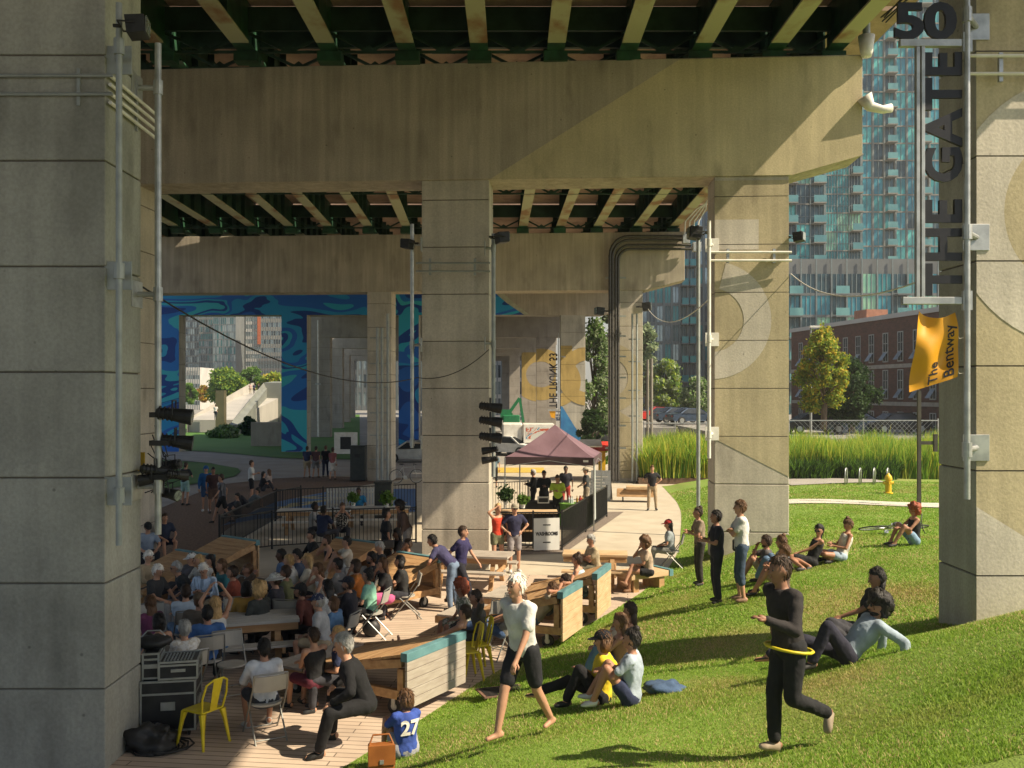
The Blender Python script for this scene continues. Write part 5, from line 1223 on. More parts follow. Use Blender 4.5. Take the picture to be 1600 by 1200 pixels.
# chain-link fence behind the grasses
MESH_=M('chain_link_grey',(.34,.36,.36),(.28,.30,.30),scale=5,rough=.5,metal=.3)
def linkfence(label,u0,u1,vt,d,h,seed=0):
    a=P(u0,vt,d);b=P(u1,vt,d); t=thing('wire_fence',label,'fence',(a.x,d,a.z-h)); L=b.x-a.x
    m=MB(); st=.28; k=int(L/st)
    for i in range(k+1):
        for s in (-1,1): 
            x0=i*st; x1=x0+s*h; 
            if 0<=x1<=L: m.beam((x0,0,0),(x1,0,h),.012,.012)
    m.build('mesh_panel',MESH_,t); MB().beam((0,0,h),(L,0,h),.06,.06).build('top_rail',GALV,t)
    n=max(2,int(L/3)); 
    for i in range(n+1): MB().cyl((L*i/n,.04,-1.2),(L*i/n,.04,h+.12),.04,8).build('post',GALV,t)
linkfence('galvanised wire fence behind the tall grasses right of the painted column',1233,1466,657,56,2.0)
linkfence('galvanised wire fence below the parked red car',1006,1104,661,62,1.6)

# ================= vehicles =================
TYRE=RUB
def car(label,x,y,z,a,paint,L=4.5,W=1.8,H=1.45,suv=False,grp='parked cars'):
    t=thing('parked_car',label,'car',(x,y,z),a,group=grp)
    h=H/1.45; pr=[(-L/2,.35),(-L/2+.05,.75*h),(-L*.30,.86*h),(-L*.13,1.36*h),(L*.16,1.42*h),(L*(.44 if suv else .33),(1.30 if suv else .98)*h),(L/2-.05,.86*h),(L/2,.4),(L/2-.1,.26),(-L/2+.1,.26)]
    m=MB(); 
    n=len(pr); vs=[]
    for sy,inset in ((-1,1),(-1,0),(1,0),(1,1)):
        for p in pr:
            k=(p[1]-.8*h)/(.6*h); w=W/2-(max(0,k)*.22); w=w if not inset else w-.06
            zz=p[1]; vs.append((p[0]*(.985 if inset else 1),sy*w,zz if not inset else zz*.99+.01))
    fs=[tuple(range(n-1,-1,-1))[::-1]]
    for r_ in range(3):
        for i in range(n): a_=r_*n+i;b_=r_*n+(i+1)%n; fs.append((a_,a_+n,b_+n,b_))
    fs.append(tuple(3*n+i for i in range(n-1,-1,-1)))
    m.add(vs,fs); m.build('body',paint,t,bevel=.03)
    gm=glass('car_glass',(.05,.06,.07))
    for s in (-1,1):
        g=MB(); zq=.9*h; wy=lambda z:s*(W/2-max(0,(z-.8*h)/(.6*h))*.22+.006)
        q=[(-L*.25,zq),(-L*.12,1.29*h),(L*.15,1.34*h),(L*(.38 if suv else .27),1.22*h if suv else 1.02*h),(L*(.4 if suv else .30),zq+.02)]
        g.add([(p[0],wy(p[1]),p[1]) for p in q],[tuple(range(5)) if s<0 else tuple(range(4,-1,-1))]); g.build('side_window',gm,t)
    for s,xa,za,xb,zb in ((1,-L*.295,.89*h,-L*.14,1.33*h),(1,L*(.45 if suv else .335),(1.24 if suv else .99)*h,L*(.44 if suv else .19),(1.2 if suv else 1.38)*h)):
        g=MB(); k=-.012 if xa<0 else .012; g.add([(xa+k*2,-W/2+.15,za+.01),(xa+k*2,W/2-.15,za+.01),(xb+k,W/2-.3,zb+.02),(xb+k,-W/2+.3,zb+.02)],[(0,1,2,3),(3,2,1,0)]); g.build('windscreen',gm,t)
    for sx_ in (-1,1):
        for sy in (-1,1):
            xx=sx_*L*.31; w_=MB().cyl((xx,sy*(W/2-.2),.32),(xx,sy*(W/2+.01),.32),.32,20).build('wheel',TYRE,t); MB().cyl((xx,sy*(W/2-.1),.32),(xx,sy*(W/2+.02),.32),.2,14).build('rim',ALU,w_)
        for sy in (-1,1): MB().box(sx_*L/2-.02,sy*(W/2-.3)-.14,.62*h,sx_*L/2+.025,sy*(W/2-.3)+.14,.74*h).build('headlight' if sx_<0 else 'tail_light',WHITEP if sx_<0 else M('tail_red',(.4,.02,.02),rough=.3),t)
    return t
SIL=M('car_silver',(.55,.55,.53),rough=.3,metal=.5); REDP=M('car_red',(.55,.04,.03),rough=.25); NAVY=M('car_blue_grey',(.07,.10,.15),rough=.25,metal=.4); WCAR=M('car_white',(.75,.75,.72),rough=.3); BLK=M('car_black',(.02,.02,.022),rough=.25)
p=G(642,722); car('silver hatchback partly hidden by the middle column',p.x+.3,p.y,0,R(3),SIL,L=4.4)
p=P(1032,658,92); car('red parked car above the wire fence',p.x,p.y,p.z,R(190),REDP,L=4.2)
p=P(1056,660,88); car('dark grey parked car beside the red one',p.x,p.y,p.z,R(195),NAVY,L=4.2)
p=P(1070,662,84); car('blue grey parked car at the right end of its row',p.x+.6,p.y,p.z,R(195),NAVY,L=4.3)
g_=MB(); a=P(1000,660,82); g_.box(8,80,0,40,130,P(0,661,92).z); struct(g_.build('raised_lot',ASPH),'raised asphalt lot where the far cars are parked')
p=G(795,711); car('white car on the road behind the stage lights',p.x,p.y,0,R(150),WCAR,L=4.4,suv=True)
p=G(783,707); car('dark car partly behind the white car',p.x-1,p.y+3,0,R(150),BLK,L=4.4,suv=True)
for i,(u,l) in enumerate(((1270,'black'),(1330,'navy'),(1400,'black'))):
    p=P(u,672,66); car(['dark parked car behind the wire fence near the golden tree','navy parked car in the middle behind the wire fence','dark parked car behind the wire fence near the post'][i],p.x,p.y,p.z-.2,R(8),(BLK,NAVY,BLK)[i],L=4.4)
g_=MB(); g_.box(14,58,0,60,90,P(0,672,66).z-.2); struct(g_.build('raised_yard',ASPH),'asphalt yard in front of the brick building')
# box truck
p=G(845,715,0); d=p.y; t=thing('box_truck','white box truck with a coloured picture on its side, behind the tent','truck',(p.x-1.0,d+2,0))
x0=sx(818,d)-t.location.x; x1=sx(868,d)-t.location.x; zt=sz(664,d)
m=MB(); m.box(x0,0,.9,x1,2.4,zt); m.build('cargo_box',WHITEP,t,bevel=.04)
m=MB(); m.box(x0+.2,-.012,1.2,x1-.4,-.004,zt-.25); m.build('side_picture',steps('truck_art',[(0,(.6,.6,.55)),(.42,(.5,.1,.05)),(.47,(.65,.62,.55)),(.53,(.08,.25,.4)),(.58,(.6,.35,.08)),(.63,(.65,.62,.55))],scale=.9,dist=1.5,rough=.5),t)
m=MB(); m.box(x0-1.5,.15,.7,x0-.05,2.2,2.3); m.build('cab',WHITEP,t,bevel=.12)
for xx in (x0+.8,x1-.6,x0-.8): MB().cyl((xx,-.02,.45),(xx,.3,.45),.45,18).build('wheel',TYRE,t)
# green boom lift and skip
GRN=M('lift_green',(.03,.22,.09),(.02,.16,.07),scale=4,rough=.4)
d=110; t=thing('boom_lift','green boom lift parked beyond the road','boom lift',(sx(800,d),d,0))
def q(u,v): return Vector((sx(u,d)-sx(800,d),0,sz(v,d)))
m=MB(); m.box(q(786,0).x,-.8,.5,q(812,0).x,.8,1.9); m.build('chassis',GRN,t,bevel=.1)
m=MB(); m.beam(q(788,655),q(800,645),.4,.4); m.beam(q(792,650),q(812,622),.35,.35); m.beam(q(812,622),q(818,660),.3,.3); m.build('boom',GRN,t)
m=MB(); a=q(782,644); m.box(a.x,-.5,a.z-.9,a.x+1.0,.5,a.z+.3); m.build('basket',GRN,t)
for xx in (-.9,.7): MB().cyl((xx,-.95,.5),(xx,-.6,.5),.5,14).build('wheel',TYRE,t)
# red awning food stall
p=G(930,745); d=50; t=thing('food_stall','red and white awning stall between the tent and the conduit column','stall',(sx(932,d),d,0))
m=MB(); m.prismX([(-1,sz(703,d)),(1,sz(703,d)),(.2,sz(690,d))],-.6,.9); m.build('awning',M('awning_red',(.65,.05,.03),(.5,.03,.02),scale=2,rough=.6),t)
m=MB(); m.box(.1,-.2,0,.45,.1,sz(704,d)); m.build('yellow_post',HY,t); m=MB(); m.prismX([(-1.05,sz(697,d)),(-.2,sz(688,d)),(-.3,sz(686,d)),(-1.1,sz(695,d))],-.9,.2); m.build('white_flap',WHITEP,t)
# lamp post behind brick tree, far poles
d=62; p=P(1267,650,d); t=thing('street_lamp','grey street lamp in front of the brick building','street lamp',(p.x,d,0)); MB().tube([(0,0,0),(0,0,P(0,512,d).z)],.09,8,.06).build('pole',GALV,t); MB().box(-.1,-.2,P(0,512,d).z,.6,.1,P(0,509,d).z).build('lamp_head',WHITEP,t)
for i,(u,vt) in enumerate(((1012,562),(1018,560))):
    d=80; p=P(u,700,d); t=tag(MB().cyl((0,0,0),(0,0,sz(vt,d)),.12,8).build('utility_pole',M('pole_wood',(.3,.27,.22),(.22,.2,.16),scale=2,rough=.9)),['left','right'][i]+' of the two grey timber poles behind the grasses','pole'); t.location=(p.x,d,0)
# map sign behind the walkers
p=G(538,722); t=thing('notice_board','white notice board standing on the grass','sign',(p.x,p.y+.5,0)); m=MB(); m.box(-.75,0,.5,.75,.1,1.9); m.build('panel',WHITEP,t); m=MB(); m.box(-.35,-.012,.8,.35,-.002,1.6); m.build('poster',BLACK,t); m=MB(); m.box(-.7,.02,0,-.62,.08,.499); m.box(.62,.02,0,.7,.08,.499); m.build('stand',GALV,t)
# drain grate on the lawn
p=P(785,1088,13.8); z=hz(p.x,p.y); t=thing('drain_grate','rusty slotted drain cover set in the lawn','drain cover',(p.x,p.y,z+.03),R(20)); m=MB(); m.box(-.34,-.22,0,.34,.22,.02); m.build('plate',M('rusty_iron',(.22,.12,.08),(.14,.08,.06),scale=20,rough=.9),t)
m=MB()
for k in range(8): m.box(-.3,-.19+.05*k,.021,.3,-.165+.05*k,.028)
m.build('slots',BLACK,t)
# bicycles
def bicycle(label,x,y,z,a,lay=False,mat=None,wr=.34):
    t=thing('bicycle',label,'bicycle',(x,y,z),a); mat=mat or GALV; T=Matrix.Identity(4)
    if lay: T=Matrix.Translation((0,0,.09))@Matrix.Rotation(R(74),4,'X')
    def mk(m,n,mt,par=t): m.xf(T); return m.build(n,mt,par)
    for cx in (-.52,.52):
        m=MB(); m.tube([(cx+wr*math.cos(i*.2618),0,wr+wr*math.sin(i*.2618)) for i in range(25)],.016,6,caps=False); w_=mk(m,'wheel',RUB)
        m=MB(); m.tube([(cx+(wr-.03)*math.cos(i*.2618),0,wr+(wr-.03)*math.sin(i*.2618)) for i in range(25)],.010,5,caps=False)
        for i in range(14): b=i*math.pi/7; m.beam((cx,0,wr),(cx+(wr-.03)*math.cos(b),0,wr+(wr-.03)*math.sin(b)),.003,.003)
        mk(m,'rim',GALV,w_)
    m=MB(); bb=(-.06,0,.28); hd=(.38,0,.85); st=(-.2,0,.8)
    for a_,b_ in ((bb,st),(st,(.36,0,.78)),(bb,(.4,0,.74)),(bb,(-.52,0,wr)),(st,(-.52,0,wr)),(hd,(.52,0,wr))): m.tube([a_,b_],.016,7)
    mk(m,'frame',mat)
    m=MB(); m.tube([st,(-.23,0,.93)],.012,6); m.ell((-.24,0,.95),.13,.06,.03,10,6); mk(m,'saddle',BLACK)
    m=MB(); m.tube([hd,(.36,0,.95)],.012,6); m.tube([(.44,-.24,.93),(.38,-.1,.96),(.38,.1,.96),(.44,.24,.93)],.012,6); mk(m,'handlebar',BLACK)
    m=MB(); m.tube([(-.06,-.02,.28),(-.06,.02,.28)],.09,14); m.beam((-.06,.06,.28),(.08,.06,.2),.02,.02); m.box(.04,.05,.185,.14,.13,.205); m.beam((-.06,-.06,.28),(-.2,-.06,.36),.02,.02); m.box(-.26,-.13,.35,-.16,-.05,.37); mk(m,'crank',GALV)
    return t
p=P(1385,842,23.6); z=hz(p.x,p.y); bicycle('silver bicycle lying on the grass beside the red haired woman',p.x,p.y,z+.02,R(8),lay=True)
p=G(635,755); bicycle('dark bicycle parked behind the court near the slim column',p.x,p.y,0,R(20))
# ================= people =================
SKINS=[(0.50,0.27,0.17),(0.42,0.21,0.13),(0.30,0.15,0.09),(0.13,0.065,0.04),(0.56,0.33,0.22)]
def skin(i): return M('skin_%d'%i,SKINS[i],tuple(x*.85 for x in SKINS[i]),scale=6,rough=.55)
CC={}
def cloth(c,pat=None):
    k='cloth_%02x%02x%02x%s'%(int(c[0]*255),int(c[1]*255),int(c[2]*255),pat or '')
    if pat=='stripe': return M(k,c,tuple(min(1,x*1.6+.1) for x in c),scale=14,rough=.9,stretch=(1,1,.1),lo=.47,hi=.53)
    if pat=='print': return M(k,c,(.55,.5,.42),scale=24,rough=.9,lo=.44,hi=.5,detail=1)
    return M(k,c,tuple(x*.68 for x in c),scale=5,rough=.9,bump=.5,bscale=16)
def ik(a,t,l1,l2,hint):
    a=Vector(a);t=Vector(t);d=t-a;L=min(d.length,(l1+l2)*.995)
    if L<1e-5: d=Vector((0,0,-1));L=.01
    d=d.normalized(); L=max(L,abs(l1-l2)*1.02+.01); t=a+d*L; k=(l1*l1-l2*l2+L*L)/(2*L); h=math.sqrt(max(0,l1*l1-k*k)); hv=Vector(hint); hv=hv-d*hv.dot(d)
    if hv.length<1e-4: hv=d.orthogonal()
    return a+d*k+hv.normalized()*h,t
EYEM=M('eye_dark',(.03,.02,.015),rough=.3); LIPM=M('lip',(.34,.12,.09),rough=.5)
def remesh(mb,name,mats,vox,parent,smooth=2,wr_=0):
    me=mb.mesh(name,mats); o=bpy.data.objects.new(name,me); COL.objects.link(o)
    r=o.modifiers.new('r','REMESH'); r.mode='VOXEL'; r.voxel_size=vox; r.use_smooth_shade=True
    if smooth: s=o.modifiers.new('s','SMOOTH'); s.iterations=smooth; s.factor=.5
    dg=bpy.context.evaluated_depsgraph_get(); nm=bpy.data.meshes.new_from_object(o.evaluated_get(dg)); bpy.data.objects.remove(o); bpy.data.meshes.remove(me)
    nm.name=name; nm.materials.clear()
    for m in mats: nm.materials.append(m)
    if wr_:
        n=len(nm.vertices); co=np.zeros(n*3,np.float32); no=np.zeros(n*3,np.float32); nm.vertices.foreach_get('co',co); nm.vertices.foreach_get('normal',no); co=co.reshape(-1,3);no=no.reshape(-1,3)
        sd=random.random()*50; k=np.array([mnoise.noise(Vector((c[0]*11+sd,c[1]*11,c[2]*7+c[0]*6)))+.6*mnoise.noise(Vector((c[0]*24,c[1]*24+sd,c[2]*17))) for c in co.tolist()])
        co+=no*(np.maximum(k,-.25)*wr_+.002)[:,None]; nm.vertices.foreach_set('co',co.ravel()); nm.update()
    o=bpy.data.objects.new(name,nm); COL.objects.link(o)
    if parent is not None: o.parent=parent
    return o
def rings_between(pts):
    return pts
HAIRC={'black':(.012,.010,.009),'dark':(.035,.02,.012),'brown':(.09,.045,.02),'red':(.22,.05,.02),'blond':(.38,.24,.10),'grey':(.30,.29,.27),'white':(.62,.58,.52),'green':(.05,.12,.05)}
def person(label,x,y,z,a,pose='chair',top=(.1,.1,.1),legs=(.05,.05,.06),hair='dark',hs='short',sk=0,sleeve='short',leg='long',scale=1.0,pat=None,arms=None,lean=None,hat=None,hatc=(.05,.05,.06),yaw=0,nod=None,shoe=(.03,.03,.03),seed=None,female=False,glasses=False,beard=False,lp=None,number=None,bag=None,spread=None,group=None,tanktop=False,skirt=None,z_extra=0):
    seed=seed if seed is not None else int(abs(x*131+y*977))%9973
    rnd=random.Random(seed); J=lambda s=.03:rnd.uniform(-s,s)
    dist=math.hypot(x,y); vox=.0135 if dist<15 else .018 if dist<21 else .024 if dist<30 else .034
    if dist>60: vox=.06
    S=1.0
    # ---- skeleton (facing +y) ----
    ph=.94; 
    if pose in('chair','bench'): ph=.47
    if pose=='ground' or pose=='recline' or pose=='side': ph=.11
    if pose=='lounge': ph=.46
    if pose=='squat': ph=.3
    ln={'stand':2,'walk':6,'chair':6,'bench':10,'ground':-2,'lounge':-38,'recline':-42,'side':-18,'lean':48}.get(pose,5) if lean is None else lean
    ln=R(ln+J(3)); td=Vector((0,math.sin(ln),math.cos(ln)))
    ph_=Vector((0,0,ph)); ch=ph_+td*.27; nk=ph_+td*.50
    ln2=ln*.6 if pose!='lean' else ln; nd=R(nod if nod is not None else J(8)+4)
    hd=Vector((0,math.sin(ln*.35 if pose not in('lean',) else ln*.7),math.cos(ln*.35 if pose not in('lean',) else ln*.7)))
    hc=nk+hd*.160+Vector((0,.02,0))
    HR=Matrix.Rotation(R(yaw),4,'Z')@Matrix.Rotation(-nd,4,'X'); HR3=HR.to_3x3()
    sw=.152 if female else .176; hw=.095
    fwd=Vector((0,math.cos(ln),-math.sin(ln)))
    shl={s:nk-td*.045+Vector((s*sw,0,0)) for s in(-1,1)}
    hip={s:ph_+Vector((s*hw,0,0)) for s in(-1,1)}
    # feet
    lp=lp or {'stand':'stand','walk':'walk','chair':'sit','bench':'sit','ground':'knees','lounge':'out','recline':'knees1','side':'side','lean':'stand'}[pose]
    W=spread if spread is not None else .11
    ft={};kh={}
    for s in(-1,1):
        if lp=='stand': ft[s]=Vector((s*W,J(.04),.08)); kh[s]=Vector((s*.1,1,0))
        elif lp=='walk': ft[s]=Vector((s*.07,s*.33,.08+(0 if s>0 else .09))); kh[s]=Vector((0,1,.2))
        elif lp=='run': ft[s]=Vector((s*.07,.10 if s>0 else -.36,.08 if s>0 else .34)); kh[s]=Vector((0,1,.2))
        elif lp=='sit': ft[s]=Vector((s*(W+.03)+J(.03),.42+J(.08),.08)); kh[s]=Vector((s*.12,.3,1))
        elif lp=='cross': ft[s]=Vector((.02,.46,.08)) if s<0 else Vector((-.16,.60,.27)); kh[s]=Vector((s*.1,.3,1))
        elif lp=='wide': ft[s]=Vector((s*.26,.42+J(.08),.08)); kh[s]=Vector((s*.5,.3,1))
        elif lp=='knees': ft[s]=Vector((s*.12,.46+J(.05),.07)); kh[s]=Vector((s*.15,.1,1))
        elif lp=='knees1': ft[s]=Vector((s*.13,.42,.07)) if s<0 else Vector((s*.13,.80,.07)); kh[s]=Vector((s*.15,.1,1))
        elif lp=='out': ft[s]=Vector((s*.10,.84-.04*rnd.random(),.02+ph-.05+.0)); kh[s]=Vector((0,.1,1))
        elif lp=='outup': ft[s]=Vector((s*.09,.55,ph)); kh[s]=Vector((0,.1,1))
        elif lp=='crossleg': ft[s]=Vector((-s*.16,.28,.06)); kh[s]=Vector((s*1,.6,.35))
        elif lp=='side': ft[s]=Vector((-.32-.05*s,.25+.1*s,.07)); kh[s]=Vector((.3,1,.25))
        elif lp=='flat': ft[s]=Vector((s*.12,.83,.09)); kh[s]=Vector((0,.1,1))
    kn={}
    for s in(-1,1): kn[s],ft[s]=ik(hip[s],ft[s],.43,.42,kh[s])
    # arms
    am=arms or {'stand':'down','walk':'swing','chair':rnd.choice(['lap','lap','lap','fold']),'bench':'knees','ground':'hug','lounge':'lap','recline':'back','side':'prop','lean':'table'}[pose]
    wr={};eh={}
    mid=(kn[-1]+kn[1])/2
    for s in(-1,1):
        sh=shl[s]; eh[s]=Vector((s*.9,-.6,-.2))
        if am=='down': wr[s]=sh+Vector((s*.07,.05+J(.03),-.52))
        elif am=='swing': wr[s]=sh+Vector((s*.06,-s*.22+.05,-.46)); eh[s]=Vector((s*.2,-1,0))
        elif am=='run': wr[s]=sh+(Vector((s*.02,.30,-.16)) if s<0 else Vector((s*.08,-.12,-.32))); eh[s]=Vector((s*.4,-1,-.4))
        elif am=='lap': wr[s]=ph_+Vector((s*.07+J(.04),.26,.12+J(.03)))
        elif am=='fold': wr[s]=ch+Vector((-s*.12,.17,-.02+.03*s)); eh[s]=Vector((s*1,.3,-.6))
        elif am=='cross': wr[s]=ch+Vector((-s*.10,.18,.0+.03*s)); eh[s]=Vector((s*1,.2,-.8))
        elif am=='knees': wr[s]=kn[s]+Vector((-s*.04,-.02,.09))
        elif am=='hug': wr[s]=mid+Vector((s*.02,.07,-.05))
        elif am=='hips': wr[s]=ph_+Vector((s*.17,.06,.08)); eh[s]=Vector((s*1,-.35,.1))
        elif am=='chin': wr[s]=(hc+Vector((0,.12,-.12))) if s>0 else mid+Vector((0,-.05,.09)); eh[s]=Vector((s*.6,.3,-1))
        elif am=='face': wr[s]=hc+Vector((s*.05,.16,-.06)); eh[s]=Vector((s*.8,.4,-1))
        elif am=='phone': wr[s]=ch+Vector((s*.06,.26,-.02+.02*s)); eh[s]=Vector((s*.8,-.2,-1))
        elif am=='raise': wr[s]=hc+Vector((s*.1,-.05,.28)); eh[s]=Vector((s*1,.1,.5))
        elif am=='behind': wr[s]=hc+Vector((s*.08,-.10,-.02)); eh[s]=Vector((s*1,.1,.25))
        elif am=='visor': wr[s]=(hc+Vector((.12,.12,.06))) if s>0 else sh+Vector((s*.05,.05,-.5)); eh[s]=Vector((s*1,.1,-.3))
        elif am=='prop': wr[s]=Vector((s*.30,-.30,.04)) if s>0 else mid+Vector((0,-.1,.08)); eh[s]=Vector((s*.3,-1,0))
        elif am=='back': wr[s]=Vector((s*.32,-.52,.05)); eh[s]=Vector((s*.3,-1,.0))
        elif am=='table': wr[s]=sh+Vector((-s*.06,.16,-.28)); eh[s]=Vector((s*.9,-.2,.1))
        elif am=='cup': wr[s]=(hc+Vector((.05,.17,-.1))) if s>0 else mid+Vector((0,-.05,.09)); eh[s]=Vector((s*.7,.1,-1))
    el={}
    for s in(-1,1): el[s],wr[s]=ik(shl[s],wr[s],.285,.255,eh[s])
    f=.9 if female else 1.0
    sm=skin(sk)
    X=Vector((1,0,0))
    def torso(m,g=0.0,z0=-.02,z1=.50,k=1.0):
        prof=[(-.10,.095,.075),(-.04,.145,.105),(.03,.155 if female else .15,.115),(.12,.128 if female else .142,.10),(.20,.132 if female else .150,.105),(.30,.148 if female else .170,.118),(.38,.155 if female else .180,.115),(.45,.14 if female else .16,.095),(.50,.07,.06)]
        rr=[]
        for t,rx,ry in prof:
            if t<z0-.001 or t>z1+.001: continue
            bend=0
            c=ph_+td*t; rr.append((c,X*(rx+g)*k,fwd*(ry+g)*k))
        m.loft(rr,16)
    P_=thing('person',label,'person',(x,y,z+z_extra),a-math.pi/2,group=group)
    P_.scale=(scale,)*3
    # ---- body: one continuous skin surface ----
    b=MB(); torso(b,-.006)
    b.capsule(nk-td*.03,hc-Vector((0,0,.05)),.058*f,.052*f)
    b.ell(hc,.073,.092,.112,14,10,HR3); b.capsule(hc+HR3@Vector((0,.035,-.055)),hc+HR3@Vector((0,.055,-.085)),.045,.03,8)
    b.capsule(hc+HR3@Vector((0,.085,.01)),hc+HR3@Vector((0,.108,-.025)),.010,.016,6)
    for s in(-1,1):
        b.ell(hc+HR3@Vector((s*.074,-.005,-.01)),.014,.022,.032,8,6,HR3)
        b.capsule(shl[s]-X*s*.03,shl[s],.06*f,.055*f); b.capsule(shl[s],el[s],.048*f,.037*f); b.capsule(el[s],wr[s],.038*f,.026*f)
        b.capsule(hip[s],kn[s],.083*(1.0 if female else 1),.055); b.capsule(kn[s],kn[s].lerp(ft[s],.35),.052,.052); b.capsule(kn[s].lerp(ft[s],.3),ft[s],.053,.035)
        # foot
        sd=(kn[s]-ft[s]).normalized(); toe=Vector((s*.15,1,0)) if lp not in('out','outup','flat') else Vector((s*.2,.25,1)); toe=(toe-sd*toe.dot(sd)); toe=toe.normalized() if toe.length>.1 else Vector((0,1,0))
        if lp in('stand','sit','walk','wide','knees','knees1'): toe=Vector((s*.2,1,-.12)).normalized()
        b.capsule(ft[s]-toe*.04-Vector((0,0,.03)) if lp not in('out','outup','flat') else ft[s],ft[s]+toe*.12-Vector((0,0,.035 if lp not in('out','outup','flat') else 0)),.036,.026)
        ft[(s,'toe')]=toe
        # palm
        hdv=(wr[s]-el[s]).normalized(); b.capsule(wr[s],wr[s]+hdv*.05,.028,.032)
    o=remesh(b,'body',[sm,EYEM,LIPM],vox,P_,3)
    # fingers, eyes, lips joined to the same mesh
    e=MB(); 
    for s in(-1,1):
        hdv=(wr[s]-el[s]).normalized(); side=hdv.cross(Vector((0,0,1))); side=side.normalized() if side.length>.1 else X
        pn=side.cross(hdv).normalized(); 
        if pn.z>0: pn=-pn
        base=wr[s]+hdv*.065
        for q,(o_,l_) in enumerate(((-.024,.062),(-.008,.072),(.008,.068),(.024,.052))):
            r0=base+side*o_; e.tube([r0-hdv*.02,r0+hdv*l_*.55+pn*.008,r0+hdv*l_*.85+pn*.03],[.010,.009,.007],6)
        r0=wr[s]+hdv*.02+side*(.028*s); e.tube([r0-side*.01*s,r0+hdv*.03+side*.022*s+pn*.01,r0+hdv*.055+side*.018*s+pn*.02],[.012,.011,.008],6)
    if dist<40:
        e.cur=1
        for s in(-1,1): 
            e.ell(hc+HR3@Vector((s*.030,.083,.012)),.013,.008,.008,8,5,HR3); e.ell(hc+HR3@Vector((s*.031,.087,.035)),.016,.005,.003,8,4,HR3)
        e.cur=2; e.ell(hc+HR3@Vector((0,.094,-.052)),.022,.008,.007,8,5,HR3)
    em=e.mesh('x',[sm,EYEM,LIPM],True); bm=bmesh.new(); bm.from_mesh(o.data); bm.from_mesh(em); bm.to_mesh(o.data); bm.free(); bpy.data.meshes.remove(em)
    # ---- clothes ----
    tm=cloth(top,pat)
    c=MB(); torso(c,.012 if not tanktop else .008,-.05 if leg!='dress' else -.05,.46 if tanktop else .50)
    for s in(-1,1):
        if tanktop:
            c.capsule(shl[s]-X*s*.09-td*.04,shl[s]-X*s*.085+td*.0,.05,.035)
        else:
            c.capsule(shl[s]-X*s*.05,shl[s],.073*f,.068*f)
            if sleeve=='short': c.capsule(shl[s],shl[s].lerp(el[s],.62),.064*f,.060*f)
            elif sleeve=='long': c.capsule(shl[s],el[s],.063*f,.052*f); c.capsule(el[s],el[s].lerp(wr[s],.93),.052*f,.042*f)
            elif sleeve=='roll': c.capsule(shl[s],el[s],.063*f,.052*f); c.capsule(el[s],el[s].lerp(wr[s],.35),.052*f,.05*f)
    if leg=='dress':
        for s in(-1,1): c.capsule(hip[s],hip[s].lerp(kn[s],.75),.105,.10)
    remesh(c,'shirt' if leg!='dress' else 'dress',[tm],max(vox,.015),P_,3,wr_=.011)
    if leg!='dress':
        lm=cloth(legs); c=MB(); torso(c,.013,-.10,.04)
        for s in(-1,1):
            c.capsule(hip[s]-X*s*.02,hip[s],.10,.095)
            if leg=='long': c.capsule(hip[s],kn[s],.096,.070); c.capsule(kn[s],kn[s].lerp(ft[s],.90),.070,.058)
            elif leg=='shorts': c.capsule(hip[s],hip[s].lerp(kn[s],.78),.098,.082)
            elif leg=='short': c.capsule(hip[s],hip[s].lerp(kn[s],.42),.098,.09)
            elif leg=='skirt': c.capsule(hip[s],hip[s].lerp(kn[s],.8),.11,.12)
            elif leg=='capri': c.capsule(hip[s],kn[s],.096,.070); c.capsule(kn[s],kn[s].lerp(ft[s],.4),.070,.066)
        remesh(c,'trousers' if leg=='long' else 'skirt' if leg=='skirt' else 'shorts',[lm],max(vox,.015),P_,3,wr_=.009)
    if shoe:
        shm=M('shoe_%d_%d'%(int(shoe[0]*99),int(shoe[2]*99)),shoe,rough=.6)
        for s in(-1,1):
            c=MB(); toe=ft[(s,'toe')]; dz=Vector((0,0,.035)) if lp not in('out','outup','flat') else Vector((0,0,0)); A=ft[s]-toe*.05-dz; B=ft[s]+toe*.14-dz
            up=(kn[s]-ft[s]).normalized(); sd_=toe.cross(up).normalized()
            rr=[]
            for t,wx,hz_ in ((-.0,.02,.03),(.05,.036,.048),(.4,.036,.045),(.7,.046,.034),(.92,.038,.026),(1.0,.018,.015)): rr.append((A.lerp(B,t),sd_*wx*1.05,up*hz_))
            c.loft(rr,12); c.build('shoe',shm,P_,smooth=True)
    # ---- hair ----
    hm=M('hair_'+hair,HAIRC[hair],tuple(x*1.7 for x in HAIRC[hair]),scale=30,rough=.55,bump=.8,bscale=60,stretch=(1,1,.3))
    def hairfn(q):
        n=mnoise.noise(q*22+Vector((seed,0,0)))*.16+mnoise.noise(q*60)*.08+.02
        if hs=='curly' : n=n*2.6
        q=q*(1+n)
        if q.y>.02 and q.z<.05: q=q*(.74 if q.z>-.0 else .62)
        elif q.y>-.01 and q.z<-.02 and hs in('short','bald','bun','cap'): q=q*.72
        return q
    nu=18 if dist<30 else 12
    h=MB()
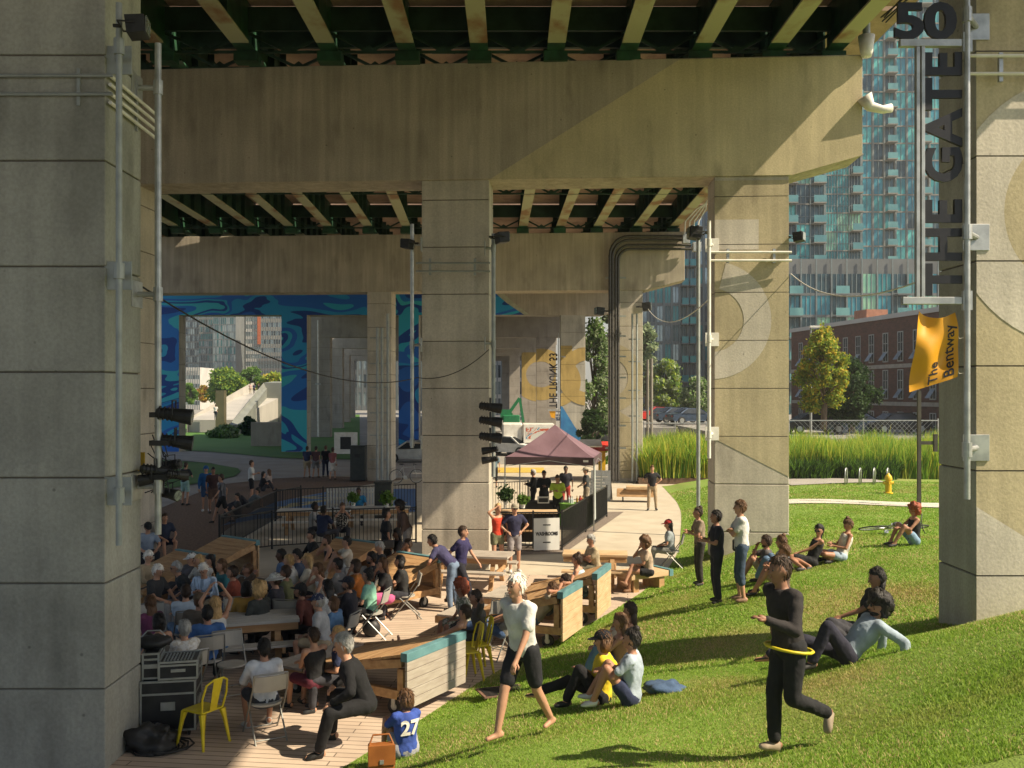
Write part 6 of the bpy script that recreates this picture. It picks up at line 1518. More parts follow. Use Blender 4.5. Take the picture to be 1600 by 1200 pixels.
    if hs!='bald':
        rz={'curly':.15,'long':.125}.get(hs,.120); rx={'curly':.135,'long':.092}.get(hs,.084); ry={'curly':.135}.get(hs,.102)
        h.ell(hc+HR3@Vector((0,-.014,.016 if hs!='curly' else .02)),rx,ry,rz,nu,12,HR3,hairfn)
        if hs=='long' or hs=='pony':
            base=hc+HR3@Vector((0,-.06,-.02)); down=(-td*.9+Vector((0,-.1,-.3))).normalized() if pose!='lounge' else Vector((0,-.2,-1)).normalized(); L=.30 if hs=='long' else .24; wd=.085 if hs=='long' else .035
            rr=[(base,X*wd*.9,fwd*.05),(base+down*L*.35,X*wd*1.08,fwd*.045),(base+down*L*.7,X*wd,fwd*.04),(base+down*L,X*wd*.55,fwd*.02)]
            h.loft(rr,12)
        if hs=='bob':
            base=hc+HR3@Vector((0,-.03,0)); h.loft([(base+Vector((0,0,.03)),X*.09,Vector((0,1,0))*.085),(base-Vector((0,0,.06)),X*.10,Vector((0,1,0))*.075),(base-Vector((0,0,.13)),X*.085,Vector((0,1,0))*.06)],14)
        if hs=='bun': h.ell(hc+HR3@Vector((0,-.06,.125)),.042,.042,.042,10,8,HR3)
        if hs=='curly' : 
            for k in range(26):
                v=Vector((rnd.gauss(0,1),rnd.gauss(-.3,1),rnd.gauss(.25,1))).normalized(); 
                if v.y>.35 and v.z<.4: continue
                h.ell(hc+HR3@Vector((v.x*.12,v.y*.12-.02,v.z*.13+.01)),.035,.035,.035,7,5)
        if dist<31 and hs!='curly':
            for k in range(240 if dist<20 else 130):
                v=Vector((rnd.gauss(0,1),rnd.gauss(-.45,1),rnd.gauss(.35,1))).normalized()
                if v.y>.25 and v.z<.35: continue
                p=Vector((v.x*rx,v.y*ry-.014,v.z*rz+.016))*1.0; tdn=Vector((0,-.25,-1)); tdn=(tdn-v*tdn.dot(v)); tdn=(tdn.normalized() if tdn.length>.1 else Vector((0,-1,0)))+Vector((rnd.gauss(0,.3),rnd.gauss(0,.3),0)); sdv=v.cross(tdn).normalized()*.005
                a_=hc+HR3@(p+v*.002-tdn*.012); b_=hc+HR3@(p+v*(.004+.004*rnd.random())+tdn*.022); c_=hc+HR3@(p+v*(.002+.005*rnd.random())+tdn*.045); q_=HR3@sdv
                h.add([a_-q_,a_+q_,b_+q_,b_-q_,c_],[(0,1,2,3),(3,2,4)])
        if beard: h.ell(hc+HR3@Vector((0,.034,-.085)),.058,.058,.036,12,8,HR3)
        h.build('hair',hm,P_,smooth=True)
    elif beard:
        h.ell(hc+HR3@Vector((0,.034,-.085)),.058,.058,.036,12,8,HR3); h.build('hair',hm,P_,smooth=True)
    if hat:
        hmat=cloth(hatc); k=MB()
        def hf(q): 
            return Vector((q.x,q.y,max(q.z,-.01)))
        k.ell(hc+HR3@Vector((0,-.01,.045)),.092,.110,.095,18,10,HR3,hf)
        if hat=='cap': 
            vs=[];
            for i in range(9):
                a_=R(20+140*i/8); vs.append(hc+HR3@Vector((.085*math.cos(a_),.085*math.sin(a_)+.005,.05))); 
            for i in range(9):
                a_=R(20+140*i/8); vs.append(hc+HR3@Vector((.085*math.cos(a_)*1.05,.085*math.sin(a_)*(1.1)+.085*math.sin(a_),.035)))
            n0=len(vs); vs2=[v+HR3@Vector((0,0,.008)) for v in vs]
            fs=[(i,i+1,10+i,9+i) for i in range(8)]; k.add(vs+vs2,[f[::-1] for f in fs]+[tuple(q+n0 for q in f) for f in fs])
        if hat=='bucket': k.loft([(hc+HR3@Vector((0,-.01,.06)),HR3@X*.1,HR3@Vector((0,.118,0))),(hc+HR3@Vector((0,-.01,.01)),HR3@X*.175,HR3@Vector((0,.19,0))),(hc+HR3@Vector((0,-.01,.02)),HR3@X*.17,HR3@Vector((0,.185,0)))],20)
        if hat=='hood': k.ell(hc+HR3@Vector((0,-.02,.0)),.1,.12,.14,14,10,HR3,hairfn)
        k.build('cap' if hat=='cap' else 'hat',hmat,P_,smooth=True)
    if glasses:
        k=MB()
        for s in(-1,1): k.ell(hc+HR3@Vector((s*.033,.092,.012)),.027,.009,.02,10,6,HR3); k.tube([hc+HR3@Vector((s*.06,.085,.015)),hc+HR3@Vector((s*.076,0,.01))],.003,5)
        k.build('sunglasses',BLACK,P_,smooth=True)
    if bag=='shoulder':
        k=MB(); k.tube([shl[-1]+Vector((.05,.02,.06)),ch+Vector((0,.14,0)),hip[1]+Vector((.12,.02,.05)),ch+Vector((.03,-.15,0)),shl[-1]+Vector((.05,-.02,.06))],.012,6); k.build('bag_strap',BLACK,P_)
        k=MB(); q=hip[1]+Vector((.16,0,-.02)); k.box(q.x-.06,q.y-.13,q.z-.1,q.x+.06,q.y+.13,q.z+.1); k.build('shoulder_bag',BLACK,P_,bevel=.03)
    if number:
        o=textmesh(number,.26,.004,WHITEP,'number',bold=.008,parent=P_,align='CENTER')
        Mx=Matrix.Identity(4); zax=-fwd; yax=td; xax=yax.cross(zax)
        for i,vv in enumerate((xax,yax,zax)): 
            for j in range(3): Mx[j][i]=vv[j]
        base=ph_+td*.24
        for v in o.data.vertices:
            p=Mx.to_3x3()@v.co; xx=v.co.x; p=p+base-fwd*(.137-.5*max(0,(abs(xx)-.02))**2*3.2); v.co=p
        o.data.update()
    return P_
ZH={'stand':1.72,'walk':1.70,'chair':1.27,'bench':1.25,'ground':.90,'lounge':1.1,'recline':.72,'side':.88,'lean':1.3}
def hp_at(u,v,pose,z0=0,scale=1.0,zh=None):
    """ground point under the person whose head top appears at (u,v); on the lawn the ground height is iterated"""
    zz=z0 if z0 is not None else .5; zh=zh or ZH[pose]
    for _ in range(12):
        zt=zz+zh*scale; d=(CAMZ-zt)*F/(v-V0); x_=sx(u,d)
        if z0 is None: zz=.5*zz+.5*hz(x_,d)
    return x_,d,zz
LEANS={'stand':2,'walk':6,'chair':6,'bench':10,'ground':-2,'lounge':-38,'recline':-42,'side':-18,'lean':42}
def who(label,u,v,pose,face,z0=0,scale=1.0,zh=None,chair=False,dx=0,dy=0,at=None,**k):
    ln=R(k.get('lean') if k.get('lean') is not None else LEANS[pose]); ph={'chair':.47,'bench':.47,'ground':.11,'recline':.11,'side':.11,'lounge':.46}.get(pose,.94)
    q=.7 if pose=='lean' else .35
    yl=(math.sin(ln)*.5+math.sin(ln*q)*.160+.02)*scale; zt=ph+math.cos(ln)*.5+math.cos(ln*q)*.160+.125+(.03 if k.get('hs')=='curly' else 0)+(.03 if k.get('hs')=='bun' else 0)
    X_,Y_,Z_=hp_at(u,v,pose,z0,scale,zt)
    if z0 is None:
        for _ in range(6):
            bx0=X_-yl*math.cos(R(face)); by0=Y_-yl*math.sin(R(face)); zb=hz(bx0,by0); Y_=(CAMZ-zb-zt*scale)*F/(v-V0); X_=sx(u,Y_)
    if at: X_,Y_=at; yl=0
    X_-=yl*math.cos(R(face)); Y_-=yl*math.sin(R(face)); Z_=hz(X_,Y_) if z0 is None else z0
    o=person(label,X_+dx,Y_+dy,Z_,R(face),pose,scale=scale,**k)
    if chair:
        f=R(face); folding('folding chair under the '+chair,X_+dx-.02*math.cos(f),Y_+dy-.02*math.sin(f),f-math.pi/2)
    return o
K='black'; 
BLU=(.12,.25,.5); LBL=(.45,.55,.66); WHT=(.75,.74,.70); BLKC=(.02,.02,.022); NVY=(.03,.04,.09); GRY=(.25,.25,.25); KHK=(.42,.34,.22); DEN=(.12,.2,.32)
G1='seated audience on the boardwalk'
# --- shaded crowd, left ---
who('elderly person in a tan shirt bowing their head beside the left column',231,860,'bench',-20,top=KHK,legs=(.2,.17,.13),hair='white',sk=4,sleeve='long',nod=25,group=G1)
who('white haired person in a dark shirt next to the left column',247,882,'bench',-15,top=(.05,.05,.05),legs=GRY,hair='white',hs='short',nod=28,group=G1)
who('grey haired man in a black tee leaning forward with hands on knees',274,878,'bench',205,top=(.035,.04,.045),legs=(.08,.08,.1),hair='grey',sk=0,lean=32,glasses=True,group=G1,lp='wide')
who('balding man in a light blue checked shirt reading a paper',318,880,'bench',262,top=(.28,.36,.46),legs=KHK,hair='white',hs='short',sk=0,sleeve='roll',nod=38,lean=18,arms='phone',pat='stripe',group=G1)
who('man in a pale blue tee seen from behind left of the yellow logo shirt',290,913,'chair',118,top=LBL,legs=DEN,hair='dark',chair='man in the pale blue tee',group=G1)
who('person in a white cap behind the grey haired man',299,864,'lounge',215,top=(.1,.1,.12),hair='dark',hs='short',hat='cap',hatc=WHT,zh=1.05,group=G1)
who('person with dark green tinted hair lying on a shaded lounger',327,866,'lounge',215,top=WHT,hair='black',hs='long',zh=1.1,female=True,group=G1)
who('blond woman in a patterned vest behind the man in black',288,866,'bench',230,top=(.4,.38,.33),pat='print',hair='blond',hs='bob',female=True,zh=1.15,group=G1,dx=.3)
who('person in a cap and dark jacket at the back of the chairs',311,926,'chair',100,top=(.16,.13,.10),hair='brown',hat='cap',hatc=(.16,.12,.08),group=G1)
who('woman in a white top stretching both arms overhead',336,932,'chair',120,top=WHT,legs=DEN,hair='blond',hs='long',arms='raise',female=True,sleeve='none',tanktop=True,group=G1,zh=1.2)
who('black haired woman in a black halter top near the left column',247,958,'chair',140,top=BLKC,legs=(.1,.1,.12),hair=K,hs='bob',female=True,tanktop=True,chair='black haired woman in the halter top',group=G1)
who('woman with short grey hair in white printed tee and turquoise shorts',287,968,'chair',128,top=(.66,.64,.6),pat='print',legs=(.05,.35,.4),leg='short',hair='grey',female=True,chair='grey haired woman in the printed tee',group=G1)
who('man in a royal blue tee seen from behind',324,946,'chair',112,top=(.06,.15,.38),legs=BLKC,hair=K,chair='man in the royal blue tee',group=G1,sk=1)
who('man in a loose white shirt on the chair nearest the middle of the boardwalk',412,998,'chair',118,top=(.66,.68,.72),legs=(.06,.06,.07),leg='shorts',hair=K,hs='short',sleeve='roll',sk=1,shoe=(.5,.5,.48),chair='man in the loose white shirt',arms='knees',beard=True)
who('woman with a black bob in a mustard top',385,908,'chair',100,top=(.42,.24,.05),legs=BLKC,hair=K,hs='bob',female=True,sleeve='long',group=G1,arms='lap')
who('seated officer-like man in a light blue shirt and tie by the left column',231,816,'bench',-60,top=(.3,.36,.45),legs=(.02,.02,.03),hair=K,hat='cap',hatc=BLKC,nod=25,group=G1)
who('man in dark shorts sitting on a case behind the left pole',258,802,'bench',-50,top=(.03,.04,.07),legs=NVY,leg='shorts',hair='dark',sk=0,group=G1,zh=1.3)
who('bearded man lying back on the inner shaded lounger',386,880,'lounge',215,top=(.14,.10,.07),hair='brown',sk=1,arms='behind',group=G1)
who('sandy haired person in a dark jacket beside the bucket hat',404,908,'chair',150,top=(.05,.055,.05),hair='blond',hs='curly',group=G1,sleeve='long')
who('person in a white bucket hat and dark layers',429,895,'chair',170,top=(.04,.04,.05),legs=BLKC,hair='dark',sleeve='long',hat='bucket',hatc=(.68,.66,.6),group=G1,arms='fold')
who('man in a slate blue sweater sitting in profile',463,858,'bench',185,top=(.07,.09,.14),legs=GRY,hair=K,sleeve='long',nod=20,arms='phone',group=G1)
who('person in white just behind the slate blue sweater',452,866,'bench',185,top=WHT,legs=KHK,hair='blond',group=G1,zh=1.15)
who('person in a dark cap and maroon jacket at the weathered table',467,912,'chair',175,top=(.13,.04,.03),legs=BLKC,hair=K,hat='cap',hatc=(.03,.03,.03),sleeve='long',sk=2,group=G1,arms='lap',lean=20)
who('man in a navy cap and pale grey shirt with khaki shorts',494,928,'chair',178,top=(.45,.46,.46),legs=KHK,leg='shorts',hair='grey',hat='cap',hatc=NVY,shoe=(.6,.6,.58),group=G1,arms='lap',sleeve='short',lean=12)
who('woman with long dark hair in white behind the navy cap',509,906,'chair',150,top=WHT,legs=DEN,hair=K,hs='long',female=True,group=G1)
who('woman in a white tank top raising one arm to her head',494,880,'bench',200,top=WHT,legs=BLKC,hair='brown',hs='pony',female=True,tanktop=True,arms='chin',lean=22,group=G1)
who('child with brown hair in a blue tee',522,932,'chair',165,top=(.12,.24,.42),legs=(.1,.1,.12),hair='brown',hs='bob',scale=.9,chair='child in the blue tee',group=G1)
who('bearded man in a dark navy cap and black shirt',543,901,'chair',170,top=(.03,.03,.04),legs=BLKC,hair='dark',hat='cap',hatc=(.03,.035,.05),beard=True,group=G1,sleeve='long')
who('woman with a dark bun in a mint green tee',573,886,'chair',170,top=(.28,.58,.44),legs=BLKC,hair=K,hs='bun',female=True,chair='woman in mint green',group=G1)
who('long haired woman in black top and pink skirt by the sunlit lounger',598,872,'bench',190,top=BLKC,legs=(.6,.12,.28),leg='skirt',hair='brown',hs='long',female=True,group=G1,arms='chin')
who('dark haired bearded man left of the pink skirt woman',581,862,'bench',190,top=(.03,.03,.035),hair=K,beard=True,group=G1,sk=1)
who('dark haired boy in a black tank top beside the man in the black suit',489,980,'chair',140,top=BLKC,legs=(.15,.03,.05),leg='shorts',hair='dark',tanktop=True,sk=0,group=G1,scale=.95)
who('fair haired person half hidden behind the man in the black suit',517,978,'chair',190,top=NVY,hair='blond',hs='short',group=G1,scale=.95,dx=.1)
who('big grey haired man in a black suit on the low end of the nearest lounger',540,990,'bench',190,top=(.012,.012,.014),legs=(.012,.012,.013),hair='grey',sleeve='long',lean=24,scale=1.2,arms='knees',lp='wide',sk=0,nod=15,shoe=(.01,.01,.01),dx=-.05)
who('woman with messy brown hair in blue numbered jersey at the lawn edge',634,1077,'ground',122,yaw=35,scale=.88,z0=None,top=(.05,.10,.42),legs=(.35,.35,.38),leg='short',hair='brown',hs='bob',female=True,number='27',sk=1,shoe=(.3,.05,.04),glasses=True,zh=.9)
who('man in a black tank top sitting forward on the shaded lounger',510,836,'bench',200,top=BLKC,legs=BLKC,leg='shorts',hair='dark',tanktop=True,arms='chin',lean=15,group=G1,zh=1.2,beard=True)
who('person in black beside the fence on the shaded lounger',486,828,'bench',205,top=BLKC,hair=K,sleeve='long',group=G1,zh=1.25)
who('man in a floral shirt and pale shorts with his knees up',541,838,'ground',195,z0=.42,top=(.5,.45,.35),pat='print',legs=(.45,.5,.52),leg='shorts',hair=K,hs='short',group=G1,arms='knees',zh=.85)
who('person in a grey top behind the bearded men',592,846,'bench',200,top=(.05,.05,.05),hair='grey',group=G1,zh=1.1,nod=20)
who('dark clothed woman with a shoulder bag standing near the middle column',606,793,'stand',20,top=BLKC,legs=BLKC,hair=K,hs='bun',female=True,bag='shoulder',sk=2)
who('man in a brown jacket bending toward the woman with the bag',622,782,'stand',200,top=(.09,.06,.05),legs=GRY,hair=K,hs='curly',sleeve='long',lean=25,sk=2)
who('seated person in black below the standing pair',618,826,'bench',200,top=BLKC,hair=K,hs='long',sk=3,group=G1)
who('person with hand to chin right of the seated black haired one',636,842,'bench',200,top=(.06,.03,.03),hair='dark',arms='chin',group=G1,sk=2)
who('man in a polka dot navy shirt and jeans leaning over the sunlit lounger',650,834,'lean',168,top=(.06,.055,.13),legs=(.16,.22,.32),hair=K,lean=42,sk=1,zh=1.42,spread=.14,arms='table',dx=.35)
who('walker in a navy polo crossing in front of the middle column',725,822,'walk',-20,top=(.035,.03,.10),legs=(.02,.02,.03),hair='dark',sk=0,shoe=(.03,.03,.03))
who('woman in a red top with khaki shorts shading her eyes by the fence',778,787,'stand',-60,top=(.72,.07,.03),legs=(.20,.20,.11),leg='short',hair='blond',hs='pony',female=True,tanktop=True,sk=0,arms='visor',shoe=(.3,.3,.3))
who('man in navy tee and grey shorts with hands on hips by the fence',804,787,'stand',-75,top=(.03,.03,.07),legs=(.30,.27,.27),leg='shorts',hair='grey',hs='short',arms='hips',glasses=True,sk=0,shoe=(.6,.6,.58),hat='cap',hatc=(.34,.3,.22))
EXT=[('brown haired woman in teal squeezed in behind the balding man',346,874,'chair',220,(.05,.2,.22),'brown','long',True),
('person in a brick red tee between the two shaded loungers',362,884,'chair',190,(.3,.07,.04),'dark','short',False),
('person in olive right behind the bucket hat',443,884,'chair',180,(.14,.15,.07),'dark','short',False),
('fair haired woman in cream behind the slate blue sweater',478,866,'chair',185,(.6,.54,.42),'blond','long',True),
('person in denim blue in the last row near the lounger',437,858,'chair',190,(.12,.2,.34),'black','short',False),
('dark haired person in grey stripes between navy caps',529,872,'chair',175,(.3,.3,.3),'black','short',False),
('person in rust orange in front of the bearded men',556,874,'chair',185,(.5,.18,.04),'dark','bob',True),
('person in plum beside the left column row',233,930,'chair',140,(.18,.05,.12),'brown','long',True),
('person in dark grey at the very left of the front rows',232,990,'chair',125,(.07,.07,.075),'black','short',False),
('person in black to the right of the pink skirt woman',622,868,'bench',190,(.03,.03,.03),'black','bob',True)]
for i,(l,u,v,p_,f_,t_,hc_,hs_,fm) in enumerate(EXT):
    who(l,u,v,p_,f_,top=t_,hair=hc_,hs=hs_,female=fm,sk=(0,1,2,0,3,1)[i%6],legs=((.04,.04,.05),(.1,.13,.2),(.3,.26,.2))[i%3],leg=('long','shorts','long')[i%3],group=G1,arms=('lap','fold','chin','knees')[i%4],chair=(l[:0]+'person '+l.split(' ',1)[1]) if i%3==0 else False)
# --- tent ---
who('person in black at the left inside the tent',832,733,'stand',180,top=BLKC,legs=BLKC,hair='grey',sk=1,arms='phone',sleeve='long')
who('person in a black jacket bending inside the tent',850,735,'stand',-90,top=(.02,.02,.02),legs=BLKC,hair=K,sk=2,sleeve='long',arms='phone')
who('person in a hi-vis yellow vest leaning over the table in the tent',871,742,'stand',-100,top=(.55,.75,.08),legs=BLKC,hair='dark',sk=1,lean=14,nod=25,arms='phone',zh=1.62)
who('tall dark clothed person at the back of the tent',884,728,'stand',-90,top=(.02,.02,.03),legs=(.4,.05,.04),hair=K,sk=3)
who('man in a grey tee with hands clasped at the right side of the tent',915,730,'stand',185,top=(.06,.065,.065),legs=(.25,.2,.14),leg='shorts',hair='dark',hat='cap',hatc=(.35,.3,.22),sk=0,arms='lap',shoe=(.5,.5,.5))
who('man in black tee and beige trousers, hands on hips, alone on the plaza',1019,727,'stand',-95,top=(.025,.025,.03),legs=(.45,.34,.22),hair='brown',arms='hips',sk=0,spread=.15)
who('grey haired person in a tan top sitting with crossed legs at the sunlit table',924,835,'bench',195,top=(.42,.34,.22),legs=(.13,.12,.08),leg='capri',hair='grey',sk=1,arms='cross',lp='cross',zh=1.3,shoe=(.25,.14,.07))
who('woman in beige with hand to her hair at the end of the corner bench',1006,837,'bench',190,top=(.5,.38,.28),legs=BLKC,leg='short',hair='brown',hs='curly',female=True,sk=1,arms='chin',lp='cross',shoe=(.2,.1,.05),zh=1.3)
who('woman in a red cap and grey tee on a folding chair at the plaza edge',1043,812,'chair',170,top=(.32,.36,.38),legs=(.2,.2,.18),leg='long',hair=K,hs='pony',female=True,hat='cap',hatc=(.45,.03,.03),sk=1,chair='woman in the red cap',arms='lap')
who('woman in a pale blue camisole leaning on the far lawn edge lounger',921,872,'bench',160,dx=-.2,dy=.7,top=(.45,.6,.68),legs=DEN,hair='dark',hs='bun',female=True,tanktop=True,sk=0,zh=1.25,arms='lap')
who('reclining person with short dark hair on the farthest lawn edge lounger',893,903,'lounge',161,dy=.4,dx=-.1,top=(.1,.12,.14),legs=(.1,.1,.12),hair='dark',sk=1,zh=1.1,glasses=True,arms='behind')
who('man resting his head behind his arm on the pine back lounger',878,917,'lounge',158,dy=.45,top=(.5,.42,.33),legs=DEN,hair='brown',sk=1,arms='behind',zh=1.12,dx=-.15)
who('woman with big curly auburn hair in a printed dress',720,904,'bench',200,top=(.20,.21,.14),pat='print',legs=(.2,.2,.15),leg='dress',hair='red',hs='curly',female=True,sk=1,arms='lap')
who('person stretching an arm behind the curly haired woman',742,922,'bench',190,top=(.10,.09,.08),hair='dark',sk=1,arms='behind',zh=1.2)
who('dark haired woman in a black tank top lying along the nearest lounger',737,946,'lounge',165,top=BLKC,legs=(.3,.24,.17),leg='short',hair='dark',hs='short',female=True,tanktop=True,sk=0,zh=1.12,shoe=None,dx=-.1)
who('person in jeans with feet up beside the folding chairs',779,948,'lounge',165,dy=1.1,top=(.35,.32,.28),legs=(.08,.14,.28),hair='brown',sk=0,zh=1.1,dx=.35,arms='lap')
# --- walkers on the lawn ---
who('barefoot walker with white hair in a white shirt striding across the lawn foreground',818,898,'walk',225,at=(.12,9.75),z0=None,top=(.72,.70,.66),legs=(.02,.02,.025),leg='shorts',hair='white',sk=0,lean=10,shoe=None,sleeve='short')
w2=who('dark clothed runner in black trousers with a yellow strap on the lawn foreground',1226,872,'walk',200,at=(2.38,8.25),z0=None,top=(.035,.03,.03),legs=(.018,.018,.02),hair='dark',sk=2,lp='run',arms='run',shoe=(.35,.28,.2),lean=10,sleeve='long')
k=MB(); k.tube([(.20*math.cos(t*.45),.20*math.sin(t*.45),.92+.03*math.sin(t*.45)) for t in range(15)],.014,6); o=k.build('waist_strap',M('strap_yellow',(.75,.6,.03),rough=.5),w2,smooth=True)
# --- on the lawn ---
HK=who('man in a white and yellow tee with a camera bag standing barefoot on the lawn',1155,781,'stand',172,z0=None,top=(.72,.71,.68),legs=(.05,.08,.13),leg='capri',hair='brown',beard=False,sk=0,arms='cross',bag='shoulder',shoe=(.3,.18,.12),scale=1.03)
who('woman in a beige apron standing at the painted column',1091,790,'stand',185,z0=None,top=(.28,.21,.15),legs=(.04,.035,.03),hair='dark',hs='bun',female=True,sk=1,arms='phone',scale=.97)
who('dark haired woman in a navy jumpsuit facing the beige apron',1117,797,'stand',183,z0=None,top=(.02,.022,.035),legs=(.02,.022,.035),hair=K,hs='short',female=True,sk=1,arms='phone',scale=.96)
who('man drinking from a cup on the grass by the painted column',1198,836,'ground',165,z0=None,top=(.10,.09,.09),legs=KHK,leg='shorts',hair='dark',beard=True,sk=1,arms='cup',zh=.9)
who('woman with a top bun in pale blue behind the drinking man',1222,834,'ground',150,z0=None,top=(.35,.45,.52),legs=DEN,hair='brown',hs='bun',female=True,sk=1,arms='hug')
who('tanned person in a brown tank sitting with raised knees',1214,850,'ground',170,z0=None,top=(.16,.10,.08),legs=(.33,.25,.16),leg='shorts',hair='brown',hs='short',sk=1,tanktop=True,arms='knees',female=True,dx=.1)
who('woman in a black dress and sunglasses leaning back on one arm',1278,819,'side',188,z0=None,top=BLKC,legs=BLKC,leg='dress',hair=K,hs='long',female=True,tanktop=True,sk=1,glasses=True,arms='prop',yaw=40)
who('woman with a high bun in a white tank looking at her phone',1325,808,'side',183,z0=None,top=(.75,.70,.62),legs=(.4,.5,.6),leg='short',hair='brown',hs='bun',female=True,tanktop=True,sk=1,arms='phone',nod=30,lp='crossleg')
who('red haired woman in a black tank and denim shorts sitting by the bicycle',1428,785,'ground',182,z0=None,top=BLKC,legs=(.25,.38,.52),leg='short',hair='red',hs='curly',female=True,tanktop=True,sk=1,arms='hug')
who('bearded man in a pale blue shirt reclining by the right column',1372,923,'recline',182,z0=None,top=(.36,.44,.52),legs=(.03,.03,.05),hair=K,hs='curly',beard=True,sk=1,sleeve='long',glasses=True,zh=.78,scale=1.05)
who('long haired woman in shadow behind the reclining man',1386,907,'side',185,z0=None,top=(.03,.03,.03),hair=K,hs='long',female=True,sk=2,zh=.9,dx=.15,dy=.7)
who('child in a yellow tee and black cap sitting on the lawn',940,985,'ground',172,z0=None,top=(.85,.62,.03),legs=(.015,.015,.018),hair='brown',hs='bob',hat='cap',hatc=(.015,.015,.02),sk=0,lp='knees1',arms='prop',zh=.9)
who('woman with long dark hair in a white camisole and cream skirt',984,941,'ground',165,z0=None,top=(.78,.74,.68),legs=(.6,.5,.38),leg='skirt',hair='dark',hs='long',female=True,tanktop=True,sk=1,zh=.95)
who('woman with brown hair in profile between the yellow and white tops',966,958,'ground',170,z0=None,top=(.35,.18,.1),legs=DEN,hair='brown',hs='long',female=True,tanktop=True,sk=1,zh=.9)
who('woman in a pale blue tee hugging her knees on the lawn',985,978,'ground',165,z0=None,top=(.45,.53,.62),legs=NVY,leg='short',hair=K,hs='bun',female=True,sk=1,arms='hug',zh=.92,shoe=(.7,.7,.68))
# --- far people ---
FP=[('person in white and grey at the far picnic table',494,785,'bench',0,dict(top=(.5,.48,.45),hair=K,sk=3)),
('broad person in a navy top with their back turned at the far picnic table',507,790,'bench',60,dict(top=NVY,hair=K,sk=3)),
('person with hands to face at the far picnic table',535,786,'bench',-80,dict(top=BLKC,hair='brown',arms='face',pat='print')),
('person in a bright blue tee bending near the black bin',560,762,'bench',-90,dict(top=(.03,.25,.5),hair=K,sk=3,zh=1.1)),
('leftmost far walker in a navy tee and khaki shorts',480,697,'walk',90,dict(top=NVY,legs=KHK,leg='shorts',hair='dark')),
('second far walker in grey shorts',494,697,'walk',88,dict(top=(.12,.06,.06),legs=GRY,leg='shorts',hair='dark')),
('third far walker all in black and denim',509,696,'walk',92,dict(top=BLKC,legs=(.04,.05,.1),hair='brown')),
('rightmost far walker in a pale skirt',520,699,'walk',90,dict(top=(.3,.1,.1),legs=(.55,.53,.5),leg='skirt',hair='dark',female=True)),
('standing man in a white tee and black shorts by the court',394,719,'stand',10,dict(top=WHT,legs=BLKC,leg='shorts',hair='dark',arms='phone',shoe=(.6,.6,.6))),
('long haired woman sitting in black at the court edge',411,737,'ground',20,dict(top=BLKC,hair=K,hs='long',female=True)),
('woman sitting beside the long haired woman at the court edge',420,733,'ground',160,dict(top=(.5,.4,.35),hair='brown',hs='long',female=True)),
('man in a black tee and mint shorts standing by the stage lights',290,722,'stand',70,dict(top=(.03,.03,.035),legs=(.35,.55,.5),leg='shorts',hair='dark',arms='phone')),
('hooded person all in blue on the mulch',322,728,'stand',-70,dict(top=(.02,.12,.32),legs=(.04,.09,.2),leg='shorts',hair='dark',hat='hood',hatc=(.02,.12,.32),sleeve='long',shoe=(.6,.6,.6))),
('person in dark brown beside the hooded one',333,730,'stand',-60,dict(top=(.06,.03,.03),legs=(.12,.07,.05),leg='shorts',hair=K,sk=2)),
('walker in dark stripes passing on the mulch',344,741,'walk',200,dict(top=(.04,.04,.05),legs=BLKC,leg='shorts',hair='dark',pat='stripe')),
('slumped figure in grey lying on the court edge',372,770,'ground',200,dict(top=(.06,.06,.06),hair=K,zh=.7)),
('reclining person in grey on the court edge',402,762,'recline',200,dict(top=(.15,.17,.17),hair=K)),
('person in a printed shirt standing far off behind the stage lights',772,705,'stand',-90,dict(top=(.12,.18,.22),legs=BLKC,hair='dark',leg='capri'))]
for l,u,v,p_,f_,kw in FP: who(l,u,v,p_,f_,**kw)
for l,u,v,d,kw in (('distant person in white standing at the foot of the ramp',337,636,106,dict(top=WHT,legs=NVY)),('distant person in pink climbing the ramp',391,600,150,dict(top=(.6,.4,.35),legs=KHK)),('distant person in navy at the top of the ramp',397,601,151,dict(top=NVY,legs=BLKC)),('distant person crouching at the top of the ramp',404,603,152,dict(top=BLKC,legs=BLKC))):
    p=P(u,v,d); 
    zz=max(0,sz(616 if d>120 else 656,d))
    person(l,p.x,d,zz,R(90),'stand',hair='dark',**kw)
# held and carried things
def put(o,label,cat,u,v,d): 
    p=P(u,v,d); o.location=p; tag(o,label,cat); return o
t=thing('leather_satchel','tan leather satchel on the grass beside the numbered jersey',*['satchel']); q=hp_at(634,1077,'ground',None); zz=hz(q[0]-.0,q[1]-.35); t.location=(q[0]-.22,q[1]-.22,zz+.02); t.rotation_euler=(0,0,R(12))
LEA=M('tan_leather',(.34,.12,.03),(.24,.08,.02),scale=5,rough=.45)
m=MB(); m.box(-.13,-.05,0,.13,.06,.34); m.build('bag_body',LEA,t,bevel=.015); m=MB(); m.box(-.135,-.065,.14,.135,-.052,.345); m.build('flap',LEA,t,bevel=.005); m=MB(); m.box(-.02,-.075,.16,.02,-.066,.2); m.build('buckle',GALV,t); m=MB(); m.tube([(-.12,0,.33),(-.08,.03,.42),(.08,.03,.42),(.12,0,.33)],.01,6); m.build('strap',LEA,t)
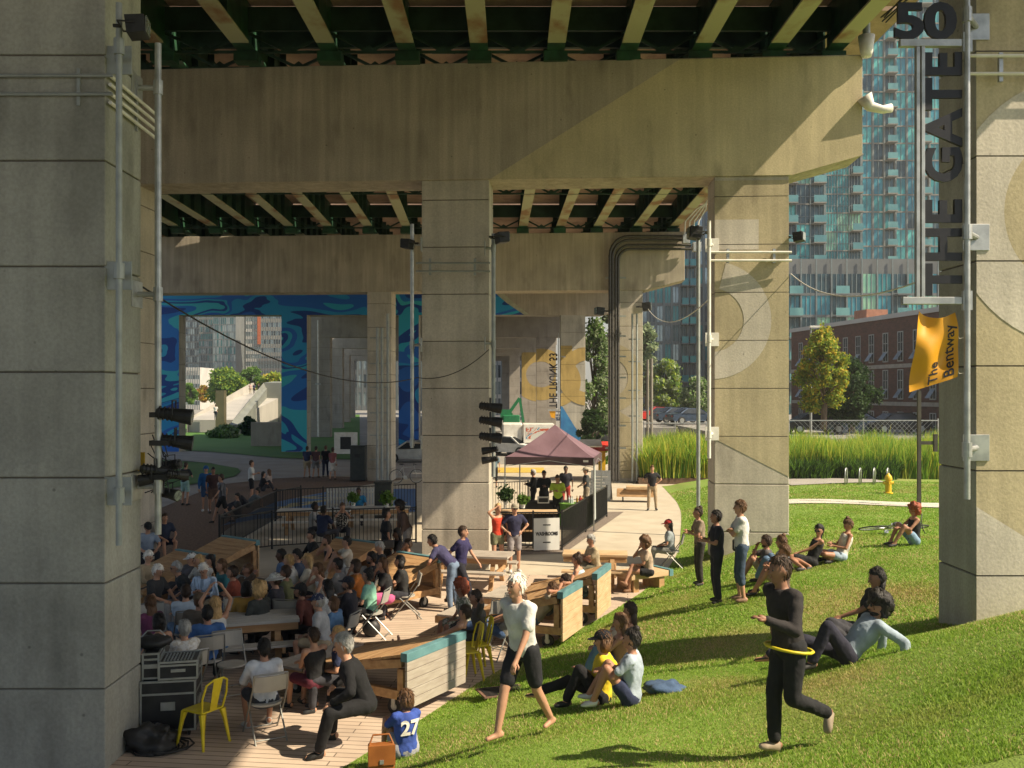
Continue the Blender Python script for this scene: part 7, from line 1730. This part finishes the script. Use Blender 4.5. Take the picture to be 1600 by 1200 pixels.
t=thing('backpack','black backpack dropped under the mint green woman\'s chair','backpack'); q=hp_at(573,886,'chair'); t.location=(q[0]+.1,q[1]-.1,0); m=MB(); m.ell((0,0,.17),.17,.13,.17,14,8); m.build('bag_body',BLACK,t,smooth=True); m=MB(); m.tube([(-.08,.12,.05),(-.08,.16,.2),(-.06,.1,.3)],.015,6); m.build('strap',BLACK,t)
t=thing('backpack','dark round bag with a white zip lying on the weathered table','bag'); t.location=(-5.05,16.0,.75); m=MB(); m.ell((0,0,.07),.26,.18,.075,16,7); m.build('bag_body',BLACK,t,smooth=True); m=MB(); m.tube([(.26*math.cos(a_*.3),.18*math.sin(a_*.3),.075) for a_ in range(-5,6)],.007,5); m.build('zip',WHITEP,t)
t=thing('water_bottle','clear plastic water bottle on the bench by the khaki shorts','bottle'); p=G(449,985); t.location=(p.x,p.y,.45); MB().tube([(0,0,0),(0,0,.15),(0,0,.19),(0,0,.2)],[.033,.033,.015,.015],10).build('bottle_body',M('clear_plastic',(.6,.65,.68),rough=.15),t); MB().cyl((0,0,.2),(0,0,.225),.016,8).build('cap',WHITEP,t)
t=thing('denim_jacket','blue denim jacket lying on the grass behind the pale blue tee','jacket'); q=hp_at(985,978,'ground',None); x_=q[0]+.45;y_=q[1]+.0; t.location=(x_,y_,hz(x_,y_)+.02); MB().ell((0,0,.04),.27,.16,.08,30,14,fn=lambda q:q*(1+.5*mnoise.noise(q*7)+.35*mnoise.noise(q*17))).build('cloth',cloth((.07,.12,.22)),t,smooth=True)
# ================= haze =================
hm_=bpy.data.materials.new('haze'); hm_.use_nodes=True; t=hm_.node_tree
for n in list(t.nodes):
    if n.type!='OUTPUT_MATERIAL': t.nodes.remove(n)
out=[n for n in t.nodes if n.type=='OUTPUT_MATERIAL'][0]
pv=t.nodes.new('ShaderNodeVolumePrincipled'); pv.inputs['Color'].default_value=(.92,.93,.88,1); pv.inputs['Density'].default_value=0.00055; pv.inputs['Anisotropy'].default_value=.3
t.links.new(pv.outputs[0],out.inputs['Volume'])
m=MB(); m.box(-2600,-80,-1.1,2600,3600,230); o=m.build('haze',hm_); tag(o,'thin warm summer haze in the air over the city','haze',kind='stuff')
